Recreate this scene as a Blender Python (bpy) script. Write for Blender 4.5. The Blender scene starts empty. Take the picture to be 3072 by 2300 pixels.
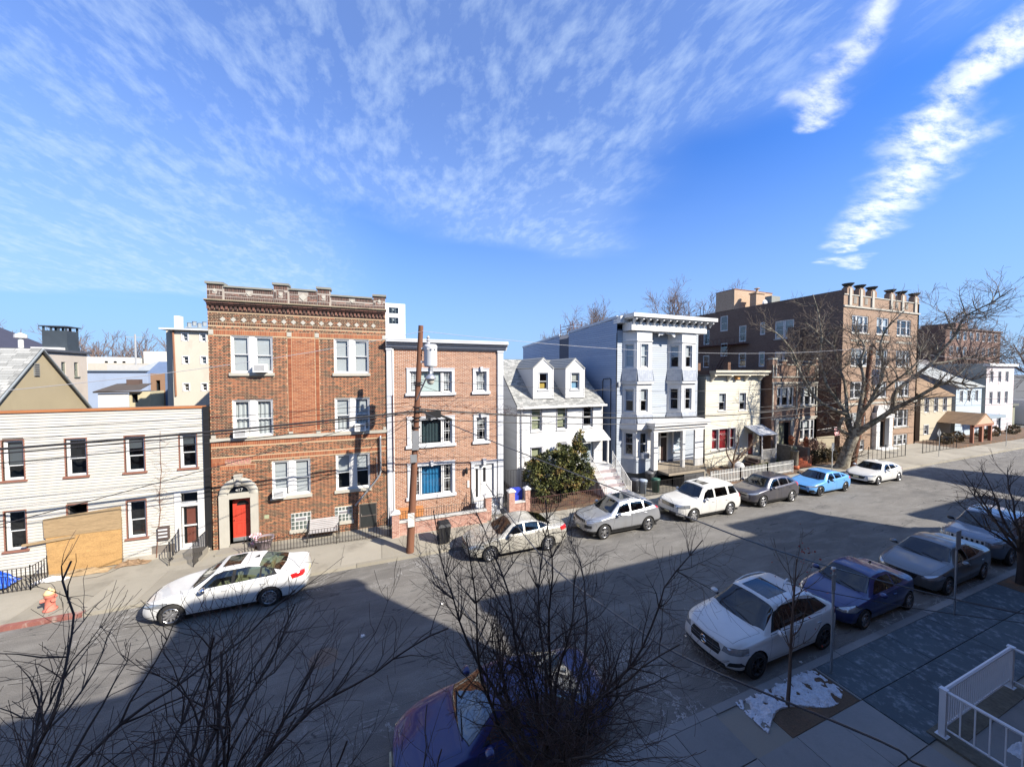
import bpy, math, random
import numpy as np
from mathutils import Vector, Matrix
rad = math.radians
random.seed(7)
S = bpy.context.scene
COL = S.collection
# ---------------------------------------------------------------- camera
cam_d = bpy.data.cameras.new("camera")
cam = bpy.data.objects.new("camera", cam_d); COL.objects.link(cam)
cam_d.sensor_width = 36.0
cam_d.lens = 36.0 * 1051.0 / 3072.0
cam_d.clip_start = 0.05; cam_d.clip_end = 3000
cam.location = (0, 0, 8.15)
cam.rotation_euler = (rad(90 - 1.725), 0, rad(-20.61))
S.camera = cam
# ---------------------------------------------------------------- sky, sun, exposure
SUN_EL, SUN_AZ = rad(35.4), math.atan2(0.63, -0.777)      # sun stands to the right, behind the camera
SUN_STRENGTH, SKY_STRENGTH, EXPOSURE = 5.0, 0.050, 1.15
sun_d = bpy.data.lights.new("sun", 'SUN'); sun_d.energy = SUN_STRENGTH; sun_d.angle = rad(0.53)
sun_d.color = (1.0, 0.93, 0.82)
sun = bpy.data.objects.new("sun", sun_d); COL.objects.link(sun)
sdir = Vector((math.sin(SUN_AZ) * math.cos(SUN_EL), math.cos(SUN_AZ) * math.cos(SUN_EL), math.sin(SUN_EL)))
sun.rotation_euler = sdir.to_track_quat('Z', 'Y').to_euler()
sun.location = (30, -40, 40)
S.view_settings.view_transform = 'Standard'; S.view_settings.look = 'None'
S.view_settings.exposure = EXPOSURE; S.view_settings.gamma = 1.0; S.view_settings.use_curve_mapping = False
S.cycles.max_bounces = 6; S.cycles.diffuse_bounces = 2; S.cycles.glossy_bounces = 3
S.cycles.transparent_max_bounces = 10; S.cycles.transmission_bounces = 4
S.cycles.use_denoising = True
S.cycles.sample_clamp_indirect = 6.0

class NT:
    """small node-tree helper"""
    def __init__(s, tree): s.t = tree; s.n = tree.nodes; s.l = tree.links
    def new(s, typ, **kw):
        n = s.n.new(typ)
        for k, v in kw.items(): setattr(n, k, v)
        return n
    def link(s, a, b): s.l.new(a, b)
    def math(s, op, a, b=None, c=None, clamp=False):
        n = s.new('ShaderNodeMath', operation=op, use_clamp=clamp)
        for i, v in enumerate((a, b, c)):
            if v is None: continue
            if isinstance(v, (int, float)): n.inputs[i].default_value = v
            else: s.link(v, n.inputs[i])
        return n.outputs[0]
    def mix(s, f, a, b, blend='MIX'):
        n = s.new('ShaderNodeMix', data_type='RGBA', blend_type=blend)
        for i, v in ((0, f), (6, a), (7, b)):
            if isinstance(v, (int, float)): n.inputs[i].default_value = v
            elif isinstance(v, (tuple, list)): n.inputs[i].default_value = (*v[:3], 1)
            else: s.link(v, n.inputs[i])
        return n.outputs[2]
    def noise(s, vec, scale, detail=4, rough=.55, dist=0):
        n = s.new('ShaderNodeTexNoise'); n.inputs['Scale'].default_value = scale
        n.inputs['Detail'].default_value = detail; n.inputs['Roughness'].default_value = rough
        n.inputs['Distortion'].default_value = dist
        if vec is not None: s.link(vec, n.inputs['Vector'])
        return n.outputs[0]
    def ramp(s, f, lo, hi, clamp=True):
        n = s.new('ShaderNodeMapRange'); n.clamp = clamp; n.interpolation_type = 'SMOOTHSTEP' if clamp else 'LINEAR'
        s.link(f, n.inputs[0]); n.inputs[1].default_value = lo; n.inputs[2].default_value = hi
        return n.outputs[0]
    def mapping(s, vec, scale=(1, 1, 1), loc=(0, 0, 0), rot=(0, 0, 0)):
        n = s.new('ShaderNodeMapping'); s.link(vec, n.inputs[0])
        n.inputs['Scale'].default_value = scale; n.inputs['Location'].default_value = loc; n.inputs['Rotation'].default_value = rot
        return n.outputs[0]

world = bpy.data.worlds.new("World"); S.world = world; world.use_nodes = True
w = NT(world.node_tree); w.n.clear()
sky = w.new('ShaderNodeTexSky', sky_type='NISHITA'); sky.sun_disc = False
sky.sun_elevation = SUN_EL; sky.sun_rotation = SUN_AZ
sky.air_density = 1.0; sky.dust_density = 0.6; sky.ozone_density = 2.0; sky.altitude = 10
tc = w.new('ShaderNodeTexCoord'); D = tc.outputs['Generated']
sep = w.new('ShaderNodeSeparateXYZ'); w.link(D, sep.inputs[0]); dx, dy, dz = sep.outputs
zz = w.math('MAXIMUM', w.math('ADD', dz, .06), .02)
px = w.math('DIVIDE', dx, zz); py = w.math('DIVIDE', dy, zz)
cmb = w.new('ShaderNodeCombineXYZ'); w.link(px, cmb.inputs[0]); w.link(py, cmb.inputs[1]); P = cmb.outputs[0]
warp = w.new('ShaderNodeTexNoise'); warp.inputs['Scale'].default_value = 1.1; warp.inputs['Detail'].default_value = 3; w.link(P, warp.inputs['Vector'])
vs = w.new('ShaderNodeVectorMath', operation='MULTIPLY_ADD'); w.link(warp.outputs['Color'], vs.inputs[0]); vs.inputs[1].default_value = (.22, .20, 0); w.link(P, vs.inputs[2])
PW = vs.outputs[0]
ripple = w.noise(w.mapping(PW, (1.9, 1.0, 1), rot=(0, 0, rad(28))), 10.0, 8, .62)
fine = w.noise(w.mapping(PW, (1.5, .8, 1), rot=(0, 0, rad(-12))), 3.4, 7, .62)
patch = w.noise(w.mapping(P, (.9, 1.3, 1), (1.7, .4, 0)), .8, 3, .5)
sheet = w.math('ADD', w.math('MULTIPLY', ripple, .48), w.math('MULTIPLY', fine, .60))
# the sheet of altocumulus lies over the left and the middle; a clear lane runs low towards the right
wob = w.math('MULTIPLY', w.math('SUBTRACT', patch, .5), 1.6)
pyw = w.math('ADD', py, wob); pxw = w.math('ADD', px, wob)
regA = w.math('MULTIPLY', w.ramp(pyw, 2.55, 1.75), w.ramp(pxw, 1.75, .8))
regB = w.math('MULTIPLY', w.ramp(px, .35, -.9), w.ramp(pyw, 4.6, 3.8))
reg = w.math('MAXIMUM', regA, regB)
cover = w.math('MULTIPLY', w.ramp(sheet, .30, .86), w.ramp(reg, .05, .95))
cover = w.math('MULTIPLY', cover, .80)
# haze of thin cirrus just under it
thin = w.math('MULTIPLY', w.ramp(reg, .0, .9), .24)
cover = w.math('MAXIMUM', cover, thin)
def streak(pts, width, seed, strength):
    """a cloud streak along a polyline in the cloud layer's own plane"""
    out = None
    wn = w.new('ShaderNodeTexNoise'); wn.inputs['Scale'].default_value = 4.5; wn.inputs['Detail'].default_value = 5; w.link(w.mapping(P, loc=(seed, 0, 0)), wn.inputs['Vector'])
    v2 = w.new('ShaderNodeVectorMath', operation='MULTIPLY_ADD'); w.link(wn.outputs['Color'], v2.inputs[0]); v2.inputs[1].default_value = (.30, .24, 0); w.link(P, v2.inputs[2])
    q = w.new('ShaderNodeVectorMath', operation='SUBTRACT'); w.link(v2.outputs[0], q.inputs[0]); q.inputs[1].default_value = (.15, .12, 0); Q = q.outputs[0]
    for (ax, ay, aw), (bx, by, bw) in zip(pts, pts[1:]):
        ab = (bx - ax, by - ay, 0); L2 = ab[0] ** 2 + ab[1] ** 2
        s1 = w.new('ShaderNodeVectorMath', operation='SUBTRACT'); w.link(Q, s1.inputs[0]); s1.inputs[1].default_value = (ax, ay, 0)
        dt = w.new('ShaderNodeVectorMath', operation='DOT_PRODUCT'); w.link(s1.outputs[0], dt.inputs[0]); dt.inputs[1].default_value = ab
        t = w.math('DIVIDE', dt.outputs['Value'], L2, clamp=True)
        sc = w.new('ShaderNodeVectorMath', operation='SCALE'); sc.inputs[0].default_value = ab; w.link(t, sc.inputs['Scale'])
        s2 = w.new('ShaderNodeVectorMath', operation='SUBTRACT'); w.link(s1.outputs[0], s2.inputs[0]); w.link(sc.outputs[0], s2.inputs[1])
        ln = w.new('ShaderNodeVectorMath', operation='LENGTH'); w.link(s2.outputs[0], ln.inputs[0])
        wd = w.math('MULTIPLY_ADD', t, bw - aw, aw)
        d = w.math('DIVIDE', ln.outputs['Value'], wd)
        out = d if out is None else w.math('MINIMUM', out, d)
    body = w.ramp(out, 1.4, .05)
    tex = w.noise(w.mapping(P, (1, 3.0, 1), rot=(0, 0, rad(52))), 6.0, 8, .66)
    m = w.math('MULTIPLY', body, w.math('ADD', w.ramp(tex, .30, .65), .10))
    return w.math('MULTIPLY', m, strength, clamp=True)

st1 = streak([(1.50, .34, .07), (1.74, .63, .10), (1.98, .70, .13), (2.26, .91, .15), (2.51, 1.11, .15), (2.72, 1.30, .13), (2.85, 1.36, .05)], 0, 3.1, 1.0)
st2 = streak([(1.12, .46, .05), (1.22, .59, .055), (1.31, .72, .06), (1.51, .84, .035)], 0, 7.7, .8)
st3 = streak([(3.30, 1.55, .05), (3.05, 1.50, .11), (2.96, 1.52, .08)], 0, 5.2, .7)
stk = w.math('MAXIMUM', st1, w.math('MAXIMUM', st2, st3))
hs = w.new('ShaderNodeHueSaturation'); hs.inputs['Saturation'].default_value = 1.25; hs.inputs['Value'].default_value = 1.0
w.link(sky.outputs[0], hs.inputs['Color'])
tint = w.mix(1.0, hs.outputs[0], (.50, 1.34, 2.45), 'MULTIPLY')
hor = w.mix(w.math('POWER', w.math('SUBTRACT', 1.0, w.ramp(dz, -.12, .66)), 1.0), tint, (3.9, 5.7, 8.7))
skyc = w.mix(w.math('MULTIPLY', cover, .88), hor, (6.6, 8.3, 10.6))
skyc = w.mix(w.math('MULTIPLY', stk, .85), skyc, (10.6, 11.3, 12.3))
bg = w.new('ShaderNodeBackground'); bg.inputs[1].default_value = SKY_STRENGTH; w.link(skyc, bg.inputs[0])
wo = w.new('ShaderNodeOutputWorld'); w.link(bg.outputs[0], wo.inputs[0])
world.cycles.sampling_method = 'MANUAL'; world.cycles.sample_map_resolution = 512
# ---------------------------------------------------------------- mesh helpers
CAM = (0, 0, 8.15)
ORG = {}
class MB:
    """collects geometry; build() links it as one mesh object"""
    def __init__(s): s.v = []; s.f = []; s.mi = []; s.var = []; s.cur = 0; s.cv = .5
    def face(s, pts):
        b = len(s.v); s.v.extend(pts); s.f.append(tuple(range(b, b + len(pts)))); s.mi.append(s.cur); s.var.append(s.cv)
    def quadgrid(s, rows, close=False):
        """rows: list of equally long point lists, shared vertices"""
        b = len(s.v); n = len(rows[0])
        for r in rows: s.v.extend(r)
        for i in range(len(rows) - 1):
            for j in range(n if close else n - 1):
                k = (j + 1) % n
                s.f.append((b + i * n + j, b + i * n + k, b + (i + 1) * n + k, b + (i + 1) * n + j)); s.mi.append(s.cur); s.var.append(s.cv)
    def hexa(s, c, skip=()):
        """8 corners: bottom 0-3 counter-clockwise seen from above, top 4-7"""
        b = len(s.v); s.v.extend(c)
        for k, q in enumerate(((0, 3, 2, 1), (4, 5, 6, 7), (0, 1, 5, 4), (1, 2, 6, 5), (2, 3, 7, 6), (3, 0, 4, 7))):
            if k in skip: continue
            s.f.append(tuple(b + i for i in q)); s.mi.append(s.cur); s.var.append(s.cv)
    def box(s, x0, x1, y0, y1, z0, z1, skip=()):
        s.hexa([(x0, y0, z0), (x1, y0, z0), (x1, y1, z0), (x0, y1, z0), (x0, y0, z1), (x1, y0, z1), (x1, y1, z1), (x0, y1, z1)], skip)
    def prism(s, poly, y0, y1, axis='y'):
        """poly of (a, b) extruded; axis y: (x, z), x: (y, z), z: (x, y)"""
        def P(a, b, c):
            return {'y': (a, c, b), 'x': (c, a, b), 'z': (a, b, c)}[axis]
        n = len(poly); A = [P(a, b, y0) for a, b in poly]; B = [P(a, b, y1) for a, b in poly]
        s.face(A); s.face(B[::-1])
        for i in range(n):
            j = (i + 1) % n; s.face([A[j], A[i], B[i], B[j]])
    def tube(s, path, radii, n=6, cap=True):
        path = [Vector(p) for p in path]
        if not hasattr(radii, '__len__'): radii = [radii] * len(path)
        rows = []; prev = None
        for i, p in enumerate(path):
            t = (path[min(i + 1, len(path) - 1)] - path[max(i - 1, 0)])
            if t.length < 1e-9: t = Vector((0, 0, 1))
            t.normalize()
            if prev is None:
                u = t.orthogonal().normalized()
            else:
                u = (prev - t * prev.dot(t))
                u = u.normalized() if u.length > 1e-6 else t.orthogonal().normalized()
            prev = u; v = t.cross(u)
            rows.append([tuple(p + (u * math.cos(a) + v * math.sin(a)) * radii[i]) for a in [2 * math.pi * k / n for k in range(n)]])
        s.quadgrid(rows, close=True)
        if cap and n > 3: s.face(rows[0][::-1]); s.face(rows[-1])
    def lathe(s, prof, c=(0, 0, 0), n=16, axis='z'):
        rows = []
        for r, h in prof:
            row = []
            for k in range(n):
                a = 2 * math.pi * k / n; x, y = r * math.cos(a), r * math.sin(a)
                row.append({'z': (c[0] + x, c[1] + y, c[2] + h), 'y': (c[0] + x, c[1] + h, c[2] - y), 'x': (c[0] + h, c[1] + x, c[2] + y)}[axis])
            rows.append(row)
        s.quadgrid(rows, close=True)
    def mesh(s, mats, smooth=False, org=(0, 0, 0), name="mesh"):
        me = bpy.data.meshes.new(name)
        v = np.array(s.v, dtype=np.float64).reshape(-1, 3) - np.array(org)
        me.from_pydata(v.tolist(), [], s.f)
        for m in (mats if isinstance(mats, (list, tuple)) else [mats]): me.materials.append(m)
        if len(me.polygons) == len(s.mi):
            me.polygons.foreach_set('material_index', s.mi)
            at = me.attributes.new("var", 'FLOAT', 'FACE'); at.data.foreach_set('value', s.var)
        if smooth: me.polygons.foreach_set('use_smooth', [True] * len(me.polygons))
        me.update()
        return me
    def build(s, name, mats, parent=None, smooth=False, **props):
        org = ORG.get(parent.name, (0, 0, 0)) if parent else (0, 0, 0)
        o = bpy.data.objects.new(name, s.mesh(mats, smooth, org, name)); COL.objects.link(o)
        if parent: o.parent = parent
        ORG[o.name] = org
        for k, val in props.items(): o[k] = val
        return o
def empty(name, loc, label=None, cat=None, group=None, rotz=0):
    o = bpy.data.objects.new(name, None); COL.objects.link(o); o.location = loc; o.rotation_euler = (0, 0, rotz)
    o.empty_display_size = .3
    ORG[o.name] = tuple(loc)
    if label: o['label'] = label; o['category'] = cat
    if group: o['group'] = group
    return o
def thing_mesh(mb, name, mats, label, cat, group=None, smooth=False):
    o = mb.build(name, mats, None, smooth); o['label'] = label; o['category'] = cat
    if group: o['group'] = group
    return o
def structure(mb, name, mats, parent=None, smooth=False):
    return mb.build(name, mats, parent, smooth, **({} if parent else {'kind': 'structure'}))
def copy_tree(o, loc, label, rotz=None):
    c = o.copy(); COL.objects.link(c); c.location = loc; c['label'] = label
    if rotz is not None: c.rotation_euler = (0, 0, rotz)
    for ch in list(o.children):
        d = ch.copy(); COL.objects.link(d); d.parent = c
        for g in list(ch.children):
            e = g.copy(); COL.objects.link(e); e.parent = d
    return c
def pieces(items, name, mat, parent, limit=290, inset=0.0):
    """items: (x0,x1,y0,y1,z0,z1,var) boxes; the nearest become objects of their own, sharing mesh data, the rest one mesh"""
    org = ORG.get(parent.name, (0, 0, 0)) if parent else (0, 0, 0)
    def key(i):
        return (((i[0] + i[1]) / 2 - CAM[0]) ** 2 + ((i[2] + i[3]) / 2 - CAM[1]) ** 2 + ((i[4] + i[5]) / 2 - CAM[2]) ** 2) / max(1e-4, (i[1] - i[0] + i[3] - i[2]) * (i[5] - i[4] + .3 * (i[3] - i[2]))) ** .6
    items = sorted(items, key=key); cache = {}
    for it in items[:limit]:
        x0, x1, y0, y1, z0, z1, var = it
        k = (round(x1 - x0, 3), round(y1 - y0, 3), round(z1 - z0, 3), round(var * 9))
        if k not in cache:
            mb = MB(); mb.cv = var; a, b, c = (x1 - x0) / 2, (y1 - y0) / 2, (z1 - z0) / 2
            mb.box(-a, a, -b, b, -c, c); cache[k] = mb.mesh(mat, name=name)
        o = bpy.data.objects.new(name, cache[k]); COL.objects.link(o); o.parent = parent
        o.location = ((x0 + x1) / 2 - org[0], (y0 + y1) / 2 - org[1], (z0 + z1) / 2 - org[2])
    if len(items) > limit:
        mb = MB()
        for x0, x1, y0, y1, z0, z1, var in items[limit:]:
            mb.cv = var; mb.box(x0, x1, y0, y1, z0, z1)
        o = mb.build(name + "s", mat, parent); o['kind'] = 'stuff'

# ---------------------------------------------------------------- materials
MATS = {}
def mat(name, col=(.5, .5, .5), rough=.7, var=.12, scale=2.5, fine=.08, fscale=30, bump=0., bscale=60, metal=0., spec=.4,
        coat=0., stretch=(1, 1, 1), palette=None, stain=None, stain_amt=.0, stain_scale=.6, world_co=False, emit=None):
    if name in MATS: return MATS[name]
    m = bpy.data.materials.new(name); m.use_nodes = True; t = NT(m.node_tree)
    b = t.n['Principled BSDF']; b.inputs['Roughness'].default_value = rough; b.inputs['Metallic'].default_value = metal
    b.inputs['Specular IOR Level'].default_value = spec
    if coat: b.inputs['Coat Weight'].default_value = coat; b.inputs['Coat Roughness'].default_value = .04
    if world_co: co = t.new('ShaderNodeNewGeometry').outputs['Position']
    else: co = t.new('ShaderNodeTexCoord').outputs['Object']
    mp = t.mapping(co, stretch)
    if palette:
        at = t.new('ShaderNodeAttribute'); at.attribute_name = 'var'
        cr = t.new('ShaderNodeValToRGB'); cr.color_ramp.interpolation = 'LINEAR'
        el = cr.color_ramp.elements
        for i, (p, c) in enumerate(palette):
            e = el[i] if i < 2 else el.new(p)
            e.position = p; e.color = (*c, 1)
        t.link(at.outputs['Fac'], cr.inputs[0]); base = cr.outputs[0]
    else:
        base = tuple(col)
    n1 = t.noise(mp, scale, 5, .6)
    f = t.math('ADD', t.math('MULTIPLY', t.math('SUBTRACT', n1, .5), var * 2.6), 1.0)
    if fine:
        n2 = t.noise(mp, fscale, 3, .6)
        f = t.math('ADD', f, t.math('MULTIPLY', t.math('SUBTRACT', n2, .5), fine * 2.6))
    cc = t.new('ShaderNodeVectorMath', operation='SCALE'); t.link(f, cc.inputs['Scale'])
    if isinstance(base, tuple): cc.inputs[0].default_value = base
    else: t.link(base, cc.inputs[0])
    c = cc.outputs[0]
    if stain:
        n3 = t.noise(t.mapping(mp, (1, 1, .45), (3, 1, 2)), stain_scale, 6, .65)
        c = t.mix(t.math('MULTIPLY', t.ramp(n3, .5, .72), stain_amt), c, stain)
    t.link(c, b.inputs['Base Color'])
    if bump:
        bn = t.new('ShaderNodeBump'); bn.inputs['Strength'].default_value = bump; bn.inputs['Distance'].default_value = .01
        t.link(t.noise(mp, bscale, 4, .6), bn.inputs['Height']); t.link(bn.outputs[0], b.inputs['Normal'])
    if emit: b.inputs['Emission Color'].default_value = (*emit, 1); b.inputs['Emission Strength'].default_value = 1
    MATS[name] = m
    return m
def glass(name, tint=(.5, .56, .6), alpha=.55, rough=.02, refl=1.0, wav=.0, ior=1.52):
    """window or car glass: partly transparent, mirrors the sky at grazing angles"""
    if name in MATS: return MATS[name]
    m = bpy.data.materials.new(name); m.use_nodes = True; t = NT(m.node_tree); t.n.clear()
    tr = t.new('ShaderNodeBsdfTransparent'); tr.inputs[0].default_value = (*[x * alpha for x in tint], 1)
    gl = t.new('ShaderNodeBsdfGlossy'); gl.inputs['Roughness'].default_value = rough; gl.inputs['Color'].default_value = (1, 1, 1, 1)
    lw = t.new('ShaderNodeLayerWeight'); lw.inputs['Blend'].default_value = .5
    f0 = ((ior - 1) / (ior + 1)) ** 2
    if wav:
        bn = t.new('ShaderNodeBump'); bn.inputs['Strength'].default_value = wav; bn.inputs['Distance'].default_value = .02
        t.link(t.noise(t.new('ShaderNodeTexCoord').outputs['Object'], 1.3, 2), bn.inputs['Height']); t.link(bn.outputs[0], gl.inputs['Normal'])
    f = t.math('MULTIPLY', t.math('ADD', t.math('MULTIPLY', t.math('POWER', lw.outputs['Facing'], 4), .8), f0 + .03), refl, clamp=True)
    mx = t.new('ShaderNodeMixShader'); t.link(f, mx.inputs[0]); t.link(tr.outputs[0], mx.inputs[1]); t.link(gl.outputs[0], mx.inputs[2])
    o = t.new('ShaderNodeOutputMaterial'); t.link(mx.outputs[0], o.inputs[0])
    MATS[name] = m
    return m
def flat_brick(name, c1, c2, mortar, scale=1.0, stretch=None, var=.12, stain=None, stain_amt=.3):
    """brickwork for walls too far off to tell the bricks apart; u runs along x + y so it suits both wall directions"""
    if name in MATS: return MATS[name]
    m = bpy.data.materials.new(name); m.use_nodes = True; t = NT(m.node_tree)
    b = t.n['Principled BSDF']; b.inputs['Roughness'].default_value = .85; b.inputs['Specular IOR Level'].default_value = .2
    pos = t.new('ShaderNodeNewGeometry').outputs['Position']; sp = t.new('ShaderNodeSeparateXYZ'); t.link(pos, sp.inputs[0])
    cb = t.new('ShaderNodeCombineXYZ'); t.link(t.math('ADD', sp.outputs[0], sp.outputs[1]), cb.inputs[0]); t.link(sp.outputs[2], cb.inputs[1])
    br = t.new('ShaderNodeTexBrick'); t.link(cb.outputs[0], br.inputs['Vector'])
    br.inputs['Scale'].default_value = scale; br.inputs['Brick Width'].default_value = .21; br.inputs['Row Height'].default_value = .072
    br.inputs['Mortar Size'].default_value = .009; br.inputs['Mortar Smooth'].default_value = .3; br.inputs['Bias'].default_value = 0
    br.inputs['Color1'].default_value = (*c1, 1); br.inputs['Color2'].default_value = (*c2, 1); br.inputs['Mortar'].default_value = (*mortar, 1)
    n1 = t.noise(pos, .35, 5, .6); n2 = t.noise(pos, 9, 4, .6)
    f = t.math('ADD', t.math('ADD', t.math('MULTIPLY', t.math('SUBTRACT', n1, .5), var * 3), 1), t.math('MULTIPLY', t.math('SUBTRACT', n2, .5), .35))
    cc = t.new('ShaderNodeVectorMath', operation='SCALE'); t.link(f, cc.inputs['Scale']); t.link(br.outputs['Color'], cc.inputs[0]); c = cc.outputs[0]
    if stain:
        n3 = t.noise(t.mapping(pos, (1, 1, .3)), .5, 6, .65); c = t.mix(t.math('MULTIPLY', t.ramp(n3, .48, .7), stain_amt), c, stain)
    t.link(c, b.inputs['Base Color'])
    MATS[name] = m
    return m
M_white = mat('white_paint', (.54, .53, .51), .45, .05, 1.5, .03)
M_vinyl = mat('white_vinyl', (.56, .56, .555), .4, .03, 1.5, .02)
M_room = mat('dark_room', (.018, .02, .022), .9, .2, 1.0, 0)
M_glass = glass('window_glass', tint=(.86, .9, .92), alpha=.92, wav=.25)
M_glassdark = glass('dark_window_glass', tint=(.7, .76, .8), alpha=.7, wav=.3, refl=1.5)
M_blind = mat('roller_blind', (.48, .48, .47), .8, .04, 1, .0)
M_blindwarm = mat('warm_roller_blind', (.45, .43, .37), .8, .04, 1, 0)
M_blindolive = mat('olive_blind', (.36, .36, .22), .8, .05, 1, 0)
M_curtain = mat('lace_curtain', (.50, .50, .48), .9, .2, 14, 0, stretch=(1, 1, .08))
M_black = mat('black_iron', (.012, .012, .013), .5, .1, 3, 0)
M_iron = mat('dark_iron_railing', (.02, .017, .016), .6, .25, 5, .1)
M_stone = mat('limestone_trim', (.36, .34, .29), .8, .12, 2.0, .08, bump=.2, stain=(.17, .155, .125), stain_amt=.5)
M_concrete = mat('concrete', (.22, .20, .165), .9, .10, .8, .06, 40, bump=.25, bscale=90, stain=(.13, .12, .10), stain_amt=.4, world_co=True)
M_mortar = mat('tan_mortar', (.40, .29, .18), .9, .1, 3, .1)
M_chrome = mat('chrome', (.75, .75, .76), .12, .02, 1, 0, metal=1)
M_steel = mat('galvanised_steel', (.42, .43, .44), .4, .1, 4, .05, metal=.7)
M_rubber = mat('tyre_rubber', (.022, .021, .020), .85, .2, 8, .1)
M_plastic = mat('black_plastic', (.018, .018, .019), .55, .1, 5, 0)
M_red = mat('red_paint', (.45, .05, .03), .4, .06, 2, .03)
M_wood = mat('weathered_wood', (.20, .13, .075), .85, .25, 2, .2, 12, stretch=(1, 1, .15))

# ---------------------------------------------------------------- facade helpers
class Fac:
    """a wall plane: u along the wall, d into it, z up"""
    def __init__(s, ox, oy, ux=1, uy=0): s.o = (ox, oy); s.u = (ux, uy); s.d = (-uy, ux)
    def p(s, u, d, z): return (s.o[0] + s.u[0] * u + s.d[0] * d, s.o[1] + s.u[1] * u + s.d[1] * d, z)
    def box(s, mb, u0, u1, d0, d1, z0, z1, skip=()):
        mb.hexa([s.p(u0, d0, z0), s.p(u1, d0, z0), s.p(u1, d1, z0), s.p(u0, d1, z0), s.p(u0, d0, z1), s.p(u1, d0, z1), s.p(u1, d1, z1), s.p(u0, d1, z1)], skip)
    def quad(s, mb, u0, u1, z0, z1, d):
        mb.face([s.p(u0, d, z0), s.p(u1, d, z0), s.p(u1, d, z1), s.p(u0, d, z1)])
FRONT = lambda y: Fac(0, y)                 # faces the street (-Y)
LEFTW = lambda x: Fac(x, 0, 0, -1)          # faces -X; u = -y
def subtract(u0, u1, z0, z1, ops):
    """free spans of the strip z0..z1 between the openings"""
    spans = [(u0, u1)]
    for a, b, c, d in ops:
        if c >= z1 - 1e-4 or d <= z0 + 1e-4: continue
        ns = []
        for s0, s1 in spans:
            if b <= s0 or a >= s1: ns.append((s0, s1)); continue
            if a > s0 + 1e-3: ns.append((s0, a))
            if b < s1 - 1e-3: ns.append((b, s1))
        spans = ns
    return spans
def wall(fac, u0, u1, z0, z1, ops, m, parent, name='wall', rev=.13, depth=.55, back=None, d=0., top=None):
    """front face with real openings, reveals and a dark niche behind each; back: close the block to this depth"""
    mb = MB(); zs = sorted({z0, z1, *[max(z0, min(z1, o[2])) for o in ops], *[max(z0, min(z1, o[3])) for o in ops]})
    for a, b in zip(zs, zs[1:]):
        for s0, s1 in subtract(u0, u1, a, b, ops): fac.quad(mb, s0, s1, a, b, d)
    for (a, b, c, e) in ops:
        for mi, d0, d1 in ((0, d, d + rev), (1, d + rev, depth)):
            mb.cur = mi
            mb.face([fac.p(a, d0, c), fac.p(b, d0, c), fac.p(b, d1, c), fac.p(a, d1, c)])
            mb.face([fac.p(a, d0, e), fac.p(a, d1, e), fac.p(b, d1, e), fac.p(b, d0, e)])
            mb.face([fac.p(a, d0, c), fac.p(a, d1, c), fac.p(a, d1, e), fac.p(a, d0, e)])
            mb.face([fac.p(b, d0, c), fac.p(b, d0, e), fac.p(b, d1, e), fac.p(b, d1, c)])
        mb.face([fac.p(a, depth, c), fac.p(b, depth, c), fac.p(b, depth, e), fac.p(a, depth, e)]); mb.cur = 0
    if back:
        mb.face([fac.p(u0, d, z0), fac.p(u0, d, z1), fac.p(u0, back, z1), fac.p(u0, back, z0)])
        mb.face([fac.p(u1, d, z0), fac.p(u1, back, z0), fac.p(u1, back, z1), fac.p(u1, d, z1)])
        mb.face([fac.p(u0, back, z0), fac.p(u0, back, z1), fac.p(u1, back, z1), fac.p(u1, back, z0)])
        mb.cur = 2
        zt = z1 if top is None else top
        mb.face([fac.p(u0, d, zt), fac.p(u1, d, zt), fac.p(u1, back, zt), fac.p(u0, back, zt)])
    return mb.build(name, [m, M_room, MATS.get('flat_roof') or mat('flat_roof', (.12, .12, .12), .9, .2, 1, .1)], parent)
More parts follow.
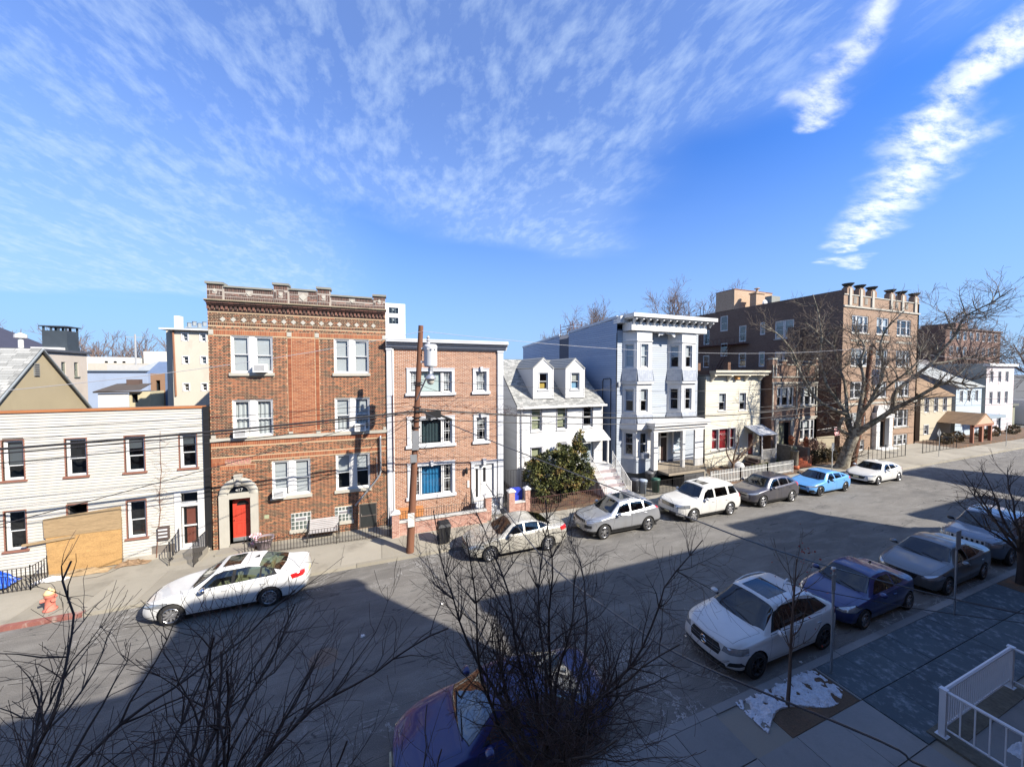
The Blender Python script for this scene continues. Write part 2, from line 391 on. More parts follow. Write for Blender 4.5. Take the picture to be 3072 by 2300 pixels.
def window(fac, a, b, c, e, parent, fm=None, kind='hung', case=0., casem=None, sill=0., sillm=None, blind=None, bm=None, inner=.05, d=.05, mid=None, gm=None, grid=0, proud=.03, curtain=None, label=None):
    """one window: frame with sashes > pane, blind, curtain, sill"""
    fm = fm or M_vinyl; gm = gm or M_glass; mb = MB()
    def fr(u0, u1, z0, z1, t, d0, d1):
        fac.box(mb, u0, u0 + t, d0, d1, z0, z1); fac.box(mb, u1 - t, u1, d0, d1, z0, z1)
        fac.box(mb, u0 + t, u1 - t, d0, d1, z0, z0 + t); fac.box(mb, u0 + t, u1 - t, d0, d1, z1 - t, z1)
    fr(a, b, c, e, inner, d, d + .08)
    i0, i1, j0, j1 = a + inner, b - inner, c + inner, e - inner
    panes = []
    if kind == 'hung':
        m_ = mid if mid is not None else (j0 + j1) / 2
        fr(i0, i1, m_ - .02, j1, .03, d + .02, d + .05); fr(i0, i1, j0, m_ + .02, .035, d + .05, d + .08)
        panes = [(i0 + .03, i1 - .03, m_ + .01, j1 - .03, d + .035), (i0 + .035, i1 - .035, j0 + .035, m_ - .015, d + .065)]
    elif kind == 'fixed':
        panes = [(i0, i1, j0, j1, d + .05)]
    if grid:
        for (p0, p1, q0, q1, dd) in panes:
            g = .012; iu = (p1 - p0) * .24; iz = (q1 - q0) * .2
            for u in (p0 + iu, p1 - iu): fac.box(mb, u - g / 2, u + g / 2, dd - .012, dd + .012, q0, q1)
            for z in (q0 + iz, q1 - iz): fac.box(mb, p0, p1, dd - .008, dd + .008, z - g / 2, z + g / 2)
    w_ = mb.build('window', fm, parent)
    if label: w_['label'] = label
    mb = MB()
    for p0, p1, q0, q1, dd in panes: fac.quad(mb, p0, p1, q0, q1, dd)
    mb.build('pane', gm, w_)
    if blind:
        mb = MB(); zb = e - inner - (e - c - 2 * inner) * blind
        fac.box(mb, i0, i1, d + .13, d + .135, zb, j1); mb.build('blind', bm or M_blind, w_)
    if curtain:
        mb = MB(); n = max(6, int((i1 - i0) / .05)); rows = [[], []]
        for k in range(n + 1):
            u = i0 + (i1 - i0) * k / n; dd = d + .17 + .025 * math.sin(k * 1.9)
            rows[0].append(fac.p(u, dd, j0)); rows[1].append(fac.p(u, dd, j1))
        mb.quadgrid(rows); mb.build('curtain', curtain, w_)
    if case:
        mb = MB(); cm = casem or fm
        fac.box(mb, a - case, a, -proud, .02, c, e + case); fac.box(mb, b, b + case, -proud, .02, c, e + case); fac.box(mb, a, b, -proud, .02, e, e + case)
        mb.build('casing', cm, w_)
    if sill:
        mb = MB(); ov = case + .05
        fac.box(mb, a - ov, b + ov, -proud - .04, .05, c - sill, c); mb.build('sill', sillm or fm, w_)
    return w_
def ac_unit(fac, a, b, c, e, parent, proj=.35):
    mb = MB(); fac.box(mb, a, b, -proj, .05, c, e); o = mb.build('air_conditioner', mat('ac_white', (.72, .71, .67), .5, .05), parent)
    mb = MB(); fac.quad(mb, a + .05, b - .05, c + .05, e - .05, -proj - .003)
    mb.build('coil', mat('ac_coil', (.22, .22, .22), .6, .1, 4, .4, 90), o)
    mb = MB()
    for k in range(8):
        z = c + .06 + (e - c - .12) * k / 7; fac.box(mb, a + .04, b - .04, -proj - .012, -proj - .005, z - .006, z + .006)
    mb.build('grille', M_vinyl, o)
    return o
def siding(fac, u0, u1, z0, z1, ops, m, parent, h=.115, name='siding_board', proud=.03, limit=290, zcut=None):
    """clapboards: every board is an object of its own, cut round the openings; zcut(z) narrows the wall (gables)"""
    n = max(1, round((z1 - z0) / h)); h = (z1 - z0) / n; segs = []
    for k in range(n):
        a, b = z0 + k * h, z0 + (k + 1) * h
        w0, w1 = zcut((a + b) / 2) if zcut else (u0, u1)
        if w1 - w0 < .03: continue
        for s0, s1 in subtract(w0, w1, a + .002, b - .002, ops):
            c = fac.p((s0 + s1) / 2, 0, a); dist = math.dist(c, CAM); segs.append((-(s1 - s0) / dist ** 2, s0, s1, a, b))
    segs.sort(); rest = MB()
    for i, (_, s0, s1, a, b) in enumerate(segs):
        mb = MB() if i < limit else rest
        mb.cv = random.random()
        mb.hexa([fac.p(s0, -proud, a), fac.p(s1, -proud, a), fac.p(s1, 0.02, a), fac.p(s0, 0.02, a),
                 fac.p(s0, -.006, b - .012), fac.p(s1, -.006, b - .012), fac.p(s1, .02, b - .012), fac.p(s0, .02, b - .012)])
        if i < limit: mb.build(name, m, parent)
    if rest.f: rest.build(name + 's', m, parent)['kind'] = 'stuff'
# ================================================================ ground, road, pavements
def asphalt():
    m = bpy.data.materials.new('asphalt'); m.use_nodes = True; t = NT(m.node_tree); b = t.n['Principled BSDF']
    b.inputs['Roughness'].default_value = .85; b.inputs['Specular IOR Level'].default_value = .25
    pos = t.new('ShaderNodeNewGeometry').outputs['Position']
    big = t.noise(t.mapping(pos, (.35, 1, 1)), .35, 5, .6); mid = t.noise(t.mapping(pos, (.5, 1.3, 1), (4, 2, 0)), 1.3, 6, .65); gr = t.noise(pos, 45, 3, .7)
    c = t.mix(t.ramp(big, .35, .65), (0.098, 0.092, 0.084), (0.129, 0.121, 0.109))
    c = t.mix(t.math('MULTIPLY', t.ramp(mid, .42, .70), .8), c, (0.156, 0.148, 0.134))
    c = t.mix(t.math('MULTIPLY', t.ramp(t.noise(t.mapping(pos, (.4, 1, 1), (9, 4, 0)), .9, 5, .6), .55, .7), .5), c, (0.058, 0.056, 0.055))
    # dried salt: thin pale veins, denser along the kerbs
    vn = t.noise(t.mapping(pos, (.7, 1, 1), (2, 7, 0)), 1.9, 7, .62, .6)
    vein = t.ramp(t.math('ABSOLUTE', t.math('SUBTRACT', vn, .5)), .016, .0)
    sp = t.new('ShaderNodeSeparateXYZ'); t.link(pos, sp.inputs[0]); y = sp.outputs[1]
    kerb = t.math('MAXIMUM', t.ramp(y, 10.2, 7.0), t.ramp(y, 13.4, 15.6))
    vein = t.math('MULTIPLY', vein, t.math('MULTIPLY', t.math('ADD', t.math('MULTIPLY', kerb, .85), .10), t.ramp(t.noise(pos, .55, 3), .42, .6)))
    c = t.mix(vein, c, (0.328, 0.320, 0.304))
    salt = t.math('MULTIPLY', t.math('MULTIPLY', t.ramp(t.noise(t.mapping(pos, (.35, 1.5, 1), (1, 1, 0)), 1.6, 7, .7), .50, .78), kerb), .55)
    c = t.mix(salt, c, (0.265, 0.257, 0.242))
    # long cracks and tar seams
    cr = t.noise(t.mapping(pos, (.12, .9, 1), (5, 3, 0)), 1.0, 4, .5)
    crack = t.ramp(t.math('ABSOLUTE', t.math('SUBTRACT', cr, .52)), .0035, .001)
    c = t.mix(t.math('MULTIPLY', crack, .7), c, (0.031, 0.031, 0.031))
    f = t.math('ADD', t.math('MULTIPLY', t.math('SUBTRACT', gr, .5), 1.5), 1)
    sc = t.new('ShaderNodeVectorMath', operation='SCALE'); t.link(c, sc.inputs[0]); t.link(t.math('MULTIPLY', f, 1.12), sc.inputs['Scale'])
    t.link(sc.outputs[0], b.inputs['Base Color'])
    bn = t.new('ShaderNodeBump'); bn.inputs['Strength'].default_value = .5; bn.inputs['Distance'].default_value = .012
    t.link(t.math('ADD', gr, t.math('MULTIPLY', mid, .8)), bn.inputs['Height']); t.link(bn.outputs[0], b.inputs['Normal'])
    return m
M_asphalt = asphalt()
M_ground = mat('far_ground', (.10, .095, .085), .95, .2, .05, .1, 1, world_co=True)
M_soil = mat('leafy_soil', (.10, .065, .04), .95, .35, 2, .4, 25, bump=.8, bscale=20, stain=(.24, .10, .035), stain_amt=.8, stain_scale=2.5, world_co=True)
def slabmat(name, a, b_, st):
    return mat(name, palette=[(0, a), (1, b_)], rough=.9, var=.14, scale=.9, fine=.10, fscale=35, bump=.25, bscale=70, stain=st, stain_amt=.5, stain_scale=.8, world_co=True)
M_slab = slabmat('pavement_concrete', (.22, .20, .16), (.29, .265, .215), (.13, .115, .09))
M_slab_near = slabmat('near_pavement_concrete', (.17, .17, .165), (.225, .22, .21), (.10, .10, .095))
M_slate = mat('bluestone_paving', palette=[(0, (.045, .06, .07)), (1, (.065, .085, .095))], rough=.75, var=.2, scale=1.2, fine=.15, fscale=30, bump=.3, bscale=60, stain=(.24, .27, .29), stain_amt=.7, stain_scale=5.0, world_co=True)
mb = MB(); mb.face([(-700, -700, -.06), (2500, -700, -.06), (2500, 2500, -.06), (-700, 2500, -.06)]); structure(mb, 'ground', M_ground)
mb = MB(); mb.box(-70, 260, 5.9, 15.93, -.3, 0); structure(mb, 'road', M_asphalt)
# far pavement
mb = MB(); mb.box(-70, 260, 15.92, 17.95, -.3, .112); far_pv = structure(mb, 'pavement', M_concrete)
mb = MB(); x = -25.
while x < 130:
    mb.cv = random.random(); mb.box(x, x + 2.98, 15.78, 15.95, -.1, .128); x += 3
mb.build('kerb', M_slab, far_pv)
its = []; x = -14.6
for k in range(52):
    wd = 1.62; its.append((x + .008, x + wd - .008, 15.96, 17.93, .09, .131, random.random())); x += wd
pieces(its, 'slab', M_slab, far_pv)
mb = MB(); mb.box(-15.5, -9.4, 15.775, 15.955, .0, .134); mb.build('red_kerb', mat('faded_red_kerb', (.20, .075, .06), .8, .3, 3, .2, stain=(.35, .31, .26), stain_amt=.8, stain_scale=3), far_pv)
# forecourts
mb = MB(); mb.box(-20, -7.2, 17.95, 19.44, -.2, .12); mb.box(-7.19, .44, 17.96, 19.44, -.2, .125); structure(mb, 'forecourt', M_slab)
mb = MB(); mb.box(.45, 7.6, 17.96, 19.46, -.2, .16); structure(mb, 'forecourt', M_concrete)
mb = MB(); mb.box(15.6, 20.3, 17.95, 21.1, -.2, .12); structure(mb, 'forecourt', M_concrete)
mb = MB(); mb.box(40.6, 57.4, 17.95, 21.1, -.2, .14); mb.box(32.3, 40.58, 17.95, 18.75, -.2, .135); structure(mb, 'forecourt', M_slab)
mb = MB(); mb.box(7.62, 15.58, 17.95, 21.6, -.2, .15); mb.box(23.1, 32.2, 17.95, 21.6, -.2, .14); mb.box(34.6, 40.5, 18.76, 20.9, -.2, .15); mb.box(57.5, 90, 18.3, 21.6, -.2, .13); structure(mb, 'garden_soil', M_soil)
# near pavement
mb = MB(); mb.box(-30, 60, -.6, 5.86, -.3, .10); near_pv = structure(mb, 'pavement', M_concrete)
mb = MB(); x = -12.
while x < 34:
    mb.cv = random.random(); mb.box(x, x + 2.4, 5.80, 5.98, -.1, .132); x += 2.42
mb.build('kerb', M_slab_near, near_pv)
its = []; its2 = []
rows = [(1.2, 2.45), (2.47, 3.68), (3.70, 4.80), (4.82, 5.79)]
for r, (a, b) in enumerate(rows):
    x = -7.6
    while x < 11.0:
        wd = 1.24 if r % 2 else 1.24
        if not (r == 3 and x + wd > 8.5 and x < 10.8): its.append((x + .007, min(x + wd, 11.03) - .007, a, b, .06, .131 + random.uniform(-.004, .004), random.random()))
        x += wd
    x = 11.03; k = 0
    while x < 27:
        wd = 1.13
        if not (r < 2 and x < 17): its2.append((x + .008, x + wd - .008, a, b, .06, .132 + random.uniform(-.004, .004), random.random()))
        x += wd
its.append((10.96, 11.02, 4.82, 5.79, .06, .131, .5))
pieces(its, 'slab', M_slab_near, near_pv); pieces(its2, 'slab', M_slate, near_pv)
mb = MB(); mb.box(8.44, 10.94, 4.83, 5.78, .02, .115); structure(mb, 'tree_pit_soil', M_soil)
# crusted snow in the tree pit
def snow_patch(name, x0, x1, y0, y1, z, h, keep, seed, n=46):
    mb = MB(); rs = random.Random(seed); G = [[None] * (n + 1) for _ in range(n + 1)]
    from mathutils import noise as mn
    for i in range(n + 1):
        for j in range(n + 1):
            x = x0 + (x1 - x0) * i / n; y = y0 + (y1 - y0) * j / n
            v = mn.fractal(Vector((x * 2.3 + seed, y * 2.3, 0)), .8, 2.1, 5); v2 = mn.fractal(Vector((x * 9, y * 6, 3)), .7, 2.2, 3)
            edge = min(i, n - i, j, n - j) / (n * .14)
            hh = h * (min(1, edge) * (.55 + .8 * v) + .5 * v2) - h * (1 - keep(x, y)) * 2.5
            G[i][j] = (x, y, z + hh)
    for i in range(n):
        for j in range(n):
            q = [G[i][j], G[i + 1][j], G[i + 1][j + 1], G[i][j + 1]]
            if max(p[2] for p in q) > z: mb.face(q)
    o = mb.build(name, mat('old_snow', (.50, .52, .56), .8, .2, 5, .25, 40, bump=.5, bscale=50), None, True, kind='stuff'); o['label'] = 'crusted old snow lying in the tree pit'
    return o
from mathutils import noise as mnz
snow_patch('snow', 8.0, 10.9, 4.95, 5.86, .118, .075, lambda x, y: min(1, max(0, 1.45 - 1.5 * abs(mnz.noise(Vector((x * 3.1, y * 3.7, 1))))) * (1 if y > 5.15 + .2 * math.sin(x * 2.3) else .1) + .35 * mnz.noise(Vector((x * 9, y * 9, 4)))), 3, 110)
# manhole cover, litter
mb = MB(); mb.lathe([(0, .008), (.36, .008), (.38, .004)], (-1.6, 11.05, 0), 28)
for k in range(-4, 5):
    L = math.sqrt(max(0, .33 ** 2 - (k * .07) ** 2)); mb.box(-1.6 - L, -1.6 + L, 11.05 + k * .07 - .012, 11.05 + k * .07 + .012, .007, .013)
thing_mesh(mb, 'manhole_cover', mat('worn_cast_iron', (.16, .14, .12), .6, .2, 6, .2, metal=.4), 'round ribbed manhole cover set in the road before the red door building', 'manhole cover')
M_litter = mat('litter_paper', (.75, .73, .70), .8, .1, 6, .1)
for x, y, s_, lb in ((-.6, 11.55, .09, 'crumpled scrap of white paper on the road beyond the manhole cover'), (1.95, 12.2, .08, 'flattened white paper cup on the sunlit road before the bare bush'), (11.0, 6.15, .06, 'small white scrap beside the wheel of the white compact crossover')):
    mb = MB(); rs = random.Random(x)
    for k in range(5):
        a = k * 1.3; mb.face([(x + s_ * math.cos(a + q * 2.1) * rs.uniform(.5, 1), y + s_ * math.sin(a + q * 2.1) * rs.uniform(.5, 1), .005 + rs.uniform(0, s_ * .6)) for q in range(3)])
    thing_mesh(mb, 'paper_scrap', M_litter, lb, 'litter')

# ================================================================ our own side of the street (casts the big shadows)
M_row = flat_brick('row_brick', (.20, .09, .06), (.26, .12, .08), (.30, .27, .23), 1, stain=(.08, .06, .05))
M_row2 = flat_brick('row_brick_tan', (.34, .27, .19), (.40, .33, .24), (.42, .39, .34), 1)
def row_house(x0, x1, H, label, m, nfl, depth=11, yf=-.7, stoop=True):
    e = empty('row_house', ((x0 + x1) / 2, yf, 0), label, 'house', 'row houses behind the near pavement')
    f = Fac(0, yf, -1, 0); ops = []; nw = max(2, int((x1 - x0) / 2.4)); st = H / nfl
    for k in range(nfl):
        for i in range(nw):
            c = -x1 + (x1 - x0) * (i + .5) / nw; z = .9 + k * (H - 1.2) / nfl
            ops.append((c - .45, c + .45, z, z + 1.55))
    wall(f, -x1, -x0, -.05, H - .5, ops, m, e, back=depth, top=H - .5)
    for o in ops: window(f, *o, e, sill=.08, sillm=M_stone)
    mb = MB(); f.box(mb, -x1 - .0, -x0 + .0, -.28, .3, H - .5, H); f.box(mb, -x1, -x0, .3, depth, H - .5, H - .42); mb.build('cornice', M_stone, e)
row_house(-22, 5.95, 11.0, 'long brick row house under our own viewpoint, tall stone cornice', M_row, 3)
row_house(5.96, 11.5, 14.1, 'tall brick row house standing beside the narrow gap', M_row2, 4)
row_house(13.2, 28.3, 11.35, 'wide brick row house behind the white railing', M_row, 3)
row_house(28.4, 34.4, 12.6, 'brown brick row house a little taller than its neighbours', M_row2, 4)
row_house(37.3, 46.3, 10.2, 'low brick row house across from the castellated flats', M_row, 3)
row_house(52.0, 57.5, 14.6, 'narrow tall row house far up the near side', M_row2, 4)
row_house(59.5, 66.0, 11.2, 'red row house near the far bend of the street', M_row, 3)
row_house(70.0, 84.0, 13.2, 'last big row house on the near side', M_row2, 4)

# ================================================================ white clapboard house with the boarded window
M_clap = mat('cream_clapboard', palette=[(0, (.41, .395, .35)), (1, (.45, .43, .39))], rough=.6, var=.05, scale=1.2, fine=.03, stain=(.36, .33, .28), stain_amt=.35, stain_scale=1.0, world_co=True)
M_brownfr = mat('brown_window_trim', (.22, .10, .07), .7, .15, 3, .1)
M_ply = mat('osb_plywood', (.36, .215, .085), .85, .25, 3, .4, 24, stretch=(1, 1, 2.2), bump=.3)
M_plyold = mat('grey_weathered_plywood', (.27, .19, .105), .9, .3, 2, .4, 14, stretch=(.5, 1, 5), bump=.4)
F = FRONT(19.4)
h = empty('clapboard_house', (-11, 19.4, 0), 'long cream clapboard house with a boarded-up front window and orange roof edge', 'house')
UP = [(-13.60, -13.03, 4.0, 5.55), (-11.85, -11.24, 3.98, 5.5), (-10.05, -9.43, 3.97, 5.48), (-8.25, -7.66, 3.97, 5.45), (-15.4, -14.8, 4.0, 5.56)]
G1 = (-13.62, -13.05, 1.25, 2.8); G3 = (-10.05, -9.44, 1.15, 2.74); HOLE = (-11.88, -11.25, 2.35, 2.84)
TR = (-8.34, -7.56, 2.40, 2.88); DR = (-8.26, -7.66, .42, 2.28)
ops = UP + [G1, G3, HOLE, TR, DR]
wall(F, -19, -7.27, .05, 6.62, ops, mat('clapboard_shadow_backing', (.16, .14, .12), .8), h, back=1.3, top=6.3)  # dark backing colour imitates the shadow line under each board
siding(F, -19, -7.27, .22, 6.6, ops + [(-12.5, -10.22, .05, 2.1), (-9.3, -7.3, .05, .62)], M_clap, h, .118)
for i, o in enumerate(UP + [G1, G3]):
    window(F, *o, h, fm=M_vinyl, case=.035, casem=M_brownfr, sill=.07, sillm=M_brownfr, blind=[.62, 0, .35, .3, .5, 0, 0][i], bm=mat('grey_shade', (.28, .28, .28), .8, .05), gm=M_glassdark, mid=o[2] + (o[3] - o[2]) * [.36, .47, .45, .46, .45, .48, .48][i])
window(F, *TR, h, kind='fixed', case=.1, gm=M_glassdark)
mb = MB(); F.box(mb, -11.9, -11.87, -.03, .02, 2.3, 2.85); F.box(mb, -11.28, -11.25, -.03, .02, 2.3, 2.85); F.box(mb, -11.87, -11.28, -.03, .02, 2.82, 2.85); mb.build('window_opening_trim', M_brownfr, h)
mb = MB()
mb.hexa([F.p(-12.44, -.10, .62), F.p(-10.24, -.10, .66), F.p(-10.24, -.02, .66), F.p(-12.44, -.02, .62), F.p(-12.47, -.10, 1.62), F.p(-10.24, -.10, 1.66), F.p(-10.24, -.02, 1.66), F.p(-12.47, -.02, 1.62)])
mb.hexa([F.p(-12.42, -.09, .12), F.p(-10.26, -.09, .16), F.p(-10.26, -.02, .16), F.p(-12.42, -.02, .12), F.p(-12.44, -.09, .62), F.p(-10.24, -.09, .66), F.p(-10.24, -.02, .66), F.p(-12.44, -.02, .62)])
mb.build('plywood_sheet', M_ply, h)
mb = MB()
mb.hexa([F.p(-12.50, -.115, 1.62), F.p(-10.23, -.115, 1.64), F.p(-10.23, -.02, 1.64), F.p(-12.50, -.02, 1.62), F.p(-12.52, -.115, 2.36), F.p(-10.23, -.115, 2.58), F.p(-10.23, -.02, 2.58), F.p(-12.52, -.02, 2.36)])
mb.build('plywood_sheet', M_plyold, h, label='grey weathered upper plywood sheet')
mb = MB(); mb.hexa([F.p(-13.1, -.16, 1.40), F.p(-11.6, -.16, 1.52), F.p(-11.6, -.11, 1.52), F.p(-13.1, -.11, 1.40), F.p(-13.1, -.16, 1.49), F.p(-11.6, -.16, 1.61), F.p(-11.6, -.11, 1.61), F.p(-13.1, -.11, 1.49)]); mb.build('brace_board', M_plyold, h)
mb = MB(); F.box(mb, -19, -7.30, -.07, .06, 6.60, 6.70); mb.build('roof_edging', mat('orange_brown_flashing', (.33, .13, .05), .6, .2, 1.2, .1, world_co=True), h)
mb = MB(); F.box(mb, -7.38, -7.17, -.10, .05, .35, 6.66); mb.build('downpipe_chase', M_black, h)
d = MB(); F.box(d, DR[0], DR[1], .04, .09, .42, .58); F.box(d, DR[0], DR[0] + .05, .04, .09, .58, 2.28); F.box(d, DR[1] - .05, DR[1], .04, .09, .58, 2.28); F.box(d, DR[0] + .05, DR[1] - .05, .04, .09, 2.22, 2.28); F.box(d, DR[0] + .05, DR[1] - .05, .04, .09, 1.36, 1.42)
dr = d.build('storm_door', M_white, h); mb = MB(); F.quad(mb, DR[0] + .05, DR[1] - .05, .58, 2.22, .07); mb.build('pane', M_glass, dr)
mb = MB(); F.box(mb, DR[0] + .12, DR[1] - .16, .16, .2, .42, 2.2); mb.build('inner_door', mat('brown_door', (.20, .055, .035), .5, .1), dr)
mb = MB(); F.box(mb, -8.48, DR[0], -.05, .03, .42, 2.98); F.box(mb, DR[1], -7.42, -.05, .03, .42, 2.98); F.box(mb, DR[0], DR[1], -.05, .03, 2.28, 2.40); F.box(mb, -8.48, -7.42, -.10, .03, .34, .42)
mb.build('door_surround', M_white, h)
mb = MB(); F.box(mb, -9.04, -8.66, -.13, .02, .95, 1.5); o = mb.build('air_conditioner', mat('ac_brown', (.07, .05, .045), .6, .1), h)
mb = MB()
for k in range(3): F.box(mb, -9.0, -8.70, -.16, -.13, 1.06 + k * .15, 1.12 + k * .15)
mb.build('louvre', mat('grey_louvre', (.5, .5, .5), .5, .1), o)
mb = MB(); F.box(mb, -10.2, -7.3, -.04, .03, .12, .34); mb.build('plinth', mat('grey_plinth', (.32, .29, .24), .9, .2, 2, .2), h)
mb = MB(); F.box(mb, -8.35, -7.3, -.95, -.12, .12, .27); F.box(mb, -8.35, -7.3, -.62, -.12, .27, .40); mb.build('step', M_concrete, h)
# dried creeper on the wall
mb = MB(); rs = random.Random(5); pth = [(-9.12, 19.34, .2)]
for k in range(16): pth.append((pth[-1][0] + rs.uniform(-.03, .045), 19.35, .2 + (k + 1) * .34))
mb.tube(pth, [.016 - .0007 * k for k in range(17)], 4)
for k in range(40):
    p0 = pth[rs.randrange(3, 16)]; x, z = p0[0], p0[2]; q = [p0]
    sx_ = rs.choice((-1, 1)) * rs.uniform(.04, .16)
    for i in range(5): x += sx_ * rs.uniform(.3, 1.2); z += rs.uniform(-.10, .16); q.append((x, 19.33 + rs.uniform(-.02, .03), z))
    mb.tube(q, [.006, .005, .004, .003, .002, .0015], 3)
thing_mesh(mb, 'dry_creeper', mat('dry_vine', (.16, .075, .045), .9, .2, 6, .1), 'dry reddish creeper stem climbing the cream clapboard wall', 'creeper')
def railing(name, pts, H, label, m=M_iron, cat='railing', group=None, gap=.115, r=.009, post=.016, zf=lambda x, y: .13, rails=(.06, None), spear=False, hoop=False):
    """pts: plan polyline; pickets, rails and posts are parts"""
    e = empty(name, (pts[0][0], pts[0][1], zf(*pts[0][:2])), label, cat, group)
    pk = MB(); rl = MB(); po = MB(); n_p = 0; boxes = []
    for (x0, y0), (x1, y1) in zip(pts, pts[1:]):
        L = math.hypot(x1 - x0, y1 - y0); n = max(1, round(L / gap)); z0, z1 = zf(x0, y0), zf(x1, y1)
        for zz in rails:
            hz = H - .03 if zz is None else zz
            rl.tube([(x0, y0, z0 + hz), (x1, y1, z1 + hz)], r * 1.35, 4)
        for i in range(n + 1):
            t = i / n; x = x0 + (x1 - x0) * t; y = y0 + (y1 - y0) * t; z = z0 + (z1 - z0) * t
            if i in (0, n): po.tube([(x, y, z), (x, y, z + H + .05)], post, 4)
            else: boxes.append((x - r, x + r, y - r, y + r, z + .04, z + H + (.06 if spear else -.02), .5))
    rl.build('rail', m, e); po.build('post', m, e)
    pieces(boxes, 'picket', m, e, limit=120)
    return e
railing('iron_railing', [(-8.3, 18.45), (-8.3, 19.25)], .95, 'black iron stoop railing at the storm door of the clapboard house', zf=lambda x, y: .13 + max(0, y - 18.4) * .3)
railing('iron_railing', [(-7.32, 18.0), (-7.32, 19.3)], 1.05, 'dark iron gate railing between clapboard and red door buildings', zf=lambda x, y: .13, gap=.09)
railing('iron_railing', [(-15.2, 18.2), (-12.2, 18.2), (-12.2, 18.9)], .9, 'thin black iron railing round the blue tarpaulin', zf=lambda x, y: .12)
def crumple(name, m, c, sx_, sy_, sz_, seed, label, cat, n=12):
    mb = MB(); rs = random.Random(seed); rows = []
    for i in range(n + 1):
        row = []
        for j in range(n + 1):
            u, v = i / n * 2 - 1, j / n * 2 - 1; k = max(0, 1 - u * u) * max(0, 1 - v * v)
            row.append((c[0] + u * sx_ + rs.uniform(-.03, .03), c[1] + v * sy_ + rs.uniform(-.03, .03), c[2] + sz_ * k * rs.uniform(.4, 1.15) + rs.uniform(0, .02)))
        rows.append(row)
    mb.quadgrid(rows); return thing_mesh(mb, name, m, label, cat)
crumple('tarpaulin', mat('blue_tarp', (.02, .10, .55), .45, .2, 4, .05), (-13.75, 18.75, .25), .75, .35, .75, 3, 'crumpled bright blue tarpaulin heaped behind the thin iron railing', 'tarpaulin')
crumple('debris_pile', M_plyold, (-11.3, 19.0, .13), .9, .22, .18, 8, 'low heap of broken boards under the plywood sheets', 'rubble')
crumple('debris_pile', mat('white_rag', (.62, .60, .58), .8, .15, 5, .1), (-12.0, 18.75, .13), .5, .15, .14, 9, 'torn white sheeting beside the broken boards', 'rubble')
crumple('debris_pile', M_wood, (-9.8, 19.15, .13), .55, .15, .22, 10, 'brown rotten boards under the dark ground-floor window', 'rubble')
mb = MB(); mb.box(-15.6, -14.35, 18.5, 19.2, .12, 1.1); mb.box(-15.5, -14.45, 18.47, 18.5, .3, .95)
thing_mesh(mb, 'storage_crate', mat('dark_grey_crate', (.045, .042, .04), .8, .4, 3, .3), 'dark grey crate at the edge of the picture beside the blue tarpaulin', 'crate')
# fire hydrant, weathered red with pale top
hy = empty('fire_hydrant', (-10.55, 16.4, .13), 'weathered pink-red fire hydrant with a sand coloured cap near the red kerb', 'hydrant')
mb = MB(); mb.lathe([(0, 0), (.17, 0), (.17, .05), (.12, .07), (.105, .45), (.13, .47), (.13, .52), (.10, .54)], (-10.55, 16.4, .13), 14); mb.build('barrel', mat('faded_hydrant_red', (.45, .14, .10), .8, .25, 6, .2), hy, True)
mb = MB(); mb.lathe([(.10, .54), (.145, .55), (.13, .62), (.07, .70), (.03, .72), (.03, .76), (0, .77)], (-10.55, 16.4, .13), 14); mb.build('bonnet', mat('sand_paint', (.60, .42, .22), .7, .2, 6, .1), hy, True)
for a in (0, 2.1, 4.2):
    mb = MB(); dx_, dy_ = math.cos(a - .6), math.sin(a - .6)
    mb.tube([(-10.55 + dx_ * .09, 16.4 + dy_ * .09, .50), (-10.55 + dx_ * .2, 16.4 + dy_ * .2, .50)], [.055, .06], 8); mb.build('nozzle', MATS['faded_hydrant_red'], hy)
# ================================================================ the tall brick apartment house with the red door
BR = [(0, (.035, .022, .016)), (.25, (.07, .030, .018)), (.5, (.19, .055, .025)), (.75, (.26, .080, .034)), (1, (.33, .125, .055))]
M_brick = mat('orange_red_brick', palette=BR, rough=.8, var=.12, scale=.8, fine=.12, fscale=30, world_co=True)
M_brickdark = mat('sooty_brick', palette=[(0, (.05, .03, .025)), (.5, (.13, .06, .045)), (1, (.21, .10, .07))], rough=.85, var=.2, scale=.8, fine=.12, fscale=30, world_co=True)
M_white_mortar = mat('pale_mortar', (.50, .45, .38), .9, .1, 3, .1)
def brick_items(fac, u0, u1, z0, z1, ops, bond='flemish', L=.203, H=.0545, J=.0145, base=.5, spread=.5, proud=.005, bump=lambda u, z: 0, rng=random):
    out = []; row = 0; z = z0
    while z + H <= z1 + .002:
        per = (L + J) if bond == 'stretcher' else (L + J + (L - J) / 2 + J); u = u0 - rng.uniform(0, .02) - per * (.5 if row % 2 else .02); hd = False
        while u < u1:
            head = False
            if bond == 'flemish': head = hd; hd = not hd
            ln = (L - J) / 2 if head else L
            a, b = max(u, u0), min(u + ln, u1)
            if b - a > .03:
                for s0, s1 in subtract(a, b, z, z + H, ops):
                    if s1 - s0 > .03:
                        v = rng.uniform(.0, .22) if head and rng.random() < .95 else min(1, max(0, base + rng.gauss(0, .5) * spread))
                        out.append((s0, s1, z, z + H, v))
            u += ln + J
        z += H + J + (.0); row += 1
    return [(a, b, fac.o[1] - proud + bump(a, c), fac.o[1] + .004, c, d, v) for a, b, c, d, v in out]
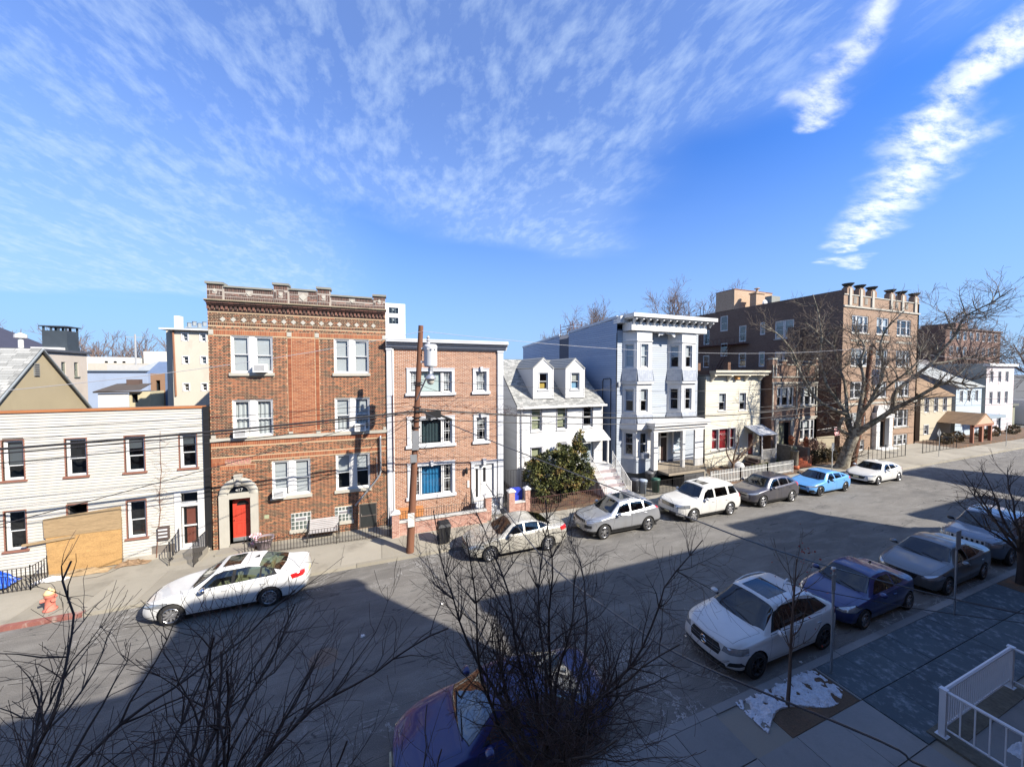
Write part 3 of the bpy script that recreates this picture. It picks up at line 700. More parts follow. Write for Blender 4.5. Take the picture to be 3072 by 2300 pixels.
def soldier_items(fac, u0, u1, z0, z1, ops, w=.058, J=.014, lo=.55, hi=1., proud=.008, alt=False):
    out = []; u = u0; k = 0
    while u < u1 - .02:
        b = min(u + w, u1)
        if subtract(u, b, z0, z1, ops) == [(u, b)]:
            v = random.uniform(lo, hi) if not alt or k % 2 else random.uniform(0, .12)
            out.append((u, b, fac.o[1] - proud, fac.o[1] + .004, z0, z1, v))
        u += w + J; k += 1
    return out
X0, X1 = -7.15, 0.29
b1 = empty('brick_apartment_house', (-3.4, 19.4, 0), 'tall red brick apartment house with the bright red arched door and stepped parapet', 'apartment house')
WIN = [(-6.34, -4.71, 8.15, 9.86), (-2.14, -.53, 8.13, 9.85), (-6.33, -4.75, 5.20, 6.92), (-2.14, -.52, 5.20, 6.90), (-4.85, -3.24, 2.25, 3.98), (-2.13, -.54, 2.25, 4.06)]
DOOR = (-6.50, -5.69, .30, 2.45); BLK = [(-4.10, -3.25, .56, 1.36), (-2.20, -1.40, .68, 1.40)]; SCR = (-1.09, -.24, .13, 1.42)
arch_keep = (-6.87, -5.41, .1, 2.62)
ops = WIN + [DOOR, SCR] + BLK
wall(F, X0, X1, .05, 11.3, WIN + [DOOR, SCR], M_mortar, b1, back=14, top=11.3, depth=.6)
def arch_hit(u0, u1, z0, z1):   # inside the stone door arch
    cx, cz, R_ = -6.14, 2.62, .74
    if z0 < 2.62 and u1 > -6.87 and u0 < -5.41: return True
    return z0 >= 2.60 and math.hypot((u0 + u1) / 2 - cx, (z0 + z1) / 2 - cz) < R_ + .06
sill_ops = [(a - .06, b + .06, c - .14, c) for a, b, c, d in WIN if c > 8 or c < 5] + [(a - .06, b + .06, c - .16, c) for a, b, c, d in BLK]
PAN = (-3.94, -2.97)
dia = [(-6.60 + .394 * k, 10.56) for k in range(17)]
its = []
allops = ops + sill_ops + [(-6.62, -5.68, 3.96, 4.19)]
band = [(X0, X1, 5.04, 5.19), (X0, X1, 4.80, 5.04), (X0, X1, 4.10, 4.30), (X0, X1, 9.86, 10.09), (X0, X1, 10.28, 10.42), (-6.85, -5.46, 3.72, 3.92)]
fl = brick_items(F, X0, X1, .14, 5.0, allops + band)
fl += brick_items(F, X0, -4.14, 5.2, 10.9, allops + band + [(x - .05, x + .05, z - .05, z + .05) for x, z in dia])
fl += brick_items(F, -2.77, X1, 5.2, 10.9, allops + band + [(x - .05, x + .05, z - .05, z + .05) for x, z in dia])
fl += brick_items(F, -4.14, -2.77, 10.09, 10.9, allops + band + [(x - .05, x + .05, z - .05, z + .05) for x, z in dia])
fl += brick_items(F, PAN[0], PAN[1], 5.2, 9.86, allops, 'stretcher', base=.72, spread=.25)
for a in (-4.11, -2.94): fl += [(a, a + .15, 19.4 - .014, 19.404, 5.32 + k * .067, 5.32 + k * .067 + .057, random.uniform(.5, .9)) for k in range(67)]
for a in (-7.14,): pass
for (u0, u1, z0, z1, lo, alt) in ((X0, X1, 4.82, 5.03, .5, 0), (X0, X1, 4.12, 4.29, .5, 0), (-7.02, X1 - .1, 9.88, 10.07, .55, 0), (X0, X1, 10.29, 10.41, .1, 0), (-6.84, -5.47, 3.73, 3.90, .5, 0), (X0, -6.64, 3.93, 4.11, .5, 0)):
    fl += soldier_items(F, u0, u1, z0, z1, ops + [(-4.14, -3.95, 9.87, 10.1), (-2.96, -2.78, 9.87, 10.1)], lo=lo, hi=lo + .4)
def cut_arch(items):
    out = []
    for i in items:
        zc = (i[4] + i[5]) / 2
        if zc < 2.62: c0, c1 = -6.87, -5.41
        elif zc < 3.34: hw = math.sqrt(max(0, .735 ** 2 - (zc - 2.60) ** 2)); c0, c1 = -6.14 - hw, -6.14 + hw
        else: out.append(i); continue
        if i[1] <= c0 or i[0] >= c1: out.append(i); continue
        if c0 - i[0] > .02: out.append((i[0], c0) + i[2:])
        if i[1] - c1 > .02: out.append((c1, i[1]) + i[2:])
    return out
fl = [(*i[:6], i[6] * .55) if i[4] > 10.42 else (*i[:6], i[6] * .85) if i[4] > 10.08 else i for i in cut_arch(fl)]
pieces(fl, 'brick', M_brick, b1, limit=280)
# corbelled courses under the ledge and the parapet
cor = []
for k, (z0, z1, pr) in enumerate(((10.92, 10.98, .03), (11.17, 11.23, .14), (11.24, 11.30, .20))):
    n = 36
    for i in range(n): cor.append((X0 + (X1 - X0) * i / n + .004, X0 + (X1 - X0) * (i + 1) / n - .006, 19.4 - pr, 19.42, z0, z1, random.uniform(0, .5)))
u = X0
while u < X1 - .05: cor.append((u, u + .085, 19.4 - .09, 19.42, 10.99, 11.16, random.uniform(.1, .8))); u += .17
mb = MB()
for c_ in cor: mb.cv = c_[6]; mb.box(*c_[:6])
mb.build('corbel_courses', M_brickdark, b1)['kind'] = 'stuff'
mb = MB(); mb.box(X0, X1, 19.406, 19.75, 11.301, 11.6); M_parm = mat('grey_mortar', (.30, .265, .23), .9, .15, 3, .1); M_cope = mat('grey_coping', (.19, .185, .155), .85, .25, 2, .2); mb.build('parapet_backing', M_parm, b1)
CAPS = [(-7.15, -6.57, 12.20), (-4.63, -4.05, 12.36), (-2.82, -2.27, 12.32), (-.29, .29, 12.16)]
LOWS = [(-6.57, -4.63, 12.07), (-4.05, -2.82, 12.16), (-2.27, -.29, 12.00)]
pit = []
for a, b, zt in CAPS:
    mb = MB(); mb.box(a + .002, b - .002, 19.372, 19.76, 11.42, zt - .1); mb.build('parapet_pier', M_parm, b1)
    mb = MB(); mb.box(a - .05, b + .05, 19.30, 19.82, zt - .10, zt); mb.build('coping_stone', M_cope, b1)
    f2 = FRONT(19.372); dm = [((a + b) / 2 - .09, (a + b) / 2 + .09, 11.74, 11.92)]
    pit += soldier_items(f2, a + .02, b - .02, zt - .30, zt - .12, [], lo=0, hi=.4)
    pit += brick_items(f2, a + .12, b - .12, 11.62, zt - .33, dm, 'stretcher', base=.35)
    pit += soldier_items(f2, a + .02, b - .02, 11.44, 11.58, [], lo=0, hi=.3)
    for s in (a + .02, b - .10): pit += [(s, s + .08, 19.36, 19.38, 11.62 + .067 * k, 11.67 + .067 * k, random.uniform(0, .4)) for k in range(int((zt - .34 - 11.62) / .067))]
for a, b, zt in LOWS:
    mb = MB(); mb.box(a, b, 19.402, 19.73, 11.42, zt - .08); mb.build('parapet_panel', M_parm, b1)
    mb = MB(); mb.box(a + .05, b - .05, 19.33, 19.80, zt - .08, zt); mb.build('coping_stone', M_cope, b1)
    f2 = FRONT(19.402); c_ = (a + b) / 2; r_ = .18 if a == -4.05 else .10; dm = [(c_ - r_, c_ + r_, 11.78 - r_, 11.78 + r_)]
    pit += soldier_items(f2, a + .06, b - .01, zt - .26, zt - .10, dm, lo=0, hi=.3); pit += brick_items(f2, a + .06, b - .01, 11.60, zt - .28, dm, 'stretcher', base=.35); pit += soldier_items(f2, a + .06, b - .01, 11.44, 11.57, [], lo=0, hi=.25)
mb = MB()
for c_ in pit: mb.cv = c_[6]; mb.box(*c_[:6])
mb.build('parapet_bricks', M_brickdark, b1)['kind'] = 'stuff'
def diamond(x, z, r, y, parent, name='diamond_stone'):
    mb = MB(); mb.prism([(x - r, z), (x, z - r), (x + r, z), (x, z + r)], y - .02, y + .03); mb.build(name, M_stone, parent)
for x, z in dia: diamond(x, z, .115, 19.4, b1)
for (a, b, _) in CAPS: diamond((a + b) / 2, 11.83, .085, 19.368, b1)
diamond(-5.6, 11.78, .095, 19.398, b1); diamond(-3.43, 11.78, .175, 19.398, b1); diamond(-1.28, 11.75, .095, 19.398, b1)
mb = MB(); mb.prism([(19.12, 11.40), (19.12, 11.36), (19.2, 11.31), (19.45, 11.30), (19.45, 11.43)][::-1], X0 - .04, X1 + .04, 'x'); mb.build('stone_ledge', mat('stained_ledge_stone', (.30, .25, .17), .85, .3, 1.5, .2, stain=(.10, .08, .06), stain_amt=.7, stain_scale=1), b1)
mb = MB(); mb.box(X0 - .01, X1 + .01, 19.33, 19.42, 5.04, 5.19); mb.build('stone_band', M_stone, b1)
for u in (-4.12, -2.95, -7.13, .12):
    for z0, z1 in ((9.87, 10.08), (5.20, 5.34)):
        mb = MB(); mb.box(u, u + .17, 19.375, 19.41, z0, z1); mb.build('stone_block', M_stone, b1)
for i, (a, b, c, d) in enumerate(WIN):
    m_ = (a + b) / 2 - .01; L_ = a + .03; R_ = b - .03
    sh = [(1., 1.), (1., 1.), (0, 0), (.6, .7), (1., 1.), (.5, .45)][i]
    for k, (p, q) in enumerate(((L_, m_ - .11), (m_ + .11, R_))):
        window(F, p, q, c + .02, d - .03, b1, fm=M_vinyl, inner=.045, blind=sh[k] or None, bm=M_blind, curtain=M_curtain if i in (2, 3) else None, mid=c + (d - c) * (.48 if (i + k) % 2 else .5), d=.06)
    mb = MB(); F.box(mb, m_ - .11, m_ + .11, .03, .14, c + .02, d - .02); F.box(mb, a, a + .03, .02, .14, c, d); F.box(mb, b - .03, b, .02, .14, c, d); F.box(mb, a + .03, b - .03, .02, .14, d - .03, d); F.box(mb, a + .03, b - .03, .02, .14, c, c + .02)
    mb.build('window_surround', M_white, b1)
    if not 5.1 < c < 5.3:
        mb = MB(); F.box(mb, a - .06, b + .06, -.09, .06, c - .13, c - .001); mb.build('sill', M_stone, b1)
ac_unit(F, -5.42, -4.92, 8.18, 8.56, b1); ac_unit(F, -6.22, -5.72, 5.22, 5.60, b1, .3); ac_unit(F, -4.76, -4.26, 2.28, 2.64, b1); ac_unit(F, -1.22, -.72, 5.22, 5.58, b1, .3)
# terracotta vent blocks
mv = mat('terracotta_vent', (.42, .20, .17), .8, .1, 4, .1)
mb = MB(); F.box(mb, -6.62, -5.68, .02, .06, 3.96, 4.19); mb.build('vent_recess', M_room, b1)
for k in range(4):
    x = -6.61 + k * .235; mb = MB(); cx, cz = x + .11, 4.075
    for a0 in range(4):
        an = a0 * math.pi / 4; dx_, dz_ = math.cos(an) * .10, math.sin(an) * .10
        mb.tube([(cx - dx_, 19.39, cz - dz_), (cx + dx_, 19.39, cz + dz_)], .010, 4)
    for (p, q) in (((-.11, -.11), (.11, -.11)), ((.11, -.11), (.11, .11)), ((.11, .11), (-.11, .11)), ((-.11, .11), (-.11, -.11))):
        mb.tube([(cx + p[0], 19.385, cz + p[1]), (cx + q[0], 19.385, cz + q[1])], .013, 4)
    mb.build('vent_block', mv, b1)
# arched stone door case
mb = MB(); cx, cz = -6.14, 2.60; N = 22
def arc(r, y, a0=0, a1=math.pi): return [(cx - r * math.cos(a0 + (a1 - a0) * k / N), y, cz + r * math.sin(a0 + (a1 - a0) * k / N)) for k in range(N + 1)]
rows = [arc(.74, 19.42), arc(.74, 19.29), arc(.70, 19.26), arc(.50, 19.26), arc(.47, 19.30), arc(.40, 19.30), arc(.38, 19.34)]
mb.quadgrid(rows); o = mb.build('stone_arch', M_stone, b1, True)
mb = MB(); F.box(mb, -6.88, -6.50, -.13, .03, .13, 2.60); F.box(mb, -5.69, -5.40, -.13, .03, .13, 2.60); F.box(mb, -6.56, -5.66, -.12, .03, 2.40, 2.585); F.box(mb, -6.56, -6.50, -.11, .3, .3, 2.4); mb.build('door_jamb', M_stone, b1)
mb = MB(); pts = arc(.40, 19.36); mb.face([(p[0], p[1], p[2]) for p in pts]); fan = mb.build('fanlight', M_glassdark, b1)
mb = MB(); F.box(mb, -6.56, -5.72, -.10, .02, 2.585, 2.66); mb.build('fanlight_bar', M_stone, fan)
mb = MB(); pts = arc(.41, 19.395); mb.face(pts); mb.build('fanlight_backing', M_room, fan)
mb = MB(); mb.prism([(-6.24, 2.98), (-6.04, 2.98), (-5.98, 3.50), (-6.30, 3.50)], 19.22, 19.42); mb.build('keystone', M_stone, b1)
mb = MB(); mb.lathe([(0, .36), (.05, .33), (.07, .27), (.05, .22), (.09, .16), (.13, .08), (.10, .02), (0, 0)], (-6.13, 19.2, 2.98), 10); mb.build('carved_ornament', mat('grey_carving', (.22, .21, .19), .8, .3, 9, .2), b1, True)
def text(s_, x, y, z, size, m, parent, name, extr=.004, rx=90, align='CENTER'):
    cu = bpy.data.curves.new(name, 'FONT'); cu.body = s_; cu.size = size; cu.align_x = align; cu.extrude = extr
    ob = bpy.data.objects.new('tmp', cu); me = bpy.data.meshes.new_from_object(ob)
    o = bpy.data.objects.new(name, me); COL.objects.link(o); me.materials.clear(); me.materials.append(m)
    org = ORG.get(parent.name, (0, 0, 0)); o.parent = parent; o.location = (x - org[0], y - org[1], z - org[2]); o.rotation_euler = (rad(rx), 0, 0)
    bpy.data.objects.remove(ob); return o
text('417', -6.13, 19.35, 2.72, .19, M_white, fan, 'house_number')
# the door itself
dd = MB(); F.box(dd, -6.48, -5.71, .24, .29, .48, 2.40); rd = dd.build('door', M_red, b1)
for px_ in (-6.36, -6.05):
    for pz0, pz1 in ((.62, 1.16), (1.26, 1.84)):
        mb = MB(); w_ = .25
        F.box(mb, px_, px_ + w_, .226, .242, pz0, pz0 + .02); F.box(mb, px_, px_ + w_, .226, .242, pz1 - .02, pz1); F.box(mb, px_, px_ + .02, .226, .242, pz0 + .02, pz1 - .02); F.box(mb, px_ + w_ - .02, px_ + w_, .226, .242, pz0 + .02, pz1 - .02)
        F.box(mb, px_ + .045, px_ + w_ - .045, .23, .242, pz0 + .045, pz1 - .045); mb.build('door_panel', M_red, rd)
mb = MB(); mb.face([(-6.09 - .24 * math.cos(math.pi * k / 12), 19.637, 1.98 + .22 * math.sin(math.pi * k / 12)) for k in range(13)]); mb.build('door_light', M_black, rd)
mb = MB(); F.box(mb, -6.48, -5.71, .225, .24, .30, .48); mb.build('kick_plate', M_steel, rd)
mb = MB(); mb.lathe([(0, .05), (.025, .04), (.03, .02), (.015, 0)], (-6.42, 19.6, 1.3), 8, 'y'); mb.build('handle', M_chrome, rd)
mb = MB(); F.box(mb, -6.85, -5.42, -.75, -.13, .12, .22); F.box(mb, -6.52, -5.66, -.13, .3, .12, .30); mb.build('door_step', M_concrete, b1)
# glass-block windows
for i, (a, b, c, d) in enumerate(BLK):
    mb = MB(); F.box(mb, a, b, -.02, .01, c, d); gb = mb.build('glass_block_window', M_white, b1); nx, nz = 5, 4; w_, h_ = (b - a) / nx, (d - c) / nz
    for p in range(nx):
        for q in range(nz):
            if q == 2 and 0 < p < 4: continue
            mb = MB(); F.box(mb, a + p * w_ + .02, a + (p + 1) * w_ - .02, -.035, -.01, c + q * h_ + .02, c + (q + 1) * h_ - .02); mb.build('glass_block', mat('glass_block_glass', (.09, .11, .10), .15, .3, 9, .2, spec=.9), gb)
    mb = MB(); F.box(mb, a + w_ + .04, b - w_ - .04, -.05, -.015, c + 2 * h_ + .05, c + 3 * h_ - .05); mb.build('vent_flap', mat('grey_flap', (.17, .16, .17), .6, .1), gb)
    mb = MB(); F.box(mb, a - .06, b + .06, -.08, .05, c - .16, c - .002); mb.build('sill', M_stone, b1)
# basement screen door
mb = MB(); F.box(mb, -1.09, -.24, .03, .07, .13, 1.42); sd = mb.build('screen_door', mat('dark_screen', (.018, .02, .02), .6, .2, 9), b1)
mb = MB()
for z in (.15, .75, 1.36): F.box(mb, -1.05, -.28, .01, .03, z, z + .04)
F.box(mb, -1.09, -1.04, .005, .03, .13, 1.42); F.box(mb, -.29, -.24, .005, .03, .13, 1.42); mb.build('screen_frame', mat('brown_grey_frame', (.10, .08, .07), .6, .1), sd)
mb = MB(); F.box(mb, -1.0, -.96, -.04, .01, .78, .9); mb.build('handle', M_chrome, sd)
# conduit pipe
mb = MB(); mb.tube([(-.03, 19.28, 4.72), (-.02, 19.28, 3.1), (-.08, 19.28, 2.86), (-.30, 19.28, 2.55), (-1.25, 19.28, 1.42)], .045, 8)
mb.tube([(-.22, 19.31, 3.85), (-.20, 19.31, 2.7)], .018, 6); mb.lathe([(.06, 0), (.07, .1), (.03, .17), (0, .18)], (-.03, 19.28, 4.72), 8); mb.build('electric_conduit', M_steel, b1)
mb = MB(); F.box(mb, -5.18, -5.0, -.03, 0, 1.28, 1.45); mb.build('mail_plate', mat('greenish_plate', (.30, .32, .2), .6, .1), b1)
# roof things
mb = MB(); mb.lathe([(.28, 0), (.28, .55), (.32, .56), (.32, .62), (0, .64)], (-4.9, 21.0, 11.6), 12); mb.build('roof_vent', mat('cream_vent', (.45, .40, .30), .8, .1), b1)
# front fence, bench, planter
railing('iron_railing', [(-5.64, 18.25), (-2.0, 18.1), (.38, 18.0)], .80, 'long low iron railing in front of the red door building', gap=.125, zf=lambda x, y: .13, rails=(.09, .62))
railing('iron_railing', [(.36, 18.05), (.36, 19.2)], .95, 'short iron gate railing beside the basement screen door', zf=lambda x, y: .13)
be = empty('park_bench', (-2.65, 19.0, .12), 'grey slatted bench against the brick wall between the glass-block windows', 'bench')
M_slat = mat('grey_bench_slat', (.34, .32, .31), .7, .15, 3, .2, 10, stretch=(.3, 1, 1))
for k in range(6):
    t = k / 5; y = 19.22 - .0 - (1 - t) * .10; z = .56 + t * .40
    mb = MB(); mb.hexa([(-3.28, y - .02, z), (-2.02, y - .02, z), (-2.02, y + .0, z - .006), (-3.28, y + .0, z - .006), (-3.28, y + .0, z + .062), (-2.02, y + .0, z + .062), (-2.02, y + .02, z + .056), (-3.28, y + .02, z + .056)]); mb.build('back_slat', M_slat, be)
for k in range(4):
    y = 18.72 + k * .11; mb = MB(); mb.box(-3.28, -2.02, y, y + .09, .50, .525); mb.build('seat_slat', M_slat, be)
for x in (-3.30, -2.0):
    mb = MB(); mb.tube([(x, 18.68, .13), (x, 18.76, .5), (x, 19.16, .5), (x, 19.30, 1.02)], .022, 5); mb.tube([(x, 19.22, .13), (x, 19.1, .5)], .022, 5); mb.tube([(x, 18.76, .5), (x, 18.7, .72), (x, 19.2, .74)], .018, 5); mb.build('leg', M_iron, be)
po = empty('flower_pot', (-5.15, 18.75, .12), 'round pot with pink flowers beside the red door', 'flower pot')
mb = MB(); mb.lathe([(0, 0), (.22, 0), (.26, .1), (.36, .42), (.40, .44), (.40, .50), (.35, .50), (.34, .42), (0, .42)], (-5.05, 18.8, .12), 18); mb.build('pot', mat('mauve_grey_pot', (.20, .16, .17), .8, .2, 4, .1), po, True)
mb = MB(); mb.lathe([(0, .46), (.34, .43)], (-5.05, 18.8, .12), 16); mb.build('soil', M_soil, po)
mb = MB(); rs = random.Random(2)
for k in range(60):
    c_ = Vector((-5.42 + rs.gauss(0, .10), 18.85 + rs.gauss(0, .07), rs.choice((.75, .45)) + rs.gauss(0, .06))); a = Vector((rs.gauss(0, 1), rs.gauss(0, 1), rs.gauss(0, 1))).normalized() * .045; b_ = a.orthogonal().normalized() * .045
    mb.face([tuple(c_ + a), tuple(c_ + b_), tuple(c_ - a), tuple(c_ - b_)])
o = mb.build('blossom', mat('pink_petal', (.70, .38, .45), .7, .2, 6), po); o['kind'] = 'stuff'

# ================================================================ the lower brick house with white pilasters
M_brick2 = mat('salmon_brick', palette=[(0, (.085, .040, .024)), (.3, (.20, .080, .038)), (.7, (.27, .12, .062)), (1, (.35, .19, .115))], rough=.8, var=.10, scale=.9, fine=.12, fscale=30, world_co=True)
M_trim2 = mat('pale_grey_trim', (.46, .47, .49), .55, .05, 2, .04)
b2 = empty('brick_row_house', (3.5, 19.4, 0), 'salmon brick house with pale grey pilasters, cornice and wide triple windows', 'house')
W2 = [(1.46, 3.72, 7.08, 8.24), (5.07, 5.72, 7.10, 8.24), (1.46, 3.72, 4.26, 5.62), (5.10, 5.72, 4.26, 5.62), (1.46, 3.72, 1.46, 3.10)]
D2 = (4.98, 6.14, .78, 2.90)
wall(F, .302, 6.70, .05, 9.55, W2 + [D2], mat('bright_mortar', (.62, .55, .47), .9, .1, 3, .1), b2, back=13, top=9.5)
its = brick_items(F, .62, 6.36, .16, 9.42, W2 + [D2], 'stretcher', base=.55, spread=.35, L=.19, H=.055)
pieces(its, 'brick', M_brick2, b2, limit=280)
for a, b in ((.31, .56), (6.38, 6.72)):
    mb = MB(); F.box(mb, a, b, -.09, .02, .14, 9.45); 
    for k in range(3): u = a + (b - a) * (.22 + .28 * k); F.box(mb, u - .012, u + .012, -.10, -.09, .3, 9.3)
    F.box(mb, a - .03, b + .03, -.12, .0, 9.34, 9.45); mb.build('pilaster', M_trim2, b2)
mb = MB(); mb.prism([(19.45, 9.44), (19.30, 9.44), (19.30, 9.52), (19.20, 9.54), (19.20, 9.62), (19.06, 9.70), (19.06, 9.74), (18.95, 9.76), (18.95, 9.86), (19.45, 9.88)], .30, 6.92, 'x'); mb.build('cornice', M_trim2, b2)
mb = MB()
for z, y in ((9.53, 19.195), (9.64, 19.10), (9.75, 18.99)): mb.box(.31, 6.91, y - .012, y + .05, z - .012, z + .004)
mb.build('cornice_shadow_line', mat('shadow_line_grey', (.20, .20, .22), .6, .05), b2)  # dark strips painted as the shadow under each cornice moulding
mb = MB(); mb.box(.3, 6.9, 18.93, 19.0, 9.86, 9.93); mb.build('gutter', M_vinyl, b2)
for i, (a, b, c, d) in enumerate(W2):
    if b - a > 1:
        window(F, a, a + .52, c, d, b2, grid=1, blind=.9 if i == 0 else None); window(F, a + .55, b - .55, c, d, b2, kind='fixed', blind=[.98, 0, 0][i // 2] or None, bm=mat('pale_green_blind', (.50, .56, .52), .7, .03, 1, 0), curtain=[None, mat('dark_teal_curtain', (.03, .05, .055), .9, .3, 12, 0, stretch=(1, 1, .06)), mat('blue_curtain', (.02, .16, .32), .8, .3, 12, 0, stretch=(1, 1, .06))][i // 2]); window(F, b - .52, b, c, d, b2, grid=1, blind=.9 if i == 0 else None)
    else: window(F, a, b, c, d, b2, grid=1, blind=.95 if i == 1 else .3)
    mb = MB(); F.box(mb, a - .15, a, -.06, .02, c, d + .15); F.box(mb, b, b + .15, -.06, .02, c, d + .15); F.box(mb, a, b, -.06, .02, d, d + .15); F.box(mb, a - .17, b + .17, -.085, .0, d + .15, d + .19); F.box(mb, a - .22, b + .22, -.11, .02, c - .16, c - .003)
    mb.build('window_casing', M_trim2, b2)
    mb = MB(); x = (a + b) / 2; mb.prism([(x - .05, d - .02), (x + .05, d - .02), (x + .085, d + .26), (x - .085, d + .26)], 19.22, 19.4); mb.build('keystone', M_trim2, b2)
dd = MB(); F.box(dd, 5.36, 6.12, .05, .1, .80, 2.86); dr = dd.build('door', M_vinyl, b2)
mb = MB(); F.quad(mb, 5.52, 5.68, 1.85, 2.68, .046); mb.build('door_light', M_black, dr)
mb = MB(); mb.lathe([(0, .05), (.03, .03), (.012, 0)], (5.44, 19.4, 1.75), 8, 'y'); mb.build('handle', M_chrome, dr)
dd = MB(); F.box(dd, 4.99, 5.33, .05, .1, .80, 2.86); sl = dd.build('side_light', M_vinyl, b2)
mb = MB(); F.quad(mb, 5.08, 5.22, 1.0, 2.65, .046); mb.build('pane', M_black, sl)
mb = MB(); F.box(mb, 4.80, 4.98, -.07, .02, .78, 3.05); F.box(mb, 6.14, 6.32, -.07, .02, .78, 3.05); F.box(mb, 4.98, 6.14, -.07, .02, 2.90, 3.05); F.box(mb, 4.76, 6.36, -.10, .0, 3.05, 3.11); F.box(mb, 4.8, 6.3, -.8, .02, .16, .34); F.box(mb, 4.8, 6.3, -.45, .02, .34, .56); F.box(mb, 4.8, 6.3, -.3, .02, .56, .78)
mb.build('door_surround', M_trim2, b2)
mb = MB(); mb.prism([(5.5, 2.88), (5.62, 2.88), (5.66, 3.22), (5.46, 3.22)], 19.2, 19.4); mb.build('keystone', M_trim2, b2)
mb = MB(); mb.lathe([(0, 0), (.05, .03), (.075, .1), (.075, .28), (.09, .30), (.03, .38), (0, .40)], (4.50, 19.24, 2.44), 8); mb.tube([(4.5, 19.4, 2.6), (4.5, 19.24, 2.62)], .02, 4); mb.build('wall_lantern', M_black, b2)
mb = MB(); F.box(mb, 4.57, 4.69, -.05, .0, 1.64, 2.05); mb.build('intercom', M_white, b2)
mb = MB(); mb.tube([(.62, 19.33, 9.4), (.62, 19.33, .5)], .045, 6); mb.build('downpipe', M_white, b2)
mb = MB(); mb.tube([(.60, 19.25, 7.0), (.61, 19.25, 3.0)], .02, 5); mb.build('cable_riser', mat('brown_cable', (.12, .05, .04), .7), b2)
mb = MB(); mb.box(6.6, 6.75, 19.4, 31, .05, 9.6); mb.build('side_wall', M_trim2, b2)
# front garden wall with brick piers and iron rail
M_pinkmortar = mat('pinkish_mortar', (.42, .33, .28), .9, .1, 3, .1)
M_brick3 = mat('pink_garden_brick', palette=[(0, (.24, .105, .075)), (.5, (.32, .16, .12)), (1, (.40, .24, .19))], rough=.85, var=.1, scale=1, fine=.2, fscale=22, world_co=True)
gw = empty('garden_wall', (3, 17.85, .13), 'low pink brick garden wall with white capped piers before the salmon house', 'wall')
mb = MB(); mb.box(.55, 5.3, 17.86, 18.02, .13, .78); mb.build('wall_core', M_pinkmortar, gw)
fw = FRONT(17.86); its = brick_items(fw, .82, 5.28, .15, .78, [], 'stretcher', L=.19, base=.5)
PIERS = [(.46, .80, 17.70, 18.04, 1.28), (5.24, 5.60, 18.02, 18.36, 1.42), (6.72, 7.06, 18.3, 18.62, 1.42), (7.75, 8.05, 18.4, 18.7, 1.42)]
for a, b, y0, y1, zt in PIERS:
    mb = MB(); mb.box(a, b, y0, y1, .13, zt); mb.build('pier', M_pinkmortar, gw)
    its += brick_items(FRONT(y0), a, b, .15, zt, [], 'stretcher', L=.16, base=.5)
    fl_ = LEFTW(a); 
    mb = MB(); mb.box(a - .05, b + .05, y0 - .05, y1 + .05, zt, zt + .06)
    cx_, cy_ = (a + b) / 2, (y0 + y1) / 2; q = [(a - .05, y0 - .05), (b + .05, y0 - .05), (b + .05, y1 + .05), (a - .05, y1 + .05)]
    for i in range(4): p, r = q[i], q[(i + 1) % 4]; mb.face([(p[0], p[1], zt + .06), (r[0], r[1], zt + .06), (cx_, cy_, zt + .20)])
    mb.build('pier_cap', M_white, gw)
mb = MB(); mb.box(7.08, 7.74, 18.44, 18.6, .13, .72); mb.build('wall_core', M_pinkmortar, gw); its += brick_items(FRONT(18.44), 7.08, 7.74, .15, .7, [], 'stretcher', L=.18, base=.5)
pieces(its, 'brick', M_brick3, gw, limit=200)
mb = MB(); mb.box(.80, 5.26, 17.80, 18.07, .78, .86); mb.box(7.06, 7.75, 18.40, 18.64, .72, .80); mb.build('coping', mat('grey_white_coping', (.42, .41, .39), .8, .12, 3, .1), gw)
railing('iron_railing', [(.85, 17.94), (3.0, 17.94), (5.22, 17.94)], .48, 'iron railing on top of the pink garden wall', zf=lambda x, y: .86, gap=.13)
railing('iron_railing', [(4.75, 18.4), (4.75, 19.1)], .85, 'curved black stair railing at the white front door', zf=lambda x, y: .15 + (y - 18.4) * .8)
ga = empty('garden_gate', (6.1, 18.35, .13), 'arched black iron garden gate between white capped piers', 'gate')
mb = MB()
for i in range(11):
    x = 5.66 + i * .1; zt = 1.05 + .38 * math.sin(math.pi * i / 10); mb.tube([(x, 18.3, .16), (x, 18.3, zt)], .010, 4)
mb.tube([(5.66 + .1 * i, 18.3, 1.05 + .38 * math.sin(math.pi * i / 10)) for i in range(11)], .016, 4); mb.tube([(5.66 + .1 * i, 18.3, .92 + .34 * math.sin(math.pi * i / 10)) for i in range(11)], .012, 4); mb.tube([(5.66, 18.3, .3), (6.66, 18.3, .3)], .014, 4); mb.build('gate_leaf', M_black, ga)
mb = MB(); mb.tube([(6.16 + .02 * k * math.cos(k * .8), 18.29, .78 + .02 * k * math.sin(k * .8)) for k in range(12)], .008, 4); mb.build('scroll', M_black, ga)
railing('side_gate', [(6.95, 19.55), (8.45, 19.55)], 2.2, 'tall dark iron gate closing the passage beside the white dormer house', zf=lambda x, y: .15, gap=.10, r=.011, cat='gate')
pl = MB(); pl.box(.78, 2.05, 18.7, 19.28, .16, .92); pl.box(.74, 2.09, 18.66, 19.32, .92, .98)
thing_mesh(pl, 'storage_box', mat('orange_tan_plastic', (.40, .17, .06), .6, .1, 2, .05), 'orange tan storage box behind the pink garden wall', 'storage box')
mb = MB(); mb.box(7.1, 7.7, 18.75, 19.3, .15, 1.35)
thing_mesh(mb, 'recycling_bin', mat('deep_blue_plastic', (.02, .04, .35), .5, .1), 'deep blue recycling bin behind the short wall by the arched gate', 'bin')
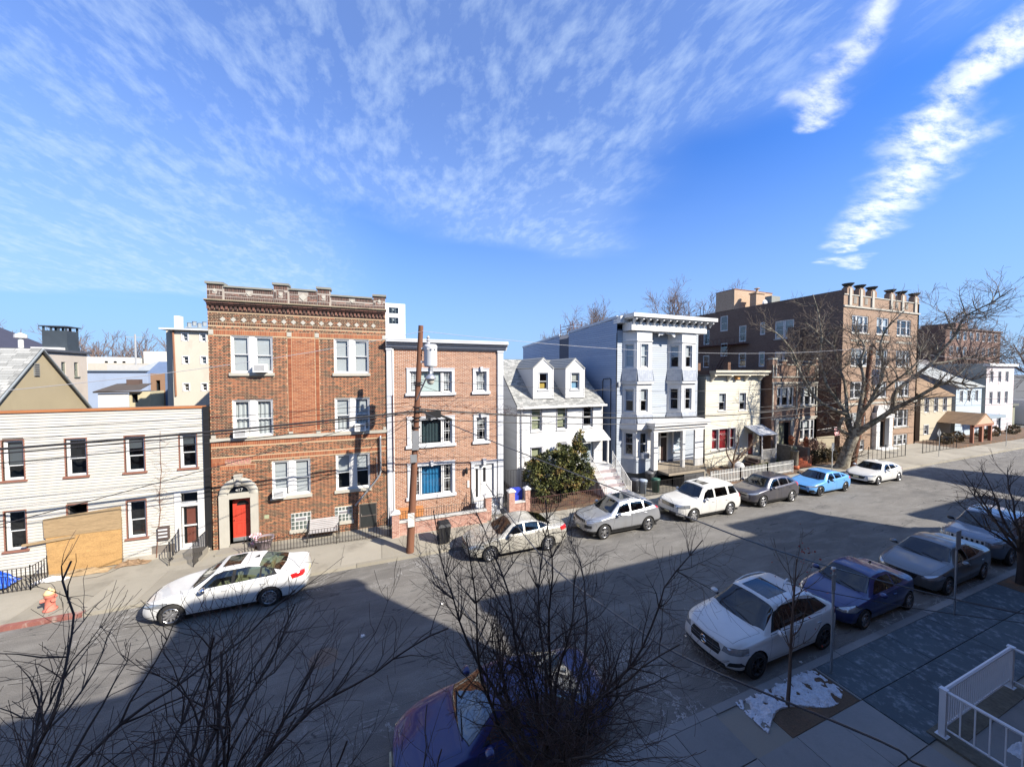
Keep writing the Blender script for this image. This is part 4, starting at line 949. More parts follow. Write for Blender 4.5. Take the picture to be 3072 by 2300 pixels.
# wheelie bin on the pavement
wb_ = empty('wheelie_bin', (2.75, 16.55, .13), 'black wheelie bin standing alone on the pavement near the leaning pole', 'bin')
mb = MB(); x, y = 2.75, 16.5
mb.hexa([(x - .22, y - .26, .2), (x + .22, y - .26, .2), (x + .22, y + .2, .2), (x - .22, y + .2, .2), (x - .28, y - .34, .98), (x + .28, y - .34, .98), (x + .28, y + .28, .98), (x - .28, y + .28, .98)])
for k in (-.15, 0, .15): mb.hexa([(x + k - .015, y - .275, .25), (x + k + .015, y - .275, .25), (x + k + .015, y - .2, .25), (x + k - .015, y - .2, .25), (x + k - .015, y - .35, .92), (x + k + .015, y - .35, .92), (x + k + .015, y - .3, .92), (x + k - .015, y - .3, .92)])
mb.build('body', M_plastic, wb_)
mb = MB(); mb.hexa([(x - .31, y - .38, .98), (x + .31, y - .38, .98), (x + .31, y + .32, .98), (x - .31, y + .32, .98), (x - .22, y - .30, 1.09), (x + .22, y - .30, 1.09), (x + .22, y + .26, 1.09), (x - .22, y + .26, 1.09)]); mb.build('lid', M_plastic, wb_)
for s in (-1, 1):
    mb = MB(); mb.lathe([(0, -.03), (.11, -.03), (.11, .03), (0, .03)], (x + s * .25, y + .26, .24), 12, 'x'); mb.build('wheel', M_rubber, wb_)
# ================================================================ white dormer house
def gable_roof_y(mb, x0, x1, ye, ze, yr, zr, th=.10):
    """roof slab rising from the eave line (ye, ze) to the ridge (yr, zr)"""
    mb.hexa([(x0, ye, ze - th), (x1, ye, ze - th), (x1, yr, zr - th), (x0, yr, zr - th), (x0, ye, ze), (x1, ye, ze), (x1, yr, zr), (x0, yr, zr)])
M_wsid = mat('white_clapboard', palette=[(0, (.50, .50, .50)), (1, (.54, .54, .53))], rough=.5, var=.03, scale=1.2, fine=.02, world_co=True)
M_wback = mat('clapboard_shadow_gap', (.17, .17, .18), .8)  # dark colour stands in for shadow between the white boards
M_shing = mat('grey_asphalt_shingle', palette=[(0, (.17, .17, .16)), (.5, (.26, .26, .245)), (1, (.34, .335, .31))], rough=.95, var=.12, scale=1.0, fine=.25, fscale=25, world_co=True)
M_shback = mat('shingle_underlay', (.05, .05, .05), .95)
M_wsid_shade = mat('shaded_white_clapboard', palette=[(0, (.34, .35, .37)), (1, (.38, .39, .41))], rough=.6, var=.04, scale=1.2, fine=.02, world_co=True)  # white clapboard with the grey of its shaded sides put into the colour
h3 = empty('dormer_house', (11.8, 21.5, 0), 'white clapboard house with two gabled dormers in a grey shingle roof', 'house')
F3 = FRONT(21.5); XL, XR = 8.42, 15.12; EZ = 6.12; sl = .72; RY, RZ = 25.8, 6.12 + .72 * 4.3
W3 = [(9.46, 10.22, 4.25, 5.86), (11.40, 12.16, 4.25, 5.86), (13.50, 14.26, 4.30, 5.92), (9.46, 10.22, 1.6, 3.1), (11.4, 12.16, 1.7, 3.2)]
D3 = (13.35, 14.35, 1.75, 3.85)
wall(F3, XL, XR, .1, EZ, W3 + [D3], M_wback, h3, back=8.6, top=EZ)
siding(F3, XL + .08, XR - .08, .3, EZ - .12, W3 + [D3], M_wsid, h3, .20)
mb = MB()
for u in (XL, XR - .08): F3.box(mb, u, u + .08, -.035, .02, .1, EZ - .05)
mb.build('corner_board', M_white, h3)
for i, o in enumerate(W3):
    window(F3, *o, h3, blind=[.97, .92, 0, .4, .3][i] or None, bm=M_blindolive, case=.0, sill=.10, sillm=M_white, gm=M_glass, mid=o[2] + .72)
    mb = MB(); F3.box(mb, o[1], o[1] + .06, -.05, .02, o[2], o[3]); F3.box(mb, o[0] - .06, o[0], -.05, .02, o[2], o[3]); F3.box(mb, o[0] - .06, o[1] + .06, -.06, .02, o[3], o[3] + .06); mb.build('casing', mat('grey_casing', (.24, .24, .27), .6), h3)
# left gable wall
FL = LEFTW(XL)
gz = lambda z: (-25.8 - (RZ - z) / sl, -25.8 + (RZ - z) / sl) if z > EZ else (-30.1, -21.5)
mb = MB(); mb.face([(XL, 21.5, EZ), (XL, 30.1, EZ), (XL, 25.8, RZ - .03)]); mb.face([(XR, 21.5, EZ), (XR, 25.8, RZ - .03), (XR, 30.1, EZ)]); mb.build('gable', M_wback, h3)
siding(FL, -30.1, -21.52, .3, RZ - .1, [], M_wsid_shade, h3, .16, zcut=lambda z: (-29.9, -21.52) if z < EZ - .1 else (-25.8 - (RZ - .08 - z) / sl, -25.8 + (RZ - .08 - z) / sl), limit=60)
rf = MB(); gable_roof_y(rf, XL - .06, XR + .06, 21.22, EZ - .22, RY, RZ); gable_roof_y(rf, XL - .06, XR + .06, 30.4, EZ - .22, RY, RZ); roof = rf.build('roof', M_shback, h3)
def shingles(parent, x0, x1, y0, z0, y1, z1, m, course=.14, wd=.30, holes=lambda x, y: False, limit=290, name='shingle', th=.014):
    """courses of separate tabs on a slope rising along +y; each tab is a thin wedge"""
    L = math.hypot(y1 - y0, z1 - z0); uy, uz = (y1 - y0) / L, (z1 - z0) / L; ny, nz = -uz, uy
    its = []; n = int(L / course)
    for k in range(n):
        s = k * course; x = x0 - random.uniform(0, wd * .6)
        while x < x1:
            a, b = max(x, x0) + .004, min(x + wd, x1) - .004; yy = y0 + uy * (s + course / 2)
            if b > a + .02 and not holes((a + b) / 2, yy):
                its.append((math.dist(((a + b) / 2, yy, z0 + uz * s), CAM), a, b, s, random.random()))
            x += wd
    its.sort(); rest = MB(); cache = {}
    for i, (_, a, b, s, v) in enumerate(its):
        e = min(s + course * 1.02, L); P0 = (y0 + uy * s, z0 + uz * s); lift = th + .004 * (v - .5)
        def geo(mb, ax, bx, oy, oz):
            mb.cv = v
            q = [(ax, oy + ny * lift, oz + nz * lift), (bx, oy + ny * lift, oz + nz * lift), (bx, oy + uy * (e - s) + ny * .003, oz + uz * (e - s) + nz * .003), (ax, oy + uy * (e - s) + ny * .003, oz + uz * (e - s) + nz * .003)]
            mb.face(q); mb.face([(ax, oy, oz), (bx, oy, oz), q[1], q[0]])
        if i < limit:
            w_ = round(b - a, 2); key = (w_, round(v * 7)); 
            if key not in cache:
                mb = MB(); geo(mb, -w_ / 2, w_ / 2, 0, 0); cache[key] = mb.mesh(m, name=name)
            o = bpy.data.objects.new(name, cache[key]); COL.objects.link(o); o.parent = parent; org = ORG[parent.name]
            o.location = ((a + b) / 2 - org[0], P0[0] - org[1], P0[1] - org[2])
        else: geo(rest, a, b, *P0)
    if rest.f: rest.build(name + 's', m, parent)['kind'] = 'stuff'
DORM = [(9.72, 11.24), (12.22, 13.74)]
shingles(roof, XL - .05, XR + .05, 21.23, EZ - .21, RY, RZ, M_shing, holes=lambda x, y: any(a + .05 < x < b - .05 and 21.75 < y < 24.7 for a, b in DORM))
mb = MB(); mb.box(XL - .12, XR + .14, 21.10, 21.23, EZ - .34, EZ - .20); mb.build('gutter', M_white, h3)
mb = MB(); mb.tube([(XL + .32, 21.16, EZ - .3), (XL + .32, 21.38, EZ - .45), (XL + .32, 21.42, .4)], .04, 6); mb.build('downpipe', mat('grey_pipe', (.35, .35, .36), .5), h3)
for i, (a, b) in enumerate(DORM):
    d_ = MB(); yf = 21.75; zb, ze, zp = 6.38, 8.52, 9.16; c = (a + b) / 2; bk = 25.4
    dw = (c - .33, c + .35, 6.98, 8.16); Fd = FRONT(yf)
    zs = [zb, dw[2], dw[3], ze]
    dm = empty('dormer', (c, yf, zb)); dm.parent = h3; dm.location = (c - ORG[h3.name][0], yf - ORG[h3.name][1], zb - ORG[h3.name][2]); ORG[dm.name] = (c, yf, zb)
    wall(Fd, a, b, zb, ze, [dw], M_wsid, dm, 'dormer_front', depth=.5)
    mb = MB(); mb.face([(a, yf, ze), (b, yf, ze), (c, yf, zp)]); mb.build('dormer_gable', M_wsid, dm)
    mb = MB(); mb.face([(a, yf, zb), (a, yf, ze), (a, bk, ze), (a, bk, zb)]); mb.face([(b, yf, zb), (b, bk, zb), (b, bk, ze), (b, yf, ze)]); mb.build('dormer_cheek', M_wsid_shade, dm)
    mb = MB()
    mb.hexa([(a - .05, yf - .06, ze - .05), (a, yf - .06, ze - .09), (a, bk, ze - .09), (a - .05, bk, ze - .05), (c, yf - .06, zp + .05), (c, yf - .06, zp), (c, bk, zp), (c, bk, zp + .05)])
    mb.hexa([(b, yf - .06, ze - .09), (b + .05, yf - .06, ze - .05), (b + .05, bk, ze - .05), (b, bk, ze - .09), (c, yf - .06, zp), (c, yf - .06, zp + .05), (c, bk, zp + .05), (c, bk, zp)])
    mb.build('dormer_roof', M_shing, dm)
    mb = MB()
    for k in range(6):
        t = k / 6; xa, za = a - .05 + (c - a + .05) * t, ze - .05 + (zp + .10 - ze) * t
        mb.hexa([(xa - .01, yf - .05, za), (xa + .14, yf - .05, za + .128), (xa + .14, bk, za + .128), (xa - .01, bk, za), (xa - .02, yf - .05, za + .025), (xa + .13, yf - .05, za + .135), (xa + .13, bk, za + .135), (xa - .02, bk, za + .025)])
    mb.build('shingle_courses', M_shing, dm)['kind'] = 'stuff'
    mb = MB(); mb.prism([(a - .04, ze - .02), (c, zp + .0), (b + .04, ze - .02), (b - .04, ze - .06), (c, zp - .10), (a + .04, ze - .06)], yf - .045, yf - .005); mb.box(a - .02, a + .05, yf - .02, yf + .02, zb, ze); mb.box(b - .05, b + .02, yf - .02, yf + .02, zb, ze); mb.build('bargeboard', M_white, dm)
    wd_ = window(Fd, *dw, dm, blind=None if i == 0 else .45, bm=M_blindwarm, case=.05, sill=.06)
    if i == 0:
        mb = MB(); Fd.box(mb, c - .22, c + .20, .2, .3, 7.03, 7.42); mb.build('yellow_bag', mat('yellow_bag', (.50, .33, .06), .7, .3, 8, .2), dm)
    else:
        mb = MB(); Fd.box(mb, c - .26, c + .28, .2, .22, 7.03, 7.5); mb.build('blue_curtain', mat('pale_blue_cloth', (.22, .38, .50), .8, .2, 8), dm)
# porch hood, stair and white handrails
mb = MB(); mb.hexa([(13.2, 20.6, 3.42), (15.2, 20.6, 3.42), (15.2, 21.5, 3.95), (13.2, 21.5, 3.95), (13.2, 20.6, 3.48), (15.2, 20.6, 3.48), (15.2, 21.5, 4.02), (13.2, 21.5, 4.02)]); mb.face([(15.2, 20.6, 3.42), (15.2, 21.5, 3.42), (15.2, 21.5, 3.95)]); mb.build('porch_hood', M_vinyl, h3)
mb = MB(); mb.box(14.95, 15.05, 20.6, 20.7, 1.7, 3.42); mb.build('porch_post', M_white, h3)
mb = MB(); F3.box(mb, 13.37, 14.33, .06, .1, 1.76, 3.83); dr = mb.build('door', mat('pale_blue_door', (.30, .36, .40), .4, .05), h3)
mb = MB(); F3.quad(mb, 13.52, 14.18, 2.6, 3.6, .055); mb.build('pane', M_glassdark, dr)
stp = empty('stoop', (14.2, 19.8, .15)); stp.parent = h3; stp.location = Vector((14.2, 19.8, .15)) - Vector(ORG[h3.name]); ORG[stp.name] = (14.2, 19.8, .15)
M_tread = mat('pinkish_tread', (.34, .28, .28), .8, .2, 3, .2, stain=(.15, .12, .13), stain_amt=.6, stain_scale=3)
mb = MB(); mb.box(13.2, 15.3, 20.3, 21.48, .1, 1.7); mb.build('landing', M_white, stp)
for k in range(9):
    z1 = 1.7 - k * .175; y1 = 20.3 - k * .22
    mb = MB(); mb.box(13.35, 15.1, y1 - .22, y1, .1, z1 - .03); mb.box(13.3, 15.15, y1 - .25, y1, z1 - .03, z1); mb.build('step', M_tread if k % 2 else M_white, stp)
for x in (13.3, 15.15):
    railing('white_stair_railing', [(x, 18.35), (x, 20.3)], .92, 'white stair handrail on the %s side of the dormer house stoop' % ('bush' if x < 14 else 'bay window'), M_white, 'handrail', zf=lambda x_, y_: .2 + (y_ - 18.35) * .79, gap=.13, r=.014, post=.03, rails=(.08, None))
for i, (a, b) in enumerate(((0, 1),)):
    railing('iron_railing', [(8.1, 18.35), (13.1, 18.35)], .8, 'rusty low iron railing before the leafy garden of the dormer house', mat('rusty_iron', (.10, .045, .04), .8, .3, 6, .2), zf=lambda x, y: .15, gap=.14)

# ================================================================ blue-grey house with two bays and a bracketed white cornice
M_bsid = mat('blue_grey_clapboard', palette=[(0, (.29, .32, .36)), (1, (.32, .35, .385))], rough=.6, var=.03, scale=1.2, fine=.02, world_co=True)
M_bside = mat('shaded_blue_grey_clapboard', palette=[(0, (.20, .26, .37)), (1, (.23, .29, .40))], rough=.6, var=.04, scale=.6, fine=.02, world_co=True)  # front cladding darkened and blued: the side wall's shade is in the colour
M_bback = mat('blue_clapboard_shadow_gap', (.06, .07, .10), .8)  # darkened so the gaps between the blue boards read as shadow
M_skirt = mat('grey_fishscale_shingle', palette=[(0, (.26, .28, .32)), (1, (.33, .35, .38))], rough=.8, var=.08, scale=2, fine=.1, world_co=True)
g = empty('bay_window_house', (20, 21, 0), 'three-storey blue-grey house with two white bays and a bracketed cornice', 'house')
GY = 21.0; GX0, GX1 = 15.97, 23.75; FG = FRONT(GY)
doorG = (20.0, 20.75, 1.35, 3.55)
wall(FG, GX0, GX1, .1, 11.3, [doorG], M_bback, g, back=9.7, top=11.3)
bays = [(16.45, 17.08, 18.42, 19.05), (20.62, 21.25, 22.6, 23.3)]; BYF = 20.2
BO = [(a, b, z0, z1) for a, _, _, b in bays for z0, z1 in ((.9, 11.1),)]
BO[1] = (bays[1][0], bays[1][3], 4.6, 11.1)
siding(FG, GX0 + .02, GX1 - .02, .3, 11.2, BO + [doorG, (19.7, 23.5, 1.3, 1.45)], M_bsid, g, .165)
FGL = LEFTW(GX0)
# side wall with the light well
Zt = lambda y: 12.2 - (y - 21) * (.95 / 17.7)
mb = MB()
for y0, y1 in ((21, 27.9), (29.6, 38.7)):
    mb.face([(GX0, y0, .1), (GX0, y0, Zt(y0)), (GX0, y1, Zt(y1)), (GX0, y1, .1)])
mb.face([(GX0, 27.9, .1), (GX0, 27.9, Zt(27.9)), (GX0 + 1.1, 27.9, Zt(27.9)), (GX0 + 1.1, 27.9, .1)]); mb.face([(GX0 + 1.1, 27.9, .1), (GX0 + 1.1, 27.9, Zt(28)), (GX0 + 1.1, 29.6, Zt(29)), (GX0 + 1.1, 29.6, .1)]); mb.face([(GX0, 29.6, .1), (GX0 + 1.1, 29.6, .1), (GX0 + 1.1, 29.6, Zt(29.6)), (GX0, 29.6, Zt(29.6))])
mb.face([(GX1, 21, .1), (GX1, 38.7, .1), (GX1, 38.7, Zt(38.7)), (GX1, 21, Zt(21))]); mb.face([(GX0, 38.7, .1), (GX0, 38.7, Zt(38.7)), (GX1, 38.7, Zt(38.7)), (GX1, 38.7, .1)])
mb.cur = 1; mb.face([(GX0 + 1.1, 21, Zt(21) - .05), (GX1, 21, Zt(21) - .05), (GX1, 38.7, Zt(38.7) - .05), (GX0 + 1.1, 38.7, Zt(38.7) - .05)])
mb.build('side_wall', [M_bback, MATS['flat_roof']], g)
for (y0, y1) in ((21.02, 27.88), (29.62, 38.68)):
    siding(FGL, -y1, -y0, 1.0, 12.15, [], M_bside, g, .165, zcut=lambda z, y0=y0, y1=y1: (-y1, -y0) if z < Zt(y1) - .1 else (-min(y1, 21 + (12.1 - z) / (.95 / 17.7)), -y0) if 21 + (12.1 - z) / (.95 / 17.7) > y0 + .1 else (0, 0), limit=90)
Fw = FRONT(29.6); window(Fw, GX0 + .25, GX0 + .95, 9.3, 10.9, g, case=.06, blind=1., bm=M_blindwarm, d=-.12)
mb = MB(); mb.hexa([(GX0 - .06, 27.9, Zt(27.9) - .12), (GX0 + .1, 27.9, Zt(27.9) - .12), (GX0 + .1, 21, Zt(21) - .12), (GX0 - .06, 21, Zt(21) - .12), (GX0 - .06, 27.9, Zt(27.9) + .06), (GX0 + .1, 27.9, Zt(27.9) + .06), (GX0 + .1, 21, Zt(21) + .06), (GX0 - .06, 21, Zt(21) + .06)])
mb.hexa([(GX0 - .06, 38.8, Zt(38.8) - .12), (GX0 + .1, 38.8, Zt(38.8) - .12), (GX0 + .1, 29.6, Zt(29.6) - .12), (GX0 - .06, 29.6, Zt(29.6) - .12), (GX0 - .06, 38.8, Zt(38.8) + .06), (GX0 + .1, 38.8, Zt(38.8) + .06), (GX0 + .1, 29.6, Zt(29.6) + .06), (GX0 - .06, 29.6, Zt(29.6) + .06)])
mb.build('eaves_board', mat('pale_blue_eaves', (.36, .40, .46), .6), g)
def bay(a, fa, fb, b, zb, zt, floors, base):
    """three-sided bay: left slant, front, right slant"""
    faces = []
    dl = math.hypot(fa - a, GY - BYF); ul = ((fa - a) / dl, (BYF - GY) / dl)
    be = empty('bay', ((a + b) / 2, BYF, zb)); be.parent = g; be.location = Vector(((a + b) / 2, BYF, zb)) - Vector(ORG[g.name]); ORG[be.name] = ((a + b) / 2, BYF, zb)
    class LF(Fac): pass
    fl_ = Fac(a, GY, ul[0], ul[1]); ff = Fac(fa, BYF); fr_ = Fac(fb, BYF, (b - fb) / dl, (GY - BYF) / dl)
    for fc, L_, nm in ((fl_, dl, 'l'), (ff, fb - fa, 'f'), (fr_, dl, 'r')):
        wi = [(L_ / 2 - .32, L_ / 2 + .32, z0, z1) for z0, z1 in floors]
        wall(fc, 0, L_, zb, zt, wi, M_white, be, 'bay_wall', depth=.45)
        for k, o in enumerate(wi): window(fc, *o, be, blind=[None, .5, 1.][k % 3] if nm != 'r' else None, bm=M_blind if nm == 'f' else mat('blue_grey_shade', (.30, .36, .44), .7), case=.05)
        for (s0, s1) in base:
            mb = MB(); n = max(2, round((s1 - s0) / .14))
            for q in range(n):
                z0 = s0 + (s1 - s0) * q / n; z1 = s0 + (s1 - s0) * (q + 1) / n; fl2 = .02 + .14 * (1 - (z0 - s0) / (s1 - s0)) if s0 > 2 else .03; w_ = .17; u = -.0
                while u < L_ - .01:
                    v = min(u + w_, L_); mb.cv = random.random(); mb.hexa([fc.p(u + .003, -fl2 - .02, z0), fc.p(v - .003, -fl2 - .02, z0), fc.p(v - .003, 0, z0), fc.p(u + .003, 0, z0), fc.p(u + .003, -fl2 + .0, z1 + .01), fc.p(v - .003, -fl2, z1 + .01), fc.p(v - .003, 0, z1 + .01), fc.p(u + .003, 0, z1 + .01)]); u = v
            mb.build('skirt_shingles' if s0 > 2 else 'skirt_boards', M_skirt if s0 > 2 else M_bsid, be)['kind'] = 'stuff'
    def ring(z0, z1, out, nm='bay_moulding'):
        mb = MB(); k = out
        P = [(a - k, GY), (fa - k * .4, BYF - k), (fb + k * .4, BYF - k), (b + k, GY)]
        mb.v = []; A = [(x, y, z0) for x, y in P]; B = [(x, y, z1) for x, y in P]
        for i in range(3): mb.face([A[i], A[i + 1], B[i + 1], B[i]])
        mb.face(A[::-1]); mb.face(B); mb.build(nm, M_white, be)
    return be, ring
be, ring = bay(*bays[0], .95, 11.1, [(2.2, 3.85), (5.35, 7.0), (8.55, 10.22)], [(.95, 1.95), (4.5, 5.15), (7.55, 8.38)])
for z0, z1, k in ((1.95, 2.05, .06), (4.1, 4.5, .22), (4.0, 4.12, .10), (5.15, 5.24, .05), (7.36, 7.54, .14), (8.38, 8.47, .05), (10.4, 10.48, .06)): ring(z0, z1, k)
be, ring = bay(*bays[1], 4.6, 11.1, [(5.35, 7.0), (8.55, 10.22)], [(4.75, 5.15), (7.55, 8.38)])
for z0, z1, k in ((5.15, 5.24, .05), (7.36, 7.54, .14), (8.38, 8.47, .05), (10.4, 10.48, .06)): ring(z0, z1, k)
# cornice with brackets and the scalloped valance
mb = MB(); mb.box(GX0 + .5, GX1 - .2, 20.05, 21.05, 11.15, 11.72); mb.build('frieze', M_white, g)
mb = MB(); mb.box(GX0 + .28, GX1 + .35, 19.55, 21.3, 12.02, 12.28); mb.box(GX0 + .4, GX1 + .2, 19.75, 21.0, 11.94, 12.02); mb.box(GX0 - .02, GX1 + .0, 20.6, 21.4, 11.7, 12.2); mb.build('cornice', M_white, g)
for k in range(13):
    x = GX0 + .56 + k * .60; mb = MB(); mb.prism([(20.03, 11.94), (20.03, 11.66), (19.98, 11.60), (19.92, 11.68), (19.80, 11.80), (19.66, 11.86), (19.66, 11.94)], x, x + .12, 'x'); mb.build('bracket', M_white, g)
mb = MB(); P_ = [(19.05, 11.16), (20.62, 11.16)]; n = 24; low = []
for i in range(n + 1):
    t = i / n; x = 19.05 + 1.57 * t; z = 10.80 + .26 * math.sin(math.pi * t) + .05 * math.sin(t * math.pi * 6); low.append((x, z))
for i in range(n): mb.face([(low[i][0], 20.25, low[i][1]), (low[i + 1][0], 20.25, low[i + 1][1]), (low[i + 1][0], 20.25, 11.16), (low[i][0], 20.25, 11.16)])
for i in range(n): mb.face([(low[i][0], 20.25, low[i][1]), (low[i][0], 20.32, low[i][1]), (low[i + 1][0], 20.32, low[i + 1][1]), (low[i + 1][0], 20.25, low[i + 1][1])])
mb.build('scalloped_valance', M_white, g)
# porch
po = MB(); po.box(17.9, 22.9, 19.3, 21.0, 4.18, 4.42); po.box(17.8, 23.1, 19.15, 21.0, 4.42, 4.60); po.box(17.95, 22.8, 19.42, 19.6, 3.95, 4.18); po.hexa([(17.9, 19.2, 4.6), (23.0, 19.2, 4.6), (23.0, 21, 4.6), (17.9, 21, 4.6), (18.3, 19.6, 4.74), (22.8, 19.6, 4.74), (22.8, 21, 4.74), (18.3, 21, 4.74)])
po.build('porch_roof', M_white, g)
mb = MB(); mb.box(17.92, 18.27, 19.35, 19.70, 1.28, 3.96); mb.build('porch_column', M_white, g)
mb = MB(); mb.box(20.55, 20.78, 19.35, 19.58, 1.28, 3.96); mb.build('porch_column', M_white, g)
mb = MB(); mb.box(21.75, 22.55, 19.35, 19.50, 1.28, 3.96); mb.build('porch_panel', M_white, g)
mb = MB(); mb.box(17.94, 18.25, 19.37, 19.68, .1, 1.27); mb.build('column_base', mat('dark_grey_paint', (.045, .047, .05), .7, .1), g)
mb = MB(); mb.box(18.3, 21.6, 18.35, 21.0, 1.14, 1.28); mb.box(18.3, 23.0, 19.3, 21.0, 1.14, 1.279); mb.build('porch_floor', mat('tan_porch_floor', (.24, .20, .15), .8, .1), g)
mb = MB(); mb.box(19.75, 21.55, 18.42, 19.4, .1, 1.14); mb.build('porch_base', mat('charcoal_render', (.055, .055, .058), .85, .15, 2, .1), g)
mb = MB(); mb.box(21.6, 23.0, 19.4, 20.9, .1, 1.14); mb.build('porch_base', MATS['charcoal_render'], g)
for k in range(5):
    mb = MB(); mb.box(21.6 + k * .26, 21.86 + k * .26, 18.42, 19.35, .1, 1.1 - k * .2); mb.build('step', M_concrete, g)
mb = MB(); FG.box(mb, 20.05, 20.70, .06, .1, 1.36, 3.2); dr = mb.build('door', mat('dark_brown_door', (.035, .02, .018), .4), g)
mb = MB(); FG.box(mb, 19.94, 20.05, -.04, .05, 1.3, 3.7); FG.box(mb, 20.70, 20.8, -.04, .05, 1.3, 3.7); FG.box(mb, 20.05, 20.7, -.04, .05, 3.2, 3.3); FG.box(mb, 20.05, 20.7, -.04, .05, 3.55, 3.7); mb.build('door_surround', M_white, g)
FP = FRONT(20.93); window(FP, 21.2, 22.1, 1.95, 3.65, g, case=.07, blind=.5, bm=M_blindwarm, d=-.06)
railing('iron_railing', [(18.35, 18.4), (21.55, 18.4)], .85, 'black iron balustrade along the porch of the bay window house', zf=lambda x, y: 1.28, gap=.12)
railing('iron_railing', [(21.6, 18.4), (22.95, 18.4)], .85, 'black iron stair rail beside the porch steps', zf=lambda x, y: 1.28 - (x - 21.6) * .8, gap=.14)
railing('iron_railing', [(16.0, 18.05), (18.3, 18.05), (20.4, 18.05)], .95, 'black iron fence in front of the basement yard with the bins', zf=lambda x, y: .12, gap=.12)
ac_unit(Fac(17.08, BYF), .42, .95, 2.02, 2.40, g, .3)
mb = MB()
for x, y, z0, z1 in ((15.9, 21.6, .2, 7.6), (15.9, 22.6, .2, 7.5), (15.93, 20.98, .3, 11.0)): mb.tube([(x, y, z0), (x, y, z1)], .028, 5)
mb.tube([(15.9, 22.6, 7.5), (15.9, 22.5, 7.7), (15.9, 21.7, 7.75), (15.9, 21.6, 7.6)], .028, 5); mb.build('service_cable', M_black, g)
mb = MB(); mb.box(16.03, 16.2, 20.86, 20.98, 7.2, 7.5); mb.build('meter_box', mat('grey_box', (.30, .31, .32), .6), g)
for i, (x, y, hh, m, lb) in enumerate(((15.75, 18.75, .95, mat('dark_slate_bin', (.05, .055, .07), .5), 'dark slate dustbin nearest the white stair rail'), (16.35, 18.65, .85, mat('pale_blue_grey_bin', (.24, .28, .34), .5), 'pale blue-grey dustbin in the middle of the yard'), (17.35, 18.55, .85, mat('green_bin', (.02, .07, .05), .5), 'dark green dustbin behind the black iron fence'), (17.6, 19.4, 1.05, mat('grey_bin', (.09, .09, .095), .5), 'tall grey dustbin under the bay near the porch column'))):
    e = empty('dustbin', (x, y, .12), lb, 'dustbin', 'dustbins in the basement yard')
    mb = MB(); mb.lathe([(0, 0), (.22, 0), (.28, hh - .08), (.30, hh - .06), (.30, hh)], (x, y, .12), 14); mb.build('body', m, e, True)
    mb = MB(); mb.lathe([(.31, hh), (.30, hh + .05), (.1, hh + .10), (0, hh + .1)], (x, y, .12), 14); mb.build('lid', m, e, True)
# roof-top hatch frame
lf = MB()
for k in range(4): 
    z = 12.0 + .32 * k; lf.tube([(18.0, 33.2, z), (18.0, 30.6, z)], .03, 4); lf.tube([(18.0, 30.6, z), (19.0, 30.6, z)], .03, 4)
for x, y in ((18.0, 33.2), (18.0, 30.6), (19.0, 30.6), (18.0, 31.2)): lf.tube([(x, y, 11.4), (x, y, 13.3)], .035, 4)
thing_mesh(lf, 'roof_ladder_cage', mat('rusty_frame', (.11, .05, .04), .8, .2), 'rusty iron guard frame standing on the blue-grey house roof', 'guard rail')
# ================================================================ cream house with the striped awning
M_csid = mat('pale_cream_clapboard', palette=[(0, (.50, .46, .36)), (1, (.54, .50, .40))], rough=.6, var=.03, scale=1.2, fine=.02, stain=(.40, .36, .29), stain_amt=.25, world_co=True)
M_cback = mat('cream_shadow_gap', (.20, .18, .14), .8)  # dark tone painted as shadow in the cream board gaps
c5 = empty('cream_house', (28.5, 21.5, 0), 'small two-storey cream house with a red curtained window and a striped porch awning', 'house')
F5 = FRONT(21.5); X5a, X5b = 25.2, 31.9
W5 = [(26.75, 27.55, 4.95, 6.4), (29.2, 30.0, 4.9, 6.4), (26.0, 26.75, 1.65, 3.4), (26.85, 28.05, 1.65, 3.4), (28.15, 28.8, 1.65, 3.4)]; D5 = (30.3, 31.05, .9, 2.75)
wall(F5, X5a, X5b, .1, 7.95, W5 + [D5], M_cback, c5, back=12, top=7.9)
siding(F5, X5a + .02, X5b - .02, .3, 7.85, W5 + [D5], M_csid, c5, .15, limit=200)
siding(LEFTW(X5a), -33.4, -21.52, .3, 7.85, [], M_csid, c5, .15, limit=60)
M_redc = mat('red_drapes', (.42, .02, .025), .8, .35, 6, .1)
for i, o in enumerate(W5): window(F5, *o, c5, kind='fixed' if i == 3 else 'hung', case=.07, sill=.08, blind=[.55, .6][i] if i < 2 else None, curtain=M_redc if i > 1 else None, fm=M_white)
mb = MB(); F5.box(mb, 30.34, 31.02, .05, .1, .92, 2.7); dr = mb.build('door', mat('dark_red_door', (.12, .02, .02), .4), c5)
mb = MB(); F5.box(mb, 30.2, 30.34, -.04, .04, .9, 2.85); F5.box(mb, 31.02, 31.15, -.04, .04, .9, 2.85); mb.build('door_surround', M_white, c5)
mb = MB(); mb.box(X5a + .35, X5b + .35, 20.9, 21.45, 8.12, 8.32); mb.box(X5a + .45, X5b + .25, 21.0, 21.45, 7.94, 8.12); mb.box(X5a + .35, X5b + .3, 20.82, 20.92, 8.2, 8.36); mb.build('cornice', M_csid, c5)
for x in (25.7, 27.6, 29.7, 31.5):
    mb = MB(); mb.prism([(21.46, 7.94), (21.46, 7.45), (21.36, 7.5), (21.2, 7.75), (21.02, 7.86), (21.02, 7.94)], x, x + .22, 'x'); mb.build('bracket', M_csid, c5)
mb = MB(); mb.box(28.55, 28.85, 21.2, 21.46, 7.6, 7.9); mb.build('wasp_nest_box', mat('orange_wood_box', (.42, .22, .07), .7), c5)
aw = empty('porch_awning', (31, 20.8, 3)); aw.parent = c5; aw.location = Vector((31, 20.8, 3)) - Vector(ORG[c5.name]); ORG[aw.name] = (31, 20.8, 3)
